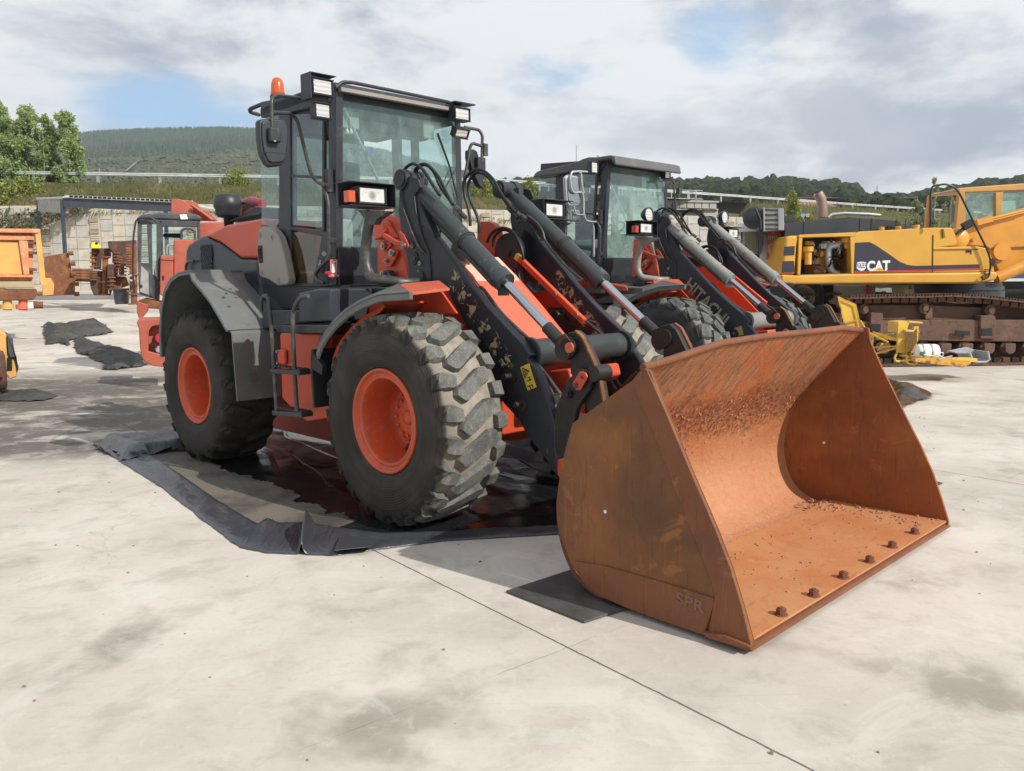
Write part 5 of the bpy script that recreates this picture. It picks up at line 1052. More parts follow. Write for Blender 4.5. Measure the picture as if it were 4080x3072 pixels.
for pts,amp,sd_,lab in(([(440,505),(560,498),(640,520),(760,500),(880,488),(1060,490),(1170,540),(1060,560),(900,570),(760,590),(700,640),(600,615),(455,628)],.30,1,'crumpled grey tarpaulin heap with a flat lit corner, farthest tarpaulin left of the loader'),
    ([(745,590),(860,570),(1000,620),(1200,650),(1440,690),(1500,780),(1440,800),(1180,835),(1040,835),(1060,770),(900,720),(760,670)],.24,5,'long crumpled black tarpaulin just in front of the red machine base'),
    ([(-200,1050),(150,1055),(420,1060),(560,1070),(610,1110),(440,1155),(250,1158),(0,1150),(-200,1150)],.14,9,'flattened muddy black tarpaulin at the left edge of the yard')):
    q=gp('P',pts); c_=crumple(q,amp*.5,1.7,.05,sd_,.3); cx=sum(p[0] for p in q)/len(q); cy=sum(p[1] for p in q)/len(q)
    solo(c_,'tarpaulin','rag_grey',lab,'tarpaulin',(cx,cy,0),fix=False)
for pts,lab in(([(640,440),(1030,416),(1260,430),(1420,445),(1400,500),(1180,540),(800,500)],'dark rubber mat lying behind the crumpled tarpaulins'),([(725,345),(745,328),(1240,310),(1600,318),(1600,420),(1330,425),(1100,372),(990,345)],'dark rubber mat with a frayed edge below the excavator cab'),
   ([(1200,600),(1440,590),(1500,690),(1440,700),(1300,680),(1120,620)],'blue-grey sheet of rubber next to the red machine base')):
    q=gp('P',pts); solo(slab(q,.012),'rubber_mat','mat_rubber',lab,'rubber mat',(q[0][0],q[0][1],.004))
q=gp('P',[(1160,560),(1180,530),(1330,525),(1400,560),(1280,590)]); m=MB().box((sum(p[0] for p in q)/5,sum(p[1] for p in q)/5,.10),(1.1,.5,.2),Matrix.Rotation(.3,3,'Z')); solo(m,'cardboard_box','cardboard','flattened brown cardboard box beside the tarpaulins','box',(q[0][0],q[0][1],0),bevel=.01) if mat('cardboard',(.22,.13,.08),.8) or 1 else 0
# =================== yellow tracked excavator ===================
DX=17.4
def excavator():
    r=thing('tracked_excavator','yellow tracked excavator with an open engine bay and rusty brown tracks','excavator',(8.3,18.9,0))
    E=lambda pts,y0,y1: MB().ext(PW('H',pts,DX),y0,y1)
    b=E([(22,868),(130,876),(590,862),(1490,852),(1700,845),(1712,880),(1690,915),(1560,940),(130,946),(18,936)],17.36,20.3).build('sill','cat_yellow',r,.05,seg=3)
    m=MB()
    for pts in([(60,580),(100,566),(168,565),(150,640),(132,876),(24,868)],): m.ext(PW('H',pts,DX),17.4,20.3)
    cw=m.build('counterweight','cat_yellow',r,.06,seg=3)
    m=MB()
    for pts in([(50,652),(130,648),(127,718),(42,722)],[(36,766),(126,764),(126,852),(28,852)]): m.ext(PW('H',pts,DX),17.392,17.41)
    m.build('counterweight_decal','decal_dark',cw); E([(28,856),(126,856),(126,864),(27,864)],17.388,17.41).build('red_stripe','red_decal',cw)
    # engine bay: frame, dark hollow, machinery
    E([(160,570),(190,568),(172,872),(150,872)],17.38,17.6).build('bay_post','cat_yellow',r,.01)
    E([(560,548),(600,545),(588,865),(570,865)],17.38,17.6).build('bay_post','cat_yellow',r,.01)
    E([(160,560),(600,540),(600,572),(160,582)],17.37,17.7).build('bay_header','cat_yellow',r,.01)
    m=E([(160,570),(600,545),(600,868),(150,875)],18.6,20.2); m.ext(PW('H',[(160,868),(590,858),(590,866),(160,876)],DX),17.42,18.6); eb=m.build('engine_bay','interior',r)
    E([(290,655),(330,645),(470,655),(470,700),(440,760),(460,860),(350,860),(350,760),(285,745)],17.9,18.5).build('engine_block','cat_yellow',eb,.03)
    for (u0,v0,u1,v1,y) in((208,690,262,792,17.55),(518,620,545,665,17.6)):
        a=at('H',(u0+u1)/2,v0,y); c=at('H',(u0+u1)/2,v1,y); m=MB().cyl(a,c,abs(at('H',u1,v0,y)[0]-at('H',u0,v0,y)[0])/2,n=20); m.cyl(a,(a[0],a[1],a[2]+.1),.11,n=12); m.build('oil_filter','cat_yellow',eb)
    m=MB().tube(fillet([at('H',u,v,17.7) for u,v in((470,640),(395,650),(390,720),(400,800),(420,850),(470,870))],.12),.075,14); m.build('coolant_pipe','galv',eb)
    rn=random.Random(3)
    for k in range(16):
        u=rn.uniform(200,550); v=rn.uniform(590,680); q=[at('H',u+rn.uniform(-70,70)*j*.6,v+rn.uniform(10,70)*j,17.6+rn.random()*.5) for j in range(4)]; q=[(max(6.35,min(7.15,p[0])),p[1],max(1.95,p[2])) for p in q]; MB().tube(smooth_path(q,5),rn.choice((.012,.018,.025)),7).build('engine_hose','hose' if k%3 else 'steel',eb)
    for k in range(12):
        u=rn.uniform(200,550); v=rn.uniform(620,850); p=at('H',u,v,17.75+rn.random()*.3); m=MB().box(p,(rn.uniform(.05,.16),.15,rn.uniform(.04,.12))); m.cyl((p[0],p[1]-.1,p[2]),(p[0],p[1],p[2]),.03,n=10); m.build('engine_fitting','galv' if k%2 else 'cat_yellow',eb,.008)
    # top covers
    t_=E([(125,560),(130,490),(165,448),(640,402),(735,408),(925,420),(1045,432),(1085,478),(1080,516),(600,538),(600,545)],18.0,20.1).build('engine_cover','cat_dark',r,.06,seg=3)
    for u in(205,645,735,930,1000): a=at('H',u,445 if u<300 else 420,17.99); MB().box((a[0],17.995,a[2]-.16),(.02,.02,.26)).build('cover_rib','cat_dark',t_)
    E([(950,480),(1010,480),(1010,508),(950,508)],17.97,18.01).build('vent_slots','hose',t_)
    m=E([(175,432),(170,395),(190,378),(250,378),(266,400),(262,432)],18.4,18.46); m.build('lifting_plate','cat_dark',t_,.01)
    for u in(195,232): a=at('H',u,408,18.38); MB().cyl(a,(a[0],18.48,a[2]),.045,n=16).build('lifting_hole','sky_hole',t_)
    s_=MB(); a=at('H',346,425,18.9); b_=at('H',346,330,18.9); c=at('H',318,262,18.9)
    s_.tube([a,b_,(b_[0]-.02,b_[1],b_[2]+.08),(c[0]+.06,c[1],c[2]-.06),(c[0]-.03,c[1],c[2]+.08)],[.113,.113,.112,.113,.113],20,False); s_.build('exhaust_stack','exhaust_metal',r)
    m=MB().tube([at('H',u,v,18.6) for u,v in((390,425),(420,400),(520,392),(700,398),(800,408))],.035,8); m.build('cover_pipe','galv',t_)
    # main side body
    body=E([(592,858),(596,580),(606,548),(640,534),(1220,503),(1360,505),(1385,560),(1398,640),(1280,655),(1560,650),(1635,668),(1665,720),(1682,790),(1690,848)],17.4,20.2).build('side_body','cat_yellow',r,.06,seg=3)
    E([(1207,560),(1212,560),(1208,850),(1203,850)],17.385,17.42).build('panel_gap','hose',body); E([(1275,515),(1290,512),(1302,580),(1282,580)],17.37,17.41).build('recess_handle','bay_shadow',body,.006)
    E([(1468,680),(1508,680),(1508,712),(1500,695),(1468,700)],17.385,17.41).build('grab_slot','hose',body)
    E([(1210,673),(1560,668),(1560,676),(1210,681)],17.385,17.41).build('panel_gap','bay_shadow',body)
    E([(598,622),(712,616),(760,640),(850,700),(950,770),(1010,795),(1070,802),(1572,790),(1575,822),(1200,832),(592,848)],17.39,17.41).build('side_decal','decal_dark',body)
    E([(592,846),(1200,830),(1575,820),(1575,830),(1200,840),(592,856)],17.386,17.41).build('red_stripe','red_decal',body)
    cx=at('H',783,806,17.385); Mx=Matrix.Translation(cx)@Matrix.Rotation(R(-1.2),4,'Y')@Matrix.Rotation(R(90),4,'X'); text_mesh('maker_lettering','CAT',.275,'white_decal',body,Mx,.003,.012,.88)
    E([(745,846),(790,815),(838,844)],17.375,17.385).build('logo_triangle','cat_yellow',body)
    vb=E([(614,775),(648,770),(686,773),(684,822),(670,836),(650,843),(626,834),(612,820)],17.387,17.41).build('dealer_badge','white_decal',body)
    E([(618,780),(682,777),(681,806),(618,808)],17.384,17.39).build('badge_field','blue_decal',vb)
    cx=at('H',650,793,17.38); text_mesh('badge_lettering','VEI',.115,'white_decal',vb,Matrix.Translation(cx)@Matrix.Rotation(R(90),4,'X'),.002,.002,1.1)
    E([(622,814),(678,812),(678,818),(622,820)],17.384,17.39).build('badge_line','blue_decal',vb)
    m=MB()
    for u,v in((805,512),(935,508),(1080,498)): a=at('H',u,v,18.0); m=MB().cyl((a[0],a[1],a[2]-.03),(a[0],a[1],a[2]+.04),.07,n=20); m.build('filler_cap','cat_yellow',body,.01)
    m=MB().tube(fillet([at('H',u,v,17.3) for u,v in((1190,500),(1190,230),(1205,178),(1320,162),(1385,195),(1420,240),(1640,690),(1665,780),(1645,890),(1600,910),(1588,885))],.25,6),.021,10); m.build('handrail','hand_dark',r)
    m=E([(1605,830),(1640,830),(1640,836),(1605,836)],17.3,17.38); m.ext(PW('H',[(1600,860),(1640,860),(1640,866),(1600,866)],DX),17.3,17.38); m.ext(PW('H',[(1662,745),(1690,745),(1695,800),(1666,800)],DX),17.37,17.40); m.build('step','hand_dark',r)
    # boom and cab
    B=lambda pts,d,y0,y1: MB().ext(PW('H',pts,d),y0,y1)
    B([(1400,570),(1430,540),(1490,525),(1545,485),(1921,372),(2500,200),(2500,560),(2100,770),(1921,865),(1830,880),(1750,895),(1700,800),(1660,690),(1630,655),(1400,640)],18.2,18.2,19.0).build('boom','cat_boom',r,.04)
    B([(1640,662),(1921,650),(2100,640),(2100,652),(1921,660),(1640,672)],18.18,18.16,18.2).build('boom_seam','bay_shadow',r)
    m=MB()
    for u,v,r_ in((1740,690,.19),(1522,600,.04)): a=at('H',u,v,18.18); m=MB().cyl((a[0],18.12,a[2]),(a[0],18.22,a[2]),r_,n=28); m.build('boom_boss','cat_boom',r,.01)
    a=at('H',1430,590,17.8); MB().lathe([(.0,-.16),(.20,-.16),(.23,-.1),(.23,.1),(.20,.16),(0,.16)],(a[0],18.0,a[2]),'y',32).build('boom_foot','cat_yellow',r)
    a=at('H',1390,555,17.7); b_=at('H',1480,480,17.7); m=MB().cyl(a,b_,.03,n=8); m.box(b_,(.22,.1,.16),Matrix.Rotation(-.5,3,'Y')); m.build('work_lamp','hose',r)
    a=at('H',1700,900,17.9); b_=at('H',2100,720,17.9); m=MB().cyl(a,b_,.13,n=20); m.build('boom_cylinder','cat_boom',r)
    m=MB()
    for v in(1545,1570,1590): pass
    m.tube([at('H',u,v,18.1) for u,v in((1545,455),(1640,440),(1780,405),(1921,370),(2100,320))],.03,8); m.tube([at('H',u,v,18.1) for u,v in((1545,480),(1680,445),(1921,385))],.02,8)
    m.box(at('H',1600,452,18.15),(.35,.2,.12),Matrix.Rotation(-.25,3,'Y')); m.build('boom_pipe','cat_boom',r)
    CBD=19.2
    c=MB()
    for pts in([(1385,500),(1418,205),(1462,215),(1468,500)],[(1418,208),(1450,193),(2050,150),(2050,205),(1462,228)],[(1700,230),(1760,225),(1745,420),(1700,430)],[(1385,490),(2050,470),(2050,640),(1385,640)]): c.ext(PW('H',pts,CBD),CBD,CBD+.12)
    c.ext(PW('H',[(1418,200),(1450,188),(2050,145),(2050,170),(1440,210)],CBD),CBD+.1,CBD+1.5); c.ext(PW('H',[(1385,500),(1418,205),(1440,205),(1410,500)],CBD),CBD+1.38,CBD+1.5); c.ext(PW('H',[(1385,490),(2050,470),(2050,640),(1385,640)],CBD),CBD+1.38,CBD+1.5)
    cb=c.build('cab','cat_cab',r,.02)
    MB().ext(PW('H',[(1466,228),(2050,205),(2050,480),(1466,495)],CBD),CBD+.05,CBD+.06).build('cab_window','glass_dirt_sheen',cb)
    for pts in([(1618,285),(1630,272),(1690,270),(1700,285),(1700,430),(1618,430)],[(1765,280),(1775,268),(2040,262),(2050,420),(1765,420)]): MB().ext(PW('H',pts,CBD),CBD+.9,CBD+.92).build('rear_pane','pane_bright',cb)
    B([(1500,300),(1570,280),(1600,310),(1590,440),(1500,440)],CBD,CBD+.8,CBD+.88).build('cab_trim','interior_pale',cb)
    m=MB()
    for v in(320,410): a=at('H',1582,v,CBD+.7); m=MB().cyl(a,(a[0],a[1]+.05,a[2]),.06,n=20); m.build('cab_speaker','interior',cb)
    # undercarriage
    m=MB(); a=at('H',1390,990,18.9); m.cyl((a[0]-.1,18.9,at('H',1390,1035,18.9)[2]),(a[0]-.1,18.9,at('H',1390,940,18.9)[2]),1.0,n=56); m.cyl((a[0]-.1,18.9,a[2]),(a[0]-.1,18.9,a[2]+.08),1.04,n=56); 
    for k in range(60): an=math.pi*(1+k/60); m.box((a[0]-.1+1.03*math.cos(an),18.9+1.03*math.sin(an),a[2]-.10),(.05,.05,.14),Matrix.Rotation(an,3,'Z'))
    m.build('slewing_ring','cat_dark',r)
    MB().ext(PW('H',[(990,948),(1060,942),(1068,1020),(990,1030)],17.6),17.6,18.2).build('service_box','dull_yellow',r,.02)
    a=at('H',1032,985,17.58); m=MB(); tr=[at('H',u,v,17.585) for u,v in((1032,958),(1044,982),(1019,982))]
    for i in range(3): m.tube([tr[i],tr[(i+1)%3]],.008,4)
    m.build('label_symbol','black_decal',r)
    TY=16.75
    for y0,lab in((TY,1),(20.6,0)):
        m=MB(); f=lambda pts: PW('H',pts,TY)
        m.ext(f([(480,1245),(1000,1225),(2200,1225),(2400,1260),(2400,1385),(2200,1400),(560,1385),(480,1330)]),y0+.05,y0+.6)
        m.ext(f([(560,1110),(1160,1110),(1700,1130),(1760,1230),(560,1230)]),y0+.25,y0+.45)
        if lab:
            for pts in([(720,1165),(818,1172),(815,1250),(808,1310),(716,1310)],[(1578,1190),(1692,1190),(1700,1230),(1695,1375),(1575,1370)]): m.ext(f(pts),y0-.02,y0+.3)
            m.ext(f([(1170,1130),(1228,1100),(1228,1220),(1170,1220)]),y0+.1,y0+.3)
        m.ext(f([(560,1100),(2300,1100),(2350,1300),(2300,1535),(620,1535),(540,1300)]),y0+.5,y0+.56)
        fr=m.build('track_frame','rust_track',r,.02)
        if lab:
            for pts in([(1382,1305),(1495,1310),(1492,1345),(1385,1340)],[(1582,1290),(1668,1285),(1668,1345),(1582,1345)],[(724,1255),(798,1255),(795,1310),(722,1310)],[(660,1345),(760,1350),(760,1400),(660,1400)]): MB().ext(f(pts),y0-.03,y0+.0).build('frame_opening','hose',fr,.004)
        for u,v,rr in((690,1140,.10),(1165,1135,.11),(1680,1150,.11)):
            a=at('H',u,v,TY); m=MB().cyl((a[0],y0+.1,a[2]),(a[0],y0+.5,a[2]),rr,n=24); m.cyl((a[0],y0+.04,a[2]),(a[0],y0+.1,a[2]),rr*.55,n=20); m.build('carrier_roller','rust_track',fr,.01)
        for u in(1150,1310,1480,1650,1812,1980,980,830):
            a=at('H',u,1440,TY); m=MB().cyl((a[0],y0+.1,a[2]),(a[0],y0+.5,a[2]),.13,n=24); m.cyl((a[0],y0+.0,a[2]),(a[0],y0+.1,a[2]),.07,n=20); m.build('track_roller','rust_track',fr,.01)
            if lab: MB().ext(f([(u-45,1408),(u+45,1408),(u+40,1470),(u+15,1490),(u-15,1490),(u-40,1470)]),y0-.02,y0+.04).build('roller_guard','rust_track',fr,.02)
        # belt of grouser shoes around idlers
        pp=[at('H',u,v,TY) for u,v in((520,1080),(560,1052),(700,1052),(900,1045),(1160,1043),(1350,1036),(1600,1050),(1921,1085),(2200,1130))]; pp=[(p[0],p[2]) for p in pp]
        z0=.03; xl=at('H',450,1300,TY)[0]; xr=at('H',2350,1300,TY)[0]
        loop=pp+[(xr-.1,1.2),(xr,.75),(xr-.1,.3),(xr-.45,z0),(xl+.6,z0),(xl+.15,.22),(xl,.7),(xl+.1,1.15)]
        L_=[Vector((a,0,b)) for a,b in loop]+[Vector((loop[0][0],0,loop[0][1]))]; D_=[0]
        for i in range(1,len(L_)): D_.append(D_[-1]+(L_[i]-L_[i-1]).length)
        sp=.19; ns=int(D_[-1]/sp); m=MB()
        for k in range(ns):
            d=k*sp; i=max(j for j in range(len(D_)-1) if D_[j]<=d); q=L_[i].lerp(L_[i+1],(d-D_[i])/(D_[i+1]-D_[i])); tg=(L_[i+1]-L_[i]).normalized(); an=math.atan2(tg.z,tg.x)
            Rm=Matrix.Rotation(-an,3,'Y'); up=Vector((-tg.z,0,tg.x))
            m.box(q+Vector((0,y0+.27,0)),(.175,.72,.03),Rm)
            for off in(-.06,0,.06): m.box(q+Vector((0,y0+.27,0))+up*.03+tg*off,(.018,.72,.045),Rm)
            m.box(q+Vector((0,y0+.27,0))-up*.07,(.15,.22,.10),Rm)
        m.build('track_belt','rust_track',r)
    settle(r)
mat('rust_track',(.115,.066,.045),.85,0,((3,.45,.7,(.17,.10,.07)),(14,.55,.75,(.05,.03,.024))),(18,.4)); mat('sky_hole',(.3,.33,.36),.9); mat('exhaust_metal',(.34,.22,.18),.35,.6,((4,.5,.8,(.22,.16,.14)),)); mat('bay_shadow',(.16,.09,.015),.6); mat('hand_dark',(.02,.016,.018),.35)
mat('cat_boom',(.60,.27,.035),.45,0,((3,.55,.9,(.55,.28,.06)),(12,.66,.85,(.40,.22,.05))),(40,.03)); mat('cat_cab',(.50,.27,.075),.45,0,((4,.55,.85,(.45,.17,.06)),)); mat('pane_bright',(.36,.50,.45),.2)
excavator()
# =================== yellow scrap in front of the excavator ===================
def scrap():
    d=15.6
    P=lambda pts,dd=d: PW('H',pts,dd)
    r=thing('engine_cover_panel','tall bent yellow cover panel propped upright behind the right end of the rusty bucket','panel',(at('H',560,1250,16.2)[0],16.2,0))
    m=MB().ext(P([(468,1042),(605,1105),(658,1335),(520,1262)],16.2),16.2,16.24); m.build('panel_sheet','cat_scrap',r,.004)
    m=MB()
    for a,b in(((468,1042),(605,1105)),((605,1105),(658,1335)),((658,1335),(520,1262)),((520,1262),(468,1042)),((505,1252),(635,1220))): m.tube([at('H',*a,16.16),at('H',*b,16.16)],.015,4,True,False)
    m.build('panel_rim','cat_rusty',r); MB().tube([at('H',u,v,16.1) for u,v in((640,1230),(690,1310),(692,1390),(680,1400))],.022,6).build('panel_strut','cat_rusty',r); settle(r)
    r=thing('yellow_frame','yellow welded frame of flat bars lying on a dark sheet, left of the perforated bracket','steel frame',(at('H',820,1470,15.4)[0],15.6,0))  # scrap frame of flat bars, not a storage rack
    m=MB()
    for a,b,w_ in(((690,1330),(935,1385),.07),((690,1360),(900,1330),.05),((700,1320),(860,1400),.05),((720,1500),(935,1440),.07),((720,1440),(930,1430),.05),((780,1460),(815,1410),.05),((740,1320),(930,1375),.06),((730,1480),(740,1345),.05),((930,1480),(935,1390),.06),((700,1350),(720,1500),.06)):
        p,q=Vector(at('H',*a,15.6)),Vector(at('H',*b,15.3)); m.tube([p,q],w_*.4,4,True,False)
    m.build('frame_bar','cat_scrap',r); settle(r)
    r=thing('perforated_bracket','upright yellow bracket with a perforated step plate, left of the white tank','bracket',(at('H',1000,1540,14.7)[0],14.7,0))
    m=MB().ext(P([(938,1240),(1030,1232),(1000,1325),(935,1325)],14.7),14.7,15.1); m.ext(P([(935,1320),(1005,1330),(1000,1490),(935,1480)],14.7),14.7,14.75); m.ext(P([(975,1300),(1080,1305),(1085,1320),(975,1315)],14.7),14.6,15.0); m.ext(P([(1008,1230),(1130,1240),(1130,1255),(1008,1245)],14.7),14.7,14.8); m.ext(P([(1060,1280),(1100,1275),(1095,1390),(1060,1420)],14.9),14.9,14.95); m.build('bracket_plate','cat_scrap',r,.006)
    m=MB().ext(P([(1005,1395),(1092,1280),(1085,1420),(1020,1540),(1000,1530)],14.6),14.6,14.62); pf=m.build('perforated_plate','cat_scrap',r)
    m=MB()
    for i in range(7):
        for j in range(12):
            u=1010+i*12; v=1390-i*15+j*13
            if v<1530-i*20: a=at('H',u,v,14.59); m.cyl(a,(a[0],a[1]+.008,a[2]),.014,n=6)
    m.build('perforations','bay_shadow',pf); MB().tube(fillet([at('H',u,v,14.5) for u,v in((1010,1500),(1000,1560),(1070,1575),(1088,1545),(1050,1535),(920,1550),(908,1520),(925,1490))],.06),.02,8).build('grab_handle','cat_scrap',r); settle(r)
    # white tank on a yellow plate
    q=gp('H',[(1050,1512),(1420,1590),(1480,1560),(1470,1540),(1320,1515)]); r=thing('yellow_plate','low yellow steel plate with rusty edges carrying the white tank','steel plate',(at('H',1260,1550,14.3)[0],14.4,0))
    m=MB().ext(P([(1050,1522),(1420,1560),(1480,1540),(1480,1562),(1425,1592),(1050,1548)],14.2),14.1,14.25); m.ext(P([(1050,1515),(1290,1520),(1480,1540),(1420,1562),(1050,1530)],14.4),14.2,14.9); m.build('plate_sheet','cat_rusty',r,.006)
    m=MB().box(at('H',1400,1535,14.4),(.55,.3,.06)); m.build('plate_flange','cat_scrap',r,.005); settle(r)
    r=thing('white_tank','small white plastic tank held by two straps on the yellow plate','tank',(at('H',1160,1530,14.4)[0],14.4,.16))
    a=at('H',1075,1474,14.4); b=at('H',1248,1474,14.4); rr=.135; L_=b[0]-a[0]
    m=MB().lathe([(0,0),(rr*.6,0),(rr*.88,.015),(rr,.05),(rr,L_-.05),(rr*.88,L_-.015),(rr*.6,L_),(0,L_)],(a[0],a[1],a[2]),'x',36); m.build('tank_body','white_plastic',r)
    m=MB()
    for k in(.24,.62): m.lathe([(rr-.02,-.018),(rr+.006,-.018),(rr+.006,.018),(rr-.02,.018)],(a[0]+L_*k,a[1],a[2]),'x',36,close=True)
    for k in(.24,): m.build('tank_strap','galv',r)
    c=at('H',1130,1490,14.25); MB().cyl(c,(c[0],c[1]+.03,c[2]),.04,n=22).build('valve_knob','valve_green',r,.006)
    m=MB().tube(smooth_path([at('H',u,v,14.1) for u,v in((1140,1495),(1200,1505),(1250,1500),(1290,1525),(1255,1535))],5),.012,8); m.tube(smooth_path([at('H',u,v,14.3) for u,v in((1245,1478),(1290,1485),(1285,1520),(1360,1505))],5),.012,8); m.build('tank_pipe','galv',r)
    settle(r)
    q=[(1385,1478),(1550,1443),(1615,1465),(1628,1535),(1600,1550),(1500,1550),(1475,1490)]
    r=thing('grey_tray','grey plastic wheel-arch shaped tray tipped on its side beside the rusty tracks','tray',(at('H',1500,1545,14.6)[0],14.8,0))
    base=P([(1385,1480),(1480,1483),(1500,1540),(1530,1552),(1600,1550),(1628,1535),(1612,1468),(1548,1445)],14.6); m=MB().ext(base,14.9,14.93)
    pts=[at('H',u,v,14.6) for u,v in((1475,1483),(1490,1530),(1520,1550),(1600,1548),(1626,1530),(1612,1468))]; 
    m.strip([(p[0],p[2]) for p in pts],14.5,14.92,.02); m.tube([(p[0],14.5,p[2]) for p in pts],.02,6); m.strip([(at('H',1385,1480,14.6)[0],at('H',1385,1480,14.6)[2]),(pts[0][0],pts[0][2])],14.6,14.9,.02); m.build('tray_shell','grey_plastic',r); settle(r)
    q=gp('H',[(760,1540),(800,1520),(900,1500),(1000,1530),(1200,1565),(1190,1580),(1060,1575),(900,1575),(780,1565)]); solo(crumple(q,.12,2.5,.05,4,.2),'plastic_sheet','plastic_black','crumpled black plastic sheet bunched beneath the yellow scrap frame','plastic sheet',(q[0][0],q[0][1],0),fix=False)
mat('cat_scrap',(.66,.42,.06),.5,0,((4,.55,.8,(.5,.30,.06)),),(20,.1)); mat('cat_rusty',(.55,.30,.04),.6,0,((6,.5,.65,(.20,.08,.03)),)); mat('valve_green',(.02,.16,.09),.4)
scrap()
# =================== machines behind, right of the middle ===================
def middle():
    # lorry partly hidden beneath the excavator body
    aim(3480); d=22.; r=thing('lorry','dark lorry chassis with a silver wheel seen under the yellow excavator body','lorry',(at('H',420,1200,d)[0],d+1,0))
    c=at('H',195,1045,d); R_=.80
    m=MB().lathe([(.28,-.1),(.40,-.14),(.51,-.1),(.51,.3),(.28,.3)],(c[0],d,c[2]),'y',40); m.build('wheel_tyre','black_rubber',r)
    m=MB().lathe([(0,-.02),(.07,-.04),(.08,.02),(.16,.04),(.22,-.02),(.27,-.10),(.28,-.12),(.30,-.1),(.29,.1),(0,.12)],(c[0],d,c[2]),'y',36); m.build('wheel_rim','rim_white',r)
    m=MB()
    for k in range(10): a=k*math.pi/5; m=MB(); m.cyl((c[0]+.13*math.cos(a),d-.0,c[2]+.13*math.sin(a)),(c[0]+.13*math.cos(a),d-.05,c[2]+.13*math.sin(a)),.018,n=8); m.build('wheel_nut','steel',r)
    m=MB().ext(PW('H',[(270,960),(430,950),(430,1100),(330,1110)],d),d+.2,d+2.2); m.lathe([(.2,-.1),(.48,-.12),(.51,0),(.51,.4),(.2,.4)],(c[0]+1.1,d+.4,c[2]-.1),'y',32); m.build('rear_tyres','black_rubber',r)
    MB().ext(PW('H',[(-100,935),(1080,940),(1080,975),(430,975),(430,1035),(-100,1000)],d),d+.5,d+.7).build('chassis_rail','chassis_grey',r,.02)
    MB().ext(PW('H',[(430,950),(760,950),(760,1030),(520,1035),(430,1060)],d),d+.1,d+.4).build('side_box','chassis_grey',r,.03)
    MB().ext(PW('H',[(685,950),(712,950),(708,1030),(688,1030)],d),d+.05,d+.1).build('red_marking','red_decal',r)
    MB().ext(PW('H',[(895,945),(985,945),(985,1030),(890,1030)],d),d+.1,d+.5).build('side_panel','dark_panel',r,.01)
    MB().ext(PW('H',[(-60,700),(40,700),(40,950),(-60,950)],d),d+.3,d+2).build('body','dark_paint',r,.02)
    settle(r)
    aim(None); r=thing('white_board','white printed board with torn cut-outs leaning behind the excavator track','board',(at('H',822,1035,20.9)[0],20.9,0))
    MB().ext(PW('H',[(768,948),(880,945),(887,970),(884,1034),(758,1034),(762,972)],20.9),20.9,20.93).build('board_sheet','white_paint',r)
    m=MB(); m.ext(PW('H',[(800,950),(825,948),(828,972),(812,975)],20.88),20.885,20.9); m.ext(PW('H',[(845,946),(855,946),(852,968),(848,968)],20.88),20.885,20.9); m.ext(PW('H',[(812,1000),(842,998),(846,1018),(822,1030)],20.88),20.885,20.9); m.build('board_cutouts','interior',r); settle(r)
    # white-roofed machine cab
    aim(2960); d=19.5; r=thing('machine_cab','white-topped machine cab with a grey mesh grille, behind the pale boom cylinders','cab',(at('G',920,830,d)[0],d+.6,0))
    G=lambda pts,y0,y1: MB().ext(PW('G',pts,d),y0,y1)
    m=G([(700,430),(930,412),(1078,418),(1085,445),(1085,470),(700,470)],d,d+1.7); m.build('cab_roof','white_paint',r,.05,seg=3)
    m=MB()
    for u in(925,955,985): m.ext(PW('G',[(u-18,412),(u-12,386),(u+14,384),(u+18,414)],d),d+.3,d+1.2)
    m.build('roof_vent','white_paint',r,.03)
    m=G([(700,470),(860,470),(860,660),(700,690)],d+.06,d+1.6); m.ext(PW('G',[(770,650),(1085,650),(1100,830),(770,830)],d),d,d+1.6); m.build('cab_body','dark_panel',r,.02)
    m=G([(955,455),(1085,450),(1085,655),(955,655)],d+.02,d+.3); m.build('grille_frame','chassis_grey',r,.01)
    m=G([(972,470),(1072,465),(1072,640),(972,640)],d+.0,d+.02); g_=m.build('mesh_grille','mesh_beige',r)
    m=G([(868,468),(948,460),(948,650),(868,652)],d+.1,d+.2); m.build('side_window','glass_side',r)
    for pts in([(855,465),(872,465),(872,655),(855,655)],[(940,458),(958,456),(958,655),(940,655)]): G(pts,d+.02,d+.15).build('window_post','dark_paint',r,.01)
    a=at('G',898,686,d); MB().cyl((a[0],a[1]-.02,a[2]),(a[0],a[1],a[2]),.04,n=12).build('door_lock','steel',r)
    G([(875,490),(905,488),(905,520),(875,522)],d+.09,d+.1).build('window_sticker','white_decal',r); settle(r)
    # cooling unit
    aim(3060); d=18.8; r=thing('radiator_unit','black fan shroud with an upright ribbed grey radiator block, left of the leafy bush','radiator',(at('G',1150,470,d)[0],d+.5,0))
    G=lambda pts,y0,y1: MB().ext(PW('G',pts,d),y0,y1)
    G([(1008,290),(1045,268),(1125,268),(1135,460),(1110,640),(1085,640),(1085,415),(1015,410)],d+.1,d+.9).build('fan_shroud','dark_paint',r,.02)
    m=MB(); a=at('G',1050,350,d); m.lathe([(.0,-.02),(.13,-.04),(.16,0),(.2,-.03),(.24,0)],(a[0],d+.1,a[2]),'y',24); m.build('fan_ring','cat_dark',r)
    G([(1132,268),(1258,272),(1258,452),(1132,462)],d,d+.9).build('radiator_core','radiator_rib',r)
    m=G([(1125,266),(1137,266),(1140,462),(1128,464)],d-.03,d+.9); m.ext(PW('G',[(1250,272),(1296,272),(1300,452),(1252,452)],d),d-.03,d+.9); m.build('radiator_tank','galv',r,.01)
    MB().tube([at('G',u,v,d-.1) for u,v in((1062,275),(1100,360),(1105,450))],.03,8).build('radiator_hose','hose',r)
    settle(r)
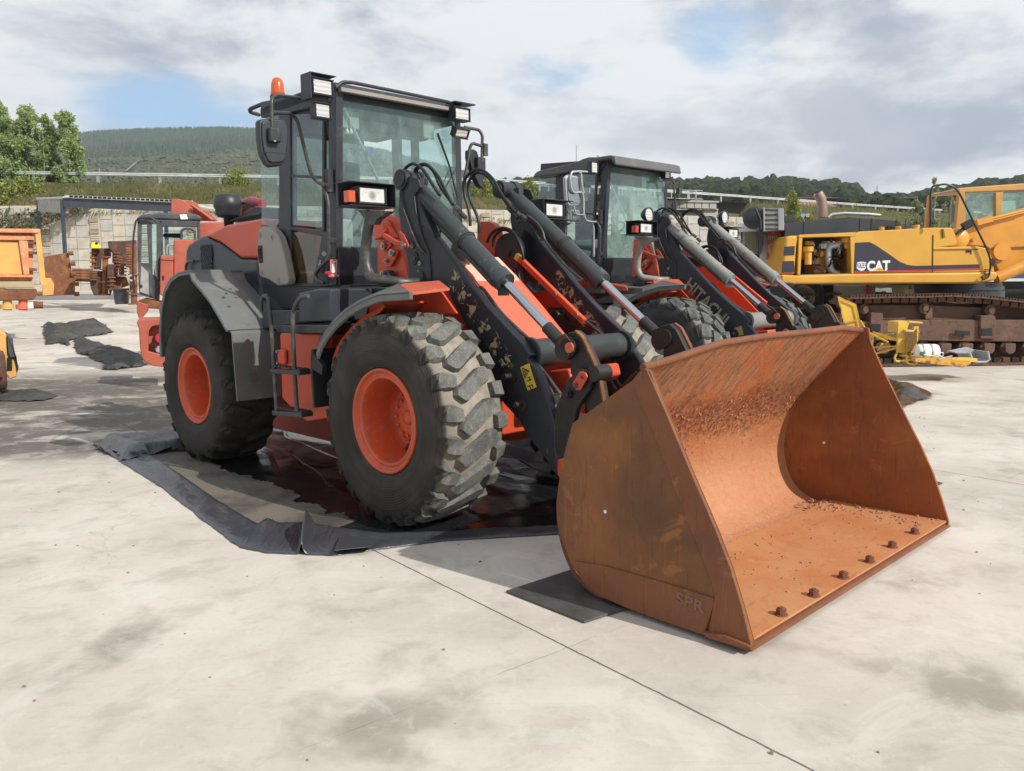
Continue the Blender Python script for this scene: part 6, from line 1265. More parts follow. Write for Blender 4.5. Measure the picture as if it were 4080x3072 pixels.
    aim(3080); d=19.2; r=thing('rusty_skip','battered red and white steel skip, paint flaking to rust, left of the excavator counterweight','skip',(at('G',1200,950,d)[0],d+.6,0))
    G=lambda pts,y0,y1: MB().ext(PW('G',pts,d),y0,y1)
    G([(1142,462),(1345,455),(1345,490),(1330,560),(1300,690),(1155,682),(1165,530)],d,d+1.4).build('skip_wall','flaked_red',r,.01)
    G([(1115,480),(1145,470),(1172,530),(1160,690),(1290,690),(1280,900),(1100,900),(1095,640),(1130,560)],d+.1,d+1.3).build('skip_base','dirty_white',r,.02)
    m=MB()
    for u in range(1165,1290,18): m.ext(PW('G',[(u,500),(u+8,500),(u+8,530),(u,530)],d),d-.01,d+.0)
    m.build('skip_slots','dirty_white',r)
    G([(1180,870),(1420,880),(1420,1010),(1180,1010)],d+.3,d+1.5).build('skip_support','cat_dark',r,.02); settle(r)
mat('rim_white',(.42,.40,.36),.5,.2,((8,.52,.7,(.16,.12,.09)),)); mat('chassis_grey',(.33,.32,.30),.6,0,((5,.5,.75,(.22,.19,.17)),)); mat('mesh_beige',(.16,.15,.12),.6,.3,((90,.5,.56,(.32,.30,.12)),)); mat('flaked_red',(.42,.07,.04),.7,0,((7,.48,.58,(.42,.33,.26)),(11,.56,.66,(.13,.05,.03))),(20,.4)); mat('dirty_white',(.42,.38,.32),.7,0,((3,.5,.7,(.26,.19,.13)),))
def rib_mat():
    m,t=newmat('radiator_rib'); g=t.n('TexCoord').outputs['Object']; wv=t.n('TexWave',{'Vector':g,'Scale':3.2,'Distortion':2.5,'Detail':1.,'Detail Scale':.8},bands_direction='Z').outputs[1]
    finish(t,t.mix(t.ramp(wv,.4,.7),(.30,.30,.28),(.09,.09,.09)),.5,.4,t.n('Bump',{'Strength':.6,'Distance':.02,'Height':wv}).outputs[0])
rib_mat(); middle(); aim(None)
# =================== left of the yard ===================
def flange_piece(m,z,u,v0,v1,d,r_,k=1):
    """vertical tube with flange discs at its ends"""
    a=Vector(at(z,u,v0,d)); b=Vector(at(z,u,v1,d)); m.cyl(a,b,r_,n=18)
    for p in(a,a.lerp(b,.33),a.lerp(b,.66),b)[::k]: m.cyl(p-Vector((0,0,.03)),p+Vector((0,0,.03)),r_*1.9,n=22)
def left():
    # red excavator with black cab
    aim(700); d=19.; C_='red_faded'
    r=thing('excavator','red excavator with a dusty black cab, partly hidden by the nearest loader','excavator',(at('I',1500,1640,d)[0],d+1.3,0))
    I=lambda pts,y0,y1,dd=d: MB().ext(PW('I',pts,dd),y0,y1)
    I([(1125,985),(1170,950),(1315,928),(1640,945),(1680,975),(1660,998),(1320,985),(1160,1005)],d,d+1.1).build('cab_roof','cab_dusty',r,.05,seg=3)
    I([(1490,948),(1548,945),(1560,985),(1500,988)],d-.01,d+.01).build('roof_plate','white_decal',r)
    m=MB()
    for pts in([(1140,1000),(1165,1000),(1158,1350),(1138,1350)],[(1218,1020),(1258,1010),(1270,1640),(1235,1610),(1235,1350)],[(1300,990),(1345,995),(1345,1280),(1325,1300),(1318,1500),(1300,1480)],[(1140,1345),(1240,1350),(1245,1640),(1155,1610)],[(1310,990),(1650,1000),(1650,1050),(1345,1045)],[(1140,1000),(1310,985),(1310,1020),(1140,1030)],[(1635,1010),(1660,1010),(1665,1150),(1640,1150)]): m.ext(PW('I',pts,d),d+.02,d+.12)
    m.ext(PW('I',[(1140,1350),(1320,1480),(1320,1660),(1155,1612)],d),d+.12,d+1.05); m.ext(PW('I',[(1140,1000),(1165,1000),(1158,1350),(1138,1350)],d),d+1.0,d+1.1); m.ext(PW('I',[(1300,990),(1345,995),(1345,1280),(1325,1500),(1300,1480)],d),d+1.0,d+1.1)
    cb=m.build('cab','cab_dusty',r,.012)
    I([(1165,1010),(1220,1020),(1235,1350),(1160,1345)],d+.05,d+.06).build('cab_window','glass_side',cb)
    I([(1258,1015),(1302,1010),(1318,1480),(1300,1480),(1262,1340)],d+.05,d+.06).build('cab_window','glass_dirt_sheen',cb)
    I([(1345,1050),(1640,1055),(1640,1280),(1345,1280)],d+1.0,d+1.01).build('cab_window','glass_side',cb)
    I([(1275,1330),(1318,1320),(1318,1470),(1295,1478),(1275,1440)],d+.3,d+.35).build('inner_panel','cat_yellow',cb)
    I([(1170,1370),(1232,1430),(1236,1615),(1160,1590)],d-.0,d+.02).build('door_panel','chassis_grey',cb,.006)
    a=at('I',1166,1542,d-.01); MB().cyl(a,(a[0],a[1]+.02,a[2]),.04,n=14).build('door_lock','dark_paint',cb)
    MB().ext(PW('I',[(1350,1090),(1520,1090),(1520,1130),(1350,1120)],d),d+.5,d+.7).build('seat','seat_cloth',cb,.03)
    m=MB().tube(fillet([at('I',u,v,d-.08) for u,v in((1115,1600),(1100,1400),(1105,1150),(1125,1000),(1160,975),(1260,975),(1305,1010))],.08),.018,8); m.build('cab_guard_rail','hand_dark',r)
    MB().tube(fillet([at('I',u,v,d-.05) for u,v in((1505,1150),(1505,1080),(1530,1065),(1590,1065),(1615,1085),(1620,1150))],.05),.025,8).build('handrail','pipe_grey',r)
    MB().tube(fillet([at('I',u,v,d-.05) for u,v in((1385,1280),(1385,1215),(1400,1200),(1440,1200))],.05),.022,8).build('handrail','chassis_grey',r)
    m=I([(1330,1285),(1445,1285),(1440,1325),(1435,1650),(1380,1640),(1325,1610)],d-.1,d+1.5); m.ext(PW('I',[(1440,1155),(1560,1155),(1900,1150),(1900,1650),(1440,1640)],d),d-.05,d+1.6); m.ext(PW('I',[(1655,995),(1960,990),(1960,1160),(1655,1155)],d),d+.6,d+2); m.build('body_panel',C_,r,.03)
    I([(1325,1322),(1442,1328),(1442,1332),(1325,1326)],d-.11,d-.09).build('panel_gap','hose',r)
    I([(1348,1455),(1362,1455),(1362,1490),(1348,1490)],d-.12,d-.1).build('panel_latch','hose',r)
    m=MB()
    for o_ in(0,95): m.ext(PW('I',[(1420+o_,990),(1422+o_,830),(1480+o_,825),(1540+o_,850),(1590+o_,915),(1640+o_,985),(1600+o_,985),(1560+o_,940)],d+1.6),d+1.3+o_*.004,d+1.36+o_*.004)
    m.ext(PW('I',[(1600,900),(1720,920),(1800,1000),(1640,1000)],d+1.6),d+1.4,d+1.7); m.build('boom_foot_plate','red_faded',r,.01)
    m=MB()
    for k in range(4): m.tube([at('I',u,v,d+1.2+k*.05) for u,v in((1590+k*10,870+k*15),(1680,930+k*12),(1760,990))],.03,8)
    m.build('boom_pipe','red_faded',r)
    # lower part
    P=lambda pts,y0,y1,dd=d: MB().ext(PW('P',pts,dd),y0,y1)
    m=P([(1412,120),(1470,100),(1720,150),(1720,230),(1640,210),(1500,200),(1440,150)],d,d+1.8); m.build('lower_deck','rust_plate',r,.02)
    m=P([(1400,125),(1515,165),(1510,230),(1455,300),(1420,305),(1398,240)],d-.1,d+.4); m.ext(PW('P',[(1620,210),(1700,220),(1700,310),(1640,300)],d),d,d+.5); m.build('undercarriage_leg','red_faded',r,.02); settle(r)
    aim(640); d=16.; r=thing('machine_base','low red steel machine base with a cut-out holding grey fittings, beside the rear tyre','machine',(at('P',1550,790,d)[0],d+.6,0))  # base of a red machine, not a whole machine
    P=lambda pts,y0,y1: MB().ext(PW('P',pts,d),y0,y1)
    P([(1395,345),(1420,315),(1750,305),(1750,375),(1600,375),(1550,390),(1520,430),(1515,640),(1750,700),(1750,810),(1560,790),(1480,750),(1440,690),(1425,560),(1420,420)],d,d+1.2).build('body_shell','red_faded',r,.02)
    P([(1520,430),(1560,385),(1750,375),(1750,700),(1515,640)],d+.25,d+.3).build('base_recess','red_faded',r)
    m=P([(1580,600),(1690,560),(1690,690),(1590,650)],d+.05,d+.25); m.build('pump_body','chassis_grey',r,.02)
    MB().tube(smooth_path([at('P',u,v,d+.05) for u,v in((1600,600),(1560,540),(1580,490),(1640,480))],5),.018,8).build('pump_hose','hose',r); a=at('P',1640,505,d); MB().cyl(a,(a[0],a[1]+.2,a[2]),.09,n=16).build('pump_cap','red_decal',r); settle(r)
    # orange dump body at the left edge
    aim(120); d=29.; zb=gz(-12,d)
    r=thing('dump_body','big faded orange steel dump body cut by the left edge of the view','dump body',(at('J',150,1380,d)[0],d+1.5,zb))
    J=lambda pts,y0,y1: MB().ext(PW('J',pts,d),y0,y1)
    J([(-300,540),(400,545),(400,590),(-300,580)],d-.15,d+2).build('top_rail','dump_orange',r,.03)
    J([(-300,570),(300,585),(340,600),(340,1010),(330,1080),(-300,1080)],d+.15,d+2.2).build('body_wall','dump_orange',r,.02)
    m=J([(-300,600),(350,610),(350,660),(-300,655)],d-.02,d+.2); m.ext(PW('J',[(190,660),(285,665),(300,1010),(240,1015)],d),d-.02,d+.2); m.ext(PW('J',[(-300,1005),(330,1015),(345,1040),(-300,1035)],d),d-.08,d+.2); m.build('wall_frame','dump_orange',r,.02)
    J([(-300,660),(195,675),(235,1010),(-300,1005)],d+.08,d+.16).build('inset_panel','dump_yellow',r,.01)
    m=MB()
    for v0 in(670,770,940): m.ext(PW('J',[(285,v0),(375,v0+5),(378,v0+32),(290,v0+30)],d),d-.0,d+.15)
    m.build('side_rib','rust_plate',r,.01)
    J([(355,545),(410,545),(472,1120),(425,1128),(405,1080)],d-.1,d+.1).build('corner_post','dump_yellow',r,.01)
    J([(-300,1080),(350,1080),(345,1145),(-300,1140)],d-.15,d+1.8).build('lower_rail','dump_grey',r,.02)
    J([(-300,1150),(375,1155),(380,1210),(340,1270),(-300,1285)],d-.1,d+1.8).build('underbody','rust_plate',r,.04)
    m=MB()
    for u in(75,235): a=at('J',u,1270,d+.1); b=at('J',u,1375,d+.1); m=MB().cyl(a,(b[0],b[1],b[2]),.12,n=16); m.cyl((b[0],b[1],b[2]+.18),(b[0],b[1],b[2]+.04),.19,n=18); m.build('support_leg','dump_yellow' if u<100 else 'orange_faded',r,.01)
    a=at('J',340,1318,d+.2); b=at('J',440,1322,d+.2); MB().cyl(a,b,.11,n=18).build('pivot_tube','rust_plate',r,.01); settle(r)
    q=gp('J',[(285,1355),(340,1345),(400,1350),(330,1366)]); a=at('J',278,1290,28.6); b=at('J',345,1362,28.6)
    solo(MB().ext(PW('J',[(275,1300),(335,1292),(345,1355),(288,1362)],28.6),28.6,28.7),'white_sack','white_paint','crumpled white sack under the orange dump body','sack',((a[0]+b[0])/2,28.65,b[2]),bevel=.03)
    # rusty flat bucket plate
    aim(240); d=44.
    r=thing('loader_bucket','big rusty bucket seen end-on, lugs down its right edge, beside the dump body','bucket',(at('J',610,1230,d)[0],d+1,gz(-15,d)))
    J=lambda pts,y0,y1,dd=None: MB().ext(PW('J',pts,dd or d),y0,y1)
    J([(455,825),(600,800),(700,785),(715,880),(738,1000),(765,1060),(765,1215),(550,1225),(430,1230),(440,1040)],d,d+.5).build('plate','rust_plate',r,.03)
    J([(440,1045),(520,1045),(555,1110),(545,1215),(435,1225)],d-.03,d-.0).build('yellow_patch','dump_yellow',r)
    for u,v in((725,792),(745,898),(755,1000),(780,1105),(785,1208),(410,1205)): a=at('J',u-30,v,d-.1); b=at('J',u+25,v,d-.1); MB().cyl(a,b,.10,n=16).build('lug','rust_plate',r,.01)
    settle(r)
    for i,v in enumerate((962,990,1018,1042,1062)):
        a=at('J',735,v,d+2-i*.25); b=at('J',950,v+(4 if i<3 else 8),d+2-i*.25)
        lab=('topmost of the stacked rusty pipes between the steel plate and the bucket pile','second rusty pipe from the top of the stack','third rusty pipe from the top of the stack, in its middle','second rusty pipe from the bottom of the stack','lowest rusty pipe of the stack, lying over the gap to the fence')[i]
        solo(MB().cyl(a,b,.075,n=16),'rusty_pipe','rust_plate',lab,'pipe',((a[0]+b[0])/2,a[1],a[2]-.16),'rusty pipes stacked by the wall')
    aim(440)
    # pile of rusty excavator buckets and flanged pieces
    def bucket_pile(name,label,polys,tubes,dd,mt='rust_dark',cat='scrap bucket'):
        us=[p[0] for q in polys for p in q]; vsx=[p[1] for q in polys for p in q]
        r=thing(name,label,cat,(at('J',(min(us)+max(us))/2,max(vsx),dd)[0],dd+.6,gz(-10,dd)))
        for k,q in enumerate(polys):
            m=J(q,dd+.1*k,dd+1.4-.15*k,dd); m.build('bucket_shell' if k==0 else 'side_plate',mt if k%2==0 else 'rust_plate',r,.03)
        for t_ in tubes: m=MB(); flange_piece(m,'J',t_[0],t_[1],t_[2],dd-.15,t_[3]); m.build('flanged_tube','rust_dark' if t_[3]>.2 else 'rust_plate',r,.01)
        settle(r)
    bucket_pile('rusty_bucket','rusty excavator bucket low in the pile, left of the plastic tub, pins at both sides',[[(930,965),(1060,975),(1065,1100),(1050,1220),(960,1222),(925,1150),(915,1060)],[(960,1000),(1040,1005),(1030,1200),(970,1200)]],[(1075,830,1215,.12),(955,990,1060,.085)],41.)
    bucket_pile('rusty_bucket','open rusty bucket on top of the left end of the pile, under the yellow coupler',[[(935,745),(1130,740),(1135,830),(1100,840),(1040,830),(1030,940),(960,950),(935,850)],[(985,760),(1120,755),(1110,820),(1000,840)]],[(955,790,930,.08)],42.)
    bucket_pile('rusty_bucket','dark rusty bucket at the highest point of the pile, its hollow side towards the camera',[[(1100,668),(1280,665),(1395,655),(1400,760),(1290,770),(1300,900),(1210,930),(1150,880),(1150,780),(1110,740)],[(1200,740),(1290,735),(1310,880),(1230,910),(1215,830)]],[(1185,790,880,.085),(1215,830,915,.07)],41.6)
    bucket_pile('rusty_bucket','rusty bucket with a claw plate at the foot of the pile, behind the plastic tub',[[(1095,905),(1215,900),(1200,1030),(1120,1240),(1110,1160),(1080,1160),(1095,1030)],[(1110,1020),(1290,1030),(1320,1120),(1180,1170),(1130,1170)]],[(1240,915,1015,.11),(1140,1040,1160,.09)],40.4)
    r=thing('rusty_tooth_bar','rusty toothed bar standing at the right end of the pile beside the black excavator cab','tooth bar',(at('J',1350,1320,39.6)[0],39.8,gz(-9,39.6)))
    J([(1320,700),(1400,700),(1400,1180),(1330,1180)],39.8,40.4,39.6).build('bar','rust_plate',r,.03)
    for k in range(9): a=at('J',1285,715+k*26,39.6); b=at('J',1340,717+k*26,39.6); MB().tube([a,b],[.04,.08],8).build('tooth','rust_plate',r)
    m=MB(); flange_piece(m,'J',1370,1010,1310,39.4,.13); m.build('flanged_tube','rust_plate',r,.01)
    m=J([(1285,1165),(1400,1170),(1400,1200),(1290,1190)],39.2,39.9,39.6); m.build('foot_plate','rust_plate',r,.02); a=at('J',1340,1045,39.2); MB().lathe([(.07,-.05),(.15,-.05),(.15,.05),(.07,.05)],a,'y',20,close=True).build('lifting_ring','dirty_white',r); settle(r)
    r=thing('yellow_coupler','bright yellow quick coupler lying on top of the rusty bucket pile','coupler',(at('J',980,745,41.4)[0],41.6,at('J',980,745,41.4)[2]))
    J([(932,742),(930,700),(945,684),(975,678),(1000,684),(1035,735),(1035,744)],41.3,41.9,41.4).build('coupler_body','yellow_bright',r,.03); a=at('J',985,690,41.28); MB().cyl(a,(a[0],a[1]+.1,a[2]),.06,n=16).build('coupler_pin','hose',r); settle(r)
    a=at('J',1245,1312,40.); t_=at('J',1245,1150,40.); h_=t_[2]-a[2]; k_=at('J',1330,1150,40.)[0]-t_[0]
    r=thing('plastic_tub','tall dark grey plastic tub with a rim, standing in front of the rusty buckets','tub',a); MB().lathe([(0,0),(k_*.82,0),(k_*.85,.05),(k_*.97,h_-.06),(k_*1.03,h_-.06),(k_*1.03,h_),(k_*.93,h_),(k_*.8,.1),(0,.07)],a,'z',32).build('tub_shell','tub_grey',r); settle(r)
    # machine at the far left edge
    aim(-60); d=15.5; r=thing('crawler_end','orange machine with a dark cover and a studded drive wheel at the left edge','machine',(at('P',60,980,d)[0],d+.5,0))
    P=lambda pts,y0,y1: MB().ext(PW('P',pts,d),y0,y1)
    P([(-400,400),(0,425),(70,468),(80,660),(100,700),(160,700),(180,760),(175,900),(100,930),(60,880),(-400,900)],d,d+1.2).build('housing','dump_yellow',r,.03,seg=3)
    P([(72,470),(125,505),(160,700),(190,800),(180,850),(160,700),(100,700),(82,650)],d-.06,d+1.1).build('side_cover','tub_grey',r,.02)
    a=at('P',10,830,d-.25); m=MB().lathe([(0,-.10),(.24,-.10),(.30,-.08),(.32,-.03),(.32,.03),(.30,.08),(.24,.10),(0,.10)],(a[0]-.03,d-.30,a[2]),'x',40); dw=m.build('drive_wheel','rust_dark',r)
    m=MB()
    for k in range(20): an=k*math.pi/10; m=MB(); m.cyl((a[0]-.06+(.04 if k%2 else -.04),d-.30+.30*math.cos(an),a[2]+.30*math.sin(an)),(a[0]-.06+(.04 if k%2 else -.04),d-.30+.34*math.cos(an),a[2]+.34*math.sin(an)),.022,n=8); m.build('wheel_stud','hose',dw)
    m=MB()
    for k in range(6): m.box(at('P',98,715+k*22,d-.01),(.07,.02,.03))
    m.build('cover_slots','hose',r); settle(r)
mat('cab_dusty',(.05,.055,.065),.5,0,((4,.45,.75,(.13,.125,.12)),(15,.6,.8,(.2,.19,.17))),(30,.1)); mat('dump_orange',(.60,.24,.10),.7,0,((6,.46,.62,(.62,.33,.20)),(14,.6,.72,(.36,.13,.06))),(14,.3)); mat('dump_yellow',(.60,.33,.09),.65,0,((5,.5,.8,(.58,.38,.085)),(16,.64,.76,(.38,.17,.06)))); mat('dump_grey',(.36,.28,.17),.7); mat('yellow_bright',(.72,.62,.03),.5); mat('tub_grey',(.05,.055,.065),.45,0,((5,.5,.8,(.09,.09,.1)),))
left(); aim(None)
# =================== retaining wall, canopy, guardrail ===================
WD=54.
def wall():
    xl,xr=-60,at('B',900,500,WD)[0]; zb=.8; zt=lambda x: 7.2
    P0=at('J',525,1000,WD); 
    r=thing('retaining_wall','tall beige retaining wall of interlocking cruciform concrete panels behind the yard','retaining wall',(-20,WD+.5,1.8))
    m=MB().ext([(xl,zb),(19,zb),(19,5.75),(-2,6.6),(-20,7.15),(-34,7.2),(-40,5.6),(xl,5.0)],WD+.1,WD+.6); m.build('wall_core','concrete',r)
    rn=random.Random(2); cw=(at('J',900,600,WD)[0]-at('J',775,600,WD)[0]); x0=at('J',525,600,WD)[0]; ph=at('J',700,450,WD)[2]-at('J',700,570,WD)[2]; z0=at('J',700,450,WD)[2]
    top=lambda x: 7.15 if x<-20 else (7.15-(x+20)*.03 if x<-2 else 6.6-(x+2)*.04)
    panels=MB(); strips=MB()
    i0=int((xl-x0)/cw); i1=int((19-x0)/cw)
    for i in range(i0,i1):
        x=x0+cw*i; xc=x+cw/2
        if i%2==0 or i%4==1:
            off=0 if i%4==0 else .5
            for k in range(-10,8):
                za=z0-ph*(k+off); zb_=za-ph
                za2=min(za,top(xc)); 
                if za2-zb_<.1 or za2<zb: continue
                g=.025; panels.cm=0 if rn.random()<.6 else 1
                panels.ext([(x+g,zb_+g),(x+cw-g,zb_+g),(x+cw-g,za2-g),(x+g,za2-g)],WD+.06,WD+.1)
        else:
            for k in range(-10,9):
                za=z0-ph*(k-.15); 
                if za>top(xc)-.1 or za<zb: continue
                panels.cm=2; panels.ext([(x+.14,za-ph*.36),(x+cw-.14,za-ph*.36),(x+cw-.14,za),(x+.14,za)],WD-.02,WD+.1)
                panels.cm=0
                for q in(.44,.62,.80): 
                    if za-ph*q-.12>zb: panels.ext([(x+.13,za-ph*(q+.14)),(x+cw-.13,za-ph*(q+.14)),(x+cw-.13,za-ph*q),(x+.13,za-ph*q)],WD+.03,WD+.1)
    panels.build('wall_panels',['concrete','concrete_pale','concrete_dark'],r); settle(r)
    # rough overgrown slope that spills over the left end of the wall
    # canopy
    d=41.; f=lambda u,v,dd=d: at('J',u,v,dd)
    r=thing('canopy','long low canopy with a corrugated roof on thin dark posts before the beige wall','canopy',(f(640,1200)[0],d+1,gz(-15,d)))
    a=f(640,212); b=f(1900,268); c=f(370,232,d+5)
    m=MB(); th=.14
    vs=[a,b,(b[0],d+5,b[2]+.1),(c[0],d+5,c[2]+.05)]; vs2=[(p[0],p[1],p[2]-.10) for p in vs]; m.add(vs+vs2,[(0,1,2,3),(7,6,5,4),(0,4,5,1),(1,5,6,2),(2,6,7,3),(3,7,4,0)]); m.build('roof_sheet','galv_bright',r)
    m=MB(); n=26
    for k in range(n):
        p=Vector(a).lerp(Vector(b),(k+.1)/n); m.box((p.x+.35,d-.08,p.z-.01),(.42,.10,.10))
    m.build('roof_corrugation','galv_bright',r)
    bm=MB(); vs=[(a[0],d,a[2]-.07),(b[0],d,b[2]-.07),(b[0],d,b[2]-.50),(a[0],d,a[2]-.50)]; bm.add(vs+[(p[0],d+.15,p[2]) for p in vs],[(0,1,2,3),(7,6,5,4),(0,4,5,1),(1,5,6,2),(2,6,7,3),(3,7,4,0)]); bm.build('fascia_beam','post_steel',r)
    vs=[(a[0],d+.16,a[2]-.1),(c[0],d+5,c[2]-.05),(c[0],d+5,c[2]-.7),(a[0],d+.16,a[2]-.8)]; bm=MB().add(vs+[(p[0]+.15,p[1],p[2]) for p in vs],[(0,1,2,3),(7,6,5,4),(0,4,5,1),(1,5,6,2),(2,6,7,3),(3,7,4,0)]); bm.build('end_beam','chassis_grey',r)
    for u0,v0,u1,v1,dd in((628,240,665,1100,d),(390,250,404,1100,d+4.8),(1690,290,1700,1100,d),(1680,290,1740,330,d)):
        if v1<400: continue
        p,q=at('J',u0,v0,dd),at('J',u1,v1,dd); m=MB().box(((p[0]+q[0])/2,dd+.1,(p[2]+q[2])/2),(.15,.15,p[2]-q[2]),Matrix.Rotation(-math.atan2(q[0]-p[0],p[2]-q[2])*.6,3,'Y')); m.build('post','post_steel',r,.01)
    settle(r)
wallmat=mat('concrete_pale',(.46,.45,.41),.85,0,((2,.5,.75,(.40,.37,.31)),(.7,.5,.8,(.5,.48,.43),(1,1,.2))),(30,.3)); mat('galv_bright',(.62,.63,.62),.5,.3)
wall()
# =================== far setting ===================
def grass_mat(name,a,b,c_,sc_=2.):
    m,t=newmat(name); g=t.n('TexCoord').outputs['Object']
    c=t.mix(t.ramp(t.noise(g,.35*sc_,7,.65),.35,.65),a,b); c=t.mix(t.m('MULTIPLY',t.ramp(t.noise(g,2.2*sc_,7,.7),.45,.7),.8),c,c_)
    finish(t,c,.95,0,t.n('Bump',{'Strength':.8,'Distance':.2,'Height':t.noise(g,2.5*sc_,8,.75)}).outputs[0],0,.1)
grass_mat('dry_slope',(.16,.125,.07),(.095,.10,.04),(.22,.16,.10),1.)
def leaf_mat(name,a,b,tr=.35):
    m,t=newmat(name); g=t.n('TexCoord').outputs['Object']
    c=t.mix(t.ramp(t.noise(g,1.1,4,.6),.35,.65),a,b); c=t.mix(t.ramp(t.noise(g,9,2,.5),.4,.7),c,[q*1.35 for q in b])
    d=t.n('BsdfPrincipled',{'Base Color':c,'Roughness':.55,'Specular IOR Level':.3}); tl=t.n('BsdfTranslucent',{0:c})
    x=t.n('MixShader',{0:tr,1:d.outputs[0],2:tl.outputs[0]}); t.L.new(x.outputs[0],t.n('OutputMaterial').inputs[0])
leaf_mat('leaf_poplar',(.19,.28,.11),(.38,.47,.21),.5); leaf_mat('leaf_shrub',(.15,.20,.04),(.26,.28,.07)); leaf_mat('leaf_dark',(.045,.075,.025),(.08,.12,.04)); leaf_mat('leaf_pale',(.16,.20,.09),(.28,.31,.17)); leaf_mat('grass_blade',(.17,.15,.07),(.13,.145,.05),.3)
ROAD=[(-90,52.5),(-60,56),(-32,60),(-1,67),(20,80),(38,92),(70,112),(130,150)]
def ry(x):
    for i in range(len(ROAD)-1):
        a,b=ROAD[i],ROAD[i+1]
        if a[0]<=x<=b[0]: return a[1]+(b[1]-a[1])*(x-a[0])/(b[0]-a[0])
    return ROAD[0][1] if x<ROAD[0][0] else ROAD[-1][1]
RZ=9.2
def slope_z(x,y):
    yr=ry(x)-2.2; y0=54.6; wt=7.1 if x<-20 else (7.1-(x+20)*.03 if x<-2 else 6.55-(x+2)*.04)
    if x<-34: wt=7.1-min(1.6,(-34-x)*.25)
    t=max(0,min(1,(y-y0)/max(3,yr-y0))); z=wt-.15+(RZ-wt)*t**.8+.25*N3(x*.3,y*.3)+.12*N3(x*1.3,y*1.3)
    k=max(0,min(1,(x-1.5)/4))*max(0,min(1,(22.5-x)/4)); return z+(min(z,3.4)-z)*k
def env():
    m=MB(); xs=[-90+1.2*i for i in range(184)]; ny=14
    for x in xs:
        for j in range(ny+1):
            y=54.6+(ry(x)-2.0-54.6)*j/ny; m.v.append((x,y,slope_z(x,y) if (j<ny or 1.5<x<22.5) else RZ-.05))
    n=ny+1
    for i in range(len(xs)-1):
        for j in range(ny): a=i*n+j; m.f.append([a,a+n,a+n+1,a+1]); m.mi.append(0); m.sm.append(True)
    tag(m.build('embankment','dry_slope',None,fix=False),'dry grassy embankment above the beige wall',None,None,'structure')
    m=MB()
    for x,y in ROAD: m.v+=[(x,y-2.0,RZ-.03),(x-1.,y+8,RZ-.03)]
    for i in range(len(ROAD)-1): m.f.append([2*i,2*i+2,2*i+3,2*i+1]); m.mi.append(0); m.sm.append(False)
    tag(m.build('road','asphalt',None,fix=False),'raised road running along the top of the embankment',None,None,'structure')
    # guardrail
    r=thing('guardrail','long galvanised guardrail on short posts along the raised road','guardrail',(-1,66,RZ))
    P=[Vector((x,y-1.6,RZ+.62)) for x,y in ROAD if -90<=x<=130]
    m=MB()
    for a,b in zip(P,P[1:]):
        d=(b-a).normalized(); s=Vector((d.y,-d.x,0))*.05
        for o_,h_ in((.06,.09),(-.06,.09)):
            c=Vector((0,0,o_)); m.add([a+c+s-Vector((0,0,h_/2)),b+c+s-Vector((0,0,h_/2)),b+c+s*1.6,a+c+s*1.6,a+c+s+Vector((0,0,h_/2)),b+c+s+Vector((0,0,h_/2))],[(0,1,2,3),(3,2,5,4)])
        m.box((a+b)/2,((b-a).length,.02,.18),Matrix.Rotation(math.atan2(d.y,d.x),3,'Z'))
    m.build('rail_beam','galv_bright',r,fix=False)
    D=0; 
    for a,b in zip(P,P[1:]):
        L_=(b-a).length; k=D
        while k<L_:
            q=a.lerp(b,k/L_); 
            if -50<q.x<60: MB().box((q.x,q.y+.06,RZ+.32),(.16,.14,.85)).build('post','galv',r)
            k+=4.1
        D=k-L_
    settle(r)
    # bridge carrying the road on the right
    r=thing('bridge','concrete road bridge with panelled parapet and open railing, right of the second loader cab','bridge',(14,80,5))
    d=76.; F_=lambda pts,y0,y1: MB().ext(PW('F',pts,d),y0,y1)
    F_([(100,600),(1150,612),(1592,628),(1592,640),(100,620)],d-.1,d+9).build('parapet_cap','concrete_pale',r)
    for i in range(24):
        u0=150+i*62; u1=u0+57
        if u1>1592: break
        yy=lambda u: 618+(u-1150)*.036
        F_([(u0,yy(u0)),(u1,yy(u1)),(u1,yy(u1)+60),(u0,yy(u0)+60)],d,d+.3).build('parapet_panel','concrete_pale',r,.03)
    F_([(100,650),(1590,690),(1590,700),(100,690)],d+.1,d+9).build('deck','concrete',r)
    F_([(100,690),(1460,712),(1462,752),(100,740)],d+1.2,d+8).build('deck_beam','concrete_pale',r)
    F_([(100,740),(1462,752),(1462,760),(100,750)],d+.9,d+8).build('beam_flange','concrete',r)
    F_([(1470,698),(1592,698),(1588,745),(1540,770),(1500,960),(1470,960)],d+.3,d+8).build('abutment','concrete',r,.05)
    m=MB()
    for u in range(180,1470,68):
        v=lambda q: 532+(q-1145)*.03
        a=at('F',u,v(u),d); b=at('F',u,v(u)+75,d); m.box(((a[0]+b[0])/2,d+.1,(a[2]+b[2])/2),(.10,.10,a[2]-b[2]))
    for o_ in(0,70):
        a=at('F',100,500+o_,d); b=at('F',1460,541+o_,d); m.tube([(a[0],d+.1,a[2]),(b[0],d+.1,b[2])],.05,6)
    m.build('railing','galv',r); settle(r)
    # ---- far terrain ----
    def interp(P,u):
        for i in range(len(P)-1):
            if P[i][0]<=u<=P[i+1][0]: t=(u-P[i][0])/(P[i+1][0]-P[i][0]); t=t*t*(3-2*t)*.4+t*.6; return P[i][1]+(P[i+1][1]-P[i][1])*t
        return P[0][1] if u<P[0][0] else P[-1][1]
    RID=[(-1500,700),(-600,600),(0,570),(330,542),(420,532),(640,523),(900,519),(1100,528),(1300,560),(1500,605),(1700,655),(1830,690),(1970,728),(2150,742),(2400,750),(2700,760),(3300,790),(5000,800)]
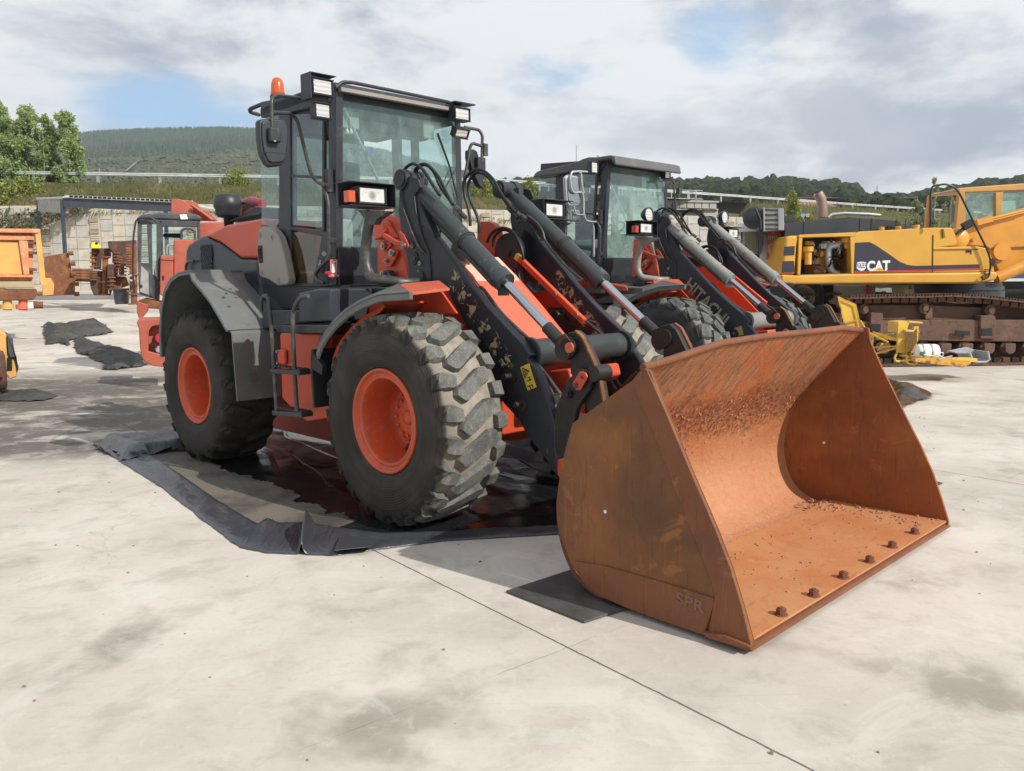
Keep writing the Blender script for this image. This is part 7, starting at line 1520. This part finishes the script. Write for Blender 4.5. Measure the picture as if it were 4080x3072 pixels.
    def mtn(u,t):
        d=260+(1650-260)*t; vr=interp(RID,u); v=790+(vr-790)*(t**.72); rough=.5*math.sin(t*3.1)
        x,y,z=at('S',u,v,d); return x,y,z+(22*N3(x*.004,y*.004)+9*N3(x*.012,y*.012,5))*rough
    m=MB(); us=[-1500+22*i for i in range(296)]; nt=46
    for u in us:
        for j in range(nt+1): m.v.append(mtn(u,j/nt))
    n=nt+1
    for i in range(len(us)-1):
        for j in range(nt): a=i*n+j; m.f.append([a,a+n,a+n+1,a+1]); m.mi.append(0); m.sm.append(True)
    # back side of the ridge so that it is a solid hill
    b0=len(m.v)
    for u in us: p=mtn(u,1); m.v.append((p[0]*1.01,p[1]*1.01,0))
    for i in range(len(us)-1): m.f.append([i*n+nt,(i+1)*n+nt,b0+i+1,b0+i]); m.mi.append(0); m.sm.append(True)
    tag(m.build('mountain','mountain',None,fix=False),'long wooded mountain ridge with a scrubby lower slope',None,None,'structure')
    rn=random.Random(11); m=MB()
    for k in range(9500):
        u=rn.uniform(150,2300); t=1-rn.random()**1.6*.52 if k%3 else 1.0-rn.random()*.015
        if t<.62 and u>900: t=.62+rn.random()*.38
        x,y,z=mtn(u,t); h=rn.uniform(5,10); w_=h*rn.uniform(.2,.34); a0=rn.random()*2
        vs=[(x+w_*math.cos(a0+q*2.094),y+w_*math.sin(a0+q*2.094),z-1) for q in range(3)]+[(x,y,z+h)]; m.add(vs,[(0,1,3),(1,2,3),(2,0,3)])
    tag(m.build('conifer_forest','conifer',None,fix=False),'dense conifer plantation covering the mountain top','forest',None,'stuff')
    m=MB()
    for k in range(7000):
        u=rn.uniform(150,2300); t=rn.random()*.6; x,y,z=mtn(u,t); r_=rn.uniform(1.2,3.4)*(.6+t)
        b_=[]; a0=rn.random()*3
        for q in range(5): b_.append((x+r_*math.cos(a0+q*1.257)*rn.uniform(.7,1.2),y+r_*math.sin(a0+q*1.257),z+rn.uniform(-.5,.4)*r_))
        m.add(b_+[(x+rn.uniform(-.3,.3)*r_,y,z+r_*rn.uniform(.7,1.2))],[(0,1,5),(1,2,5),(2,3,5),(3,4,5),(4,0,5)])
    tag(m.build('hill_scrub','scrub',None,fix=False),'low green scrub dotted over the lower mountain slope','scrub',None,'stuff')
    pts=[mtn(2040 if 0 else u,t) for u,t in ((430,.16),(470,.22),(500,.27),(530,.33),(560,.40),(590,.46),(620,.51),(655,.55))]
    m=MB()
    for a,b in zip(pts,pts[1:]): 
        for q in(a,b): m.v+=[(q[0]-1.6,q[1],q[2]+1.6),(q[0]+1.6,q[1],q[2]+2.8)]
        k=len(m.v)-4; m.f.append([k,k+1,k+3,k+2]); m.mi.append(0); m.sm.append(False)
    tag(m.build('dirt_track','track_pale',None,fix=False),'pale dirt track climbing the mountain slope',None,None,'structure')
    # nearer wooded hill on the right
    RI2=[(1700,770),(1950,762),(2150,752),(2400,745),(2650,748),(2900,752),(3000,748),(3110,744),(3202,756),(3300,756),(3386,770),(3457,806),(3508,818),(3610,812),(3700,795),(3814,776),(3950,752),(4100,735),(4500,700),(5200,640)]
    def hill(u,t):
        d=125+(520-125)*t; v=866+(interp(RI2,u)-866)*(t**.8); x,y,z=at('S',u,v,d); return x,y,z+2.5*N3(x*.02,y*.02)*math.sin(t*3.14)
    m=MB(); us=[1700+30*i for i in range(115)]; nt=24; n=nt+1
    for u in us:
        for j in range(nt+1): m.v.append(hill(u,j/nt))
    for i in range(len(us)-1):
        for j in range(nt): a=i*n+j; m.f.append([a,a+n,a+n+1,a+1]); m.mi.append(0); m.sm.append(True)
    tag(m.build('hill','near_hill',None,fix=False),'wooded hill behind the road on the right',None,None,'structure')
    m=MB(); ico=bmesh.new(); bmesh.ops.create_icosphere(ico,subdivisions=2,radius=1); iv=[v.co.copy() for v in ico.verts]; ifc=[[v.index for v in f.verts] for f in ico.faces]; ico.free()
    for k in range(1500):
        u=rn.uniform(1850,4500); t=(.97-rn.random()**1.3*.80) if k%4 else rn.uniform(.93,.99); x,y,z=hill(u,t)
        if 3080<u<3330 and .08<t<.42: continue
        r_=rn.uniform(1.8,4.2)*(.62+.5*t); s=rn.random()*50; hz=rn.uniform(.75,1.15)
        vs=[]
        for v in iv:
            kx=1+.42*N3(v.x*1.7+s,v.y*1.7,v.z*1.7)+.25*N3(v.x*4+s,v.y*4,v.z*4); vs.append((x+v.x*r_*kx,y+v.y*r_*kx,z+r_*.65+v.z*r_*kx*hz))
        m.add(vs,ifc)
    tag(m.build('hill_woodland','woodland',None,fix=False),'rounded green trees covering the hill behind the road','woodland',None,'stuff')
    # red ploughed field
    m=MB(); fu=[(3130,.06),(3330,.06),(3300,.32),(3140,.36)]; q=[hill(u,t) for u,t in fu]; m.add([(p[0],p[1],p[2]+1.4) for p in q],[(0,1,2,3)]); tag(m.build('field','red_field',None,fix=False),'reddish ploughed field on the hillside',None,None,'structure')
    # ---- trees ----
    def tree(name,label,cat,x,y,z,H,W_,n,leaf,lm,seed,group=None,crown0=.12,trunks=1,colw=.5,trunkr=.07,clumps=26,upright=False):
        rr=random.Random(seed); r=thing(name,label,cat,(x,y,z),group)
        cl=[]; tm=MB()
        for tI in range(trunks):
            bx=x+rr.uniform(-.3,.3)*W_*(trunks>1); tm.tube([(bx,y,z-.3),(bx+.05*W_,y,z+H*.4),(bx+rr.uniform(-.1,.1)*W_,y,z+H*.92)],[trunkr,trunkr*.7,trunkr*.2],8)
        for k in range(clumps):
            h=crown0+(1-crown0)*(k+.5)/clumps; prof=math.sin(math.pi*min(1,(h-crown0)/(1-crown0)*.78+.20))**.7
            a=rr.random()*6.28; rad=W_*.5*prof*rr.uniform(.25,1.0); c=Vector((x+rad*math.cos(a),y+rad*math.sin(a),z+H*h+rr.uniform(-.05,.05)*H)); cl.append((c,rr.uniform(.45,1.)*W_*(.20 if clumps<50 else .135)*(.7+.5*prof)))
            b0=Vector((x,y,z+H*max(.05,h-.16))); tm.tube([b0,b0.lerp(c,.6)+Vector((0,0,.1)),c],[trunkr*.35,trunkr*.22,.012],5,False)
        tm.build('trunk','bark',r)
        m=MB()
        for k in range(n):
            c,cr=rr.choice(cl); d=Vector((rr.gauss(0,1),rr.gauss(0,1),rr.gauss(0,1))).normalized()*cr*(rr.random()**.45)*rr.choice((1,1,1,1.5))
            if upright: d.z*=1.9
            p=c+d; s=leaf*rr.uniform(.6,1.3); nn=Vector((rr.gauss(0,1),rr.gauss(0,1),rr.gauss(.5,1))).normalized(); t1=nn.orthogonal().normalized(); t1=Matrix.Rotation(rr.random()*6,3,nn)@t1; t2=nn.cross(t1)
            m.add([p-t1*s,p-t2*s*.55,p+t1*s,p+t2*s*.55],[(0,1,2,3)])
        m.build('crown',lm,r,fix=False); settle(r); return r
    def px_tree(name,label,cat,u0,u1,v0,v1,d,n,leaf,lm,seed,group=None,zb=None,**kw):
        a=at('S',(u0+u1)/2,v1,d); b=at('S',(u0+u1)/2,v0,d); W_=(u1-u0)/CF*d; return tree(name,label,cat,a[0],d,a[2] if zb is None else zb,b[2]-(a[2] if zb is None else zb),W_,n,leaf,lm,seed,group,**kw)
    G_='poplars at the left end of the wall'
    px_tree('poplar_tree','pale green poplar cut by the left edge, tallest of the poplars','tree',-90,120,420,830,58.,19000,.105,'leaf_poplar',1,G_,trunks=2,clumps=95)
    px_tree('poplar_tree','poplar with a white trunk, second of the poplars from the left edge','tree',60,215,440,815,59.,15000,.105,'leaf_poplar',2,G_,trunks=2,clumps=80)
    px_tree('poplar_tree','slimmer poplar between its two neighbours, its top the lowest of the poplars','tree',150,270,468,800,60.,12000,.105,'leaf_poplar',3,G_,clumps=70)
    px_tree('poplar_tree','rightmost poplar, a round top leaning over the mountain slope','tree',225,350,452,800,59.,15000,.105,'leaf_poplar',4,G_,clumps=80)
    px_tree('poplar_tree','big poplar standing outside the left edge beside the tallest one','tree',-260,-60,430,850,59.,6000,.13,'leaf_poplar',14,G_,clumps=80)
    px_tree('bush','light green bush at the foot of the poplars above the wall corner','bush',20,190,735,870,56.5,5000,.11,'leaf_shrub',5,None,clumps=26,crown0=.05)
    px_tree('bush','dark green bush under the leftmost poplars','bush',-140,60,700,860,57.5,4500,.12,'leaf_dark',6,None,clumps=26,crown0=.05)
    px_tree('bush','dark green undergrowth at the foot of the rightmost poplar','bush',150,330,700,815,59.5,4500,.11,'leaf_dark',16,None,clumps=26,crown0=.05)
    px_tree('bush','yellow-green broom bush on the embankment left of the nearest cab','bush',878,1018,692,782,61.5,4200,.075,'leaf_shrub',7,None,clumps=22,crown0=.05,upright=True)
    px_tree('bush','yellow-green bush seen through the hose loop right of the nearest cab','bush',1868,1975,706,822,60.,4600,.075,'leaf_shrub',8,None,clumps=24,crown0=.05,upright=True)
    px_tree('bush','smaller yellow-green bush left of the second loader cab','bush',2078,2150,728,792,60.,2600,.075,'leaf_shrub',9,None,clumps=18,crown0=.05,upright=True)
    px_tree('bush','small bush beside the guardrail near the poplars','bush',505,545,720,760,60.,700,.07,'leaf_shrub',10,None,clumps=10,crown0=.05)
    px_tree('leafy_tree','fresh green young tree standing right of the radiator block','tree',3105,3200,780,930,48.,6500,.085,'leaf_shrub',11,None,zb=2.,clumps=30,upright=True)
    px_tree('bush','spreading light green bush at the foot of the young tree','bush',3150,3260,845,925,47.,3500,.08,'leaf_shrub',17,None,zb=2.,clumps=22)
    px_tree('slender_tree','tall sparse pale-leaved tree left of the excavator handrail','tree',3690,3745,728,900,44.,2300,.08,'leaf_pale',12,'slender pale trees behind the excavator',zb=2.,clumps=26,upright=True)
    px_tree('slender_tree','sparse pale-leaved tree between the excavator handrail and its cab','tree',3755,3810,760,900,45.,2300,.08,'leaf_pale',13,'slender pale trees behind the excavator',zb=2.,clumps=24,upright=True)
    px_tree('bush','broad pale shrub behind the black engine cover of the excavator','bush',3600,3705,808,900,43.,3400,.08,'leaf_pale',15,None,zb=2.,clumps=24)
    # grass and weeds on the embankment and at the wall top
    m=MB(); rr=random.Random(4)
    for k in range(17000):
        x=rr.uniform(-52,34); y=54.7+(ry(x)-2.3-54.7)*rr.random()**1.2; z=slope_z(x,y)-.05; h=rr.uniform(.12,.5)*(1.5 if N3(x*.4,y*.4)>.15 else .8); a=rr.uniform(-.12,.12)
        m.add([(x-.05,y,z),(x+.05,y,z),(x+a,y+rr.uniform(-.1,.1),z+h)],[(0,1,2)])
    for k in range(2600):
        x=rr.uniform(-40,12); z=slope_z(x,54.7)-.1; L_=rr.uniform(.15,.6); y=53.9; m.add([(x-.06,54.5,z+.1),(x+.06,54.5,z+.12),(x+rr.uniform(-.2,.2),y,z-L_)],[(0,1,2)])
    tag(m.build('embankment_grass','grass_blade',None,fix=False),'dry grass and weeds on the embankment','grass',None,'stuff')
    m=MB()
    for k in range(9000):
        x=rr.uniform(-60,-27); t=rr.random(); z=7.2-2.9*t*(min(1,(-27-x)/6)); y=54.5-1.6*t+rr.uniform(-.3,.3); s=rr.uniform(.06,.2); q=Vector((rr.gauss(0,1),rr.gauss(0,1),rr.gauss(0,1)))*s; q2=Vector((rr.gauss(0,1),rr.gauss(0,1),rr.gauss(0,1)))*s
        m.add([(x,y,z),(x+q.x,y+q.y,z+q.z),(x+q2.x,y+q2.y,z+q2.z)],[(0,1,2)])
    tag(m.build('hanging_weeds','weed_mix',None,fix=False),'brown and green weeds hanging over the left end of the wall','weeds',None,'stuff')
    # pylons
    for i,(z_,u,v0,v1,d,lab) in enumerate((('H',768,172,320,700.,'electricity pylon on the skyline above the excavator engine cover'),('I',830,560,668,500.,'small electricity pylon on the mountain slope right of the poplars'))):
        a=Vector(at(z_,u,v1,d)); b=Vector(at(z_,u,v0,d)); h=(b-a).z; r=thing('pylon',lab,'pylon',a,'lattice electricity pylons'); m=MB(); w_=h*.11; tr=.0045*h
        cs=[]
        for sx_,sy_ in((-1,-1),(1,-1),(1,1),(-1,1)): m.tube([a+Vector((sx_*w_,sy_*w_,-3)),a+Vector((sx_*w_*.25,sy_*w_*.25,h*.75)),a+Vector((0,0,h))],tr*1.4,4)
        for k in range(9):
            z0=h*k/10; z1=h*(k+1)/10; f0=w_*(1-.75*z0/h/.75) if z0<h*.75 else w_*.2; f1=w_*(1-.75*z1/h/.75) if z1<h*.75 else w_*.2; f0=max(f0,.1*w_);f1=max(f1,.1*w_)
            m.tube([a+Vector((-f0,-f0,z0)),a+Vector((f1,-f1,z1))],tr*.7,4); m.tube([a+Vector((f0,-f0,z0)),a+Vector((-f1,-f1,z1))],tr*.7,4)
        m.build('lattice','galv',r)
        m=MB()
        for k,q in((.72,.22),(.84,.17),(.94,.12)): m.tube([a+Vector((-h*q,0,h*k)),a+Vector((h*q,0,h*k))],tr,4)
        m.build('cross_arm','galv',r); settle(r)
mat('asphalt',(.06,.06,.06),.9); mat('conifer',(.034,.062,.026),.95,0,(),None,vary=.3); mat('scrub',(.06,.075,.035),.95,0,((.02,.45,.6,(.10,.10,.055)),),None,vary=.3); mat('track_pale',(.34,.30,.23),.95); mat('red_field',(.30,.13,.075),.95,0,((.6,.45,.6,(.22,.11,.07),(1,8,1)),))
mat('weed_mix',(.13,.11,.06),.95,0,((.8,.45,.6,(.06,.09,.03)),))
def mats_far():
    m,t=newmat('mountain'); g=t.n('TexCoord').outputs['Object']; x,y,z=sep(t,g)
    a=t.noise(g,.012,8,.65); f=t.noise(g,.09,8,.75); c=t.mix(t.ramp(a,.35,.65),(.10,.105,.06),(.19,.16,.10)); c=t.mix(t.ramp(f,.42,.6),c,(.05,.065,.035)); c=t.mix(t.ramp(t.noise(g,.05,6,.7),.66,.74),c,(.32,.28,.22))
    hi=t.ramp(t.m('ADD',y,t.m('MULTIPLY',t.m('SUBTRACT',a,.5),600.)),930,1060); c=t.mix(hi,c,t.mix(t.ramp(f,.4,.65),(.040,.068,.030),(.065,.095,.045)))
    finish(t,c,1.,0,t.n('Bump',{'Strength':.9,'Distance':6.,'Height':f}).outputs[0],0,.05)
    m,t=newmat('near_hill'); g=t.n('TexCoord').outputs['Object']; f=t.noise(g,.2,8,.7); c=t.mix(t.ramp(t.noise(g,.03,6),.4,.6),(.10,.12,.05),(.15,.13,.07)); c=t.mix(t.ramp(f,.45,.65),c,(.05,.07,.03)); finish(t,c,1.,0,None,0,.05)
    m,t=newmat('woodland'); g=t.n('TexCoord').outputs['Object']; f=t.noise(g,1.3,8,.8); b=t.noise(g,.07,4,.6); c=t.mix(t.ramp(b,.4,.6),(.06,.085,.04),(.10,.125,.055)); c=t.mix(t.ramp(f,.4,.62),[.02,.03,.014],c); finish(t,c,1.,0,t.n('Bump',{'Strength':1.,'Distance':1.2,'Height':f}).outputs[0],0,.05)
mats_far(); env()
# ---- haze ----
def haze():
    m,t=newmat('haze'); v=t.n('VolumePrincipled',{'Color':(.84,.92,1.,1),'Density':HAZE,'Anisotropy':.2}); t.L.new(v.outputs[0],t.n('OutputMaterial').inputs[1])
    tag(MB().bb((-1500,-40,-2.),(1900,1700,370)).build('haze','haze',None),'thin blue haze over the distance','haze',None,'stuff')
HAZE=.00024
haze()
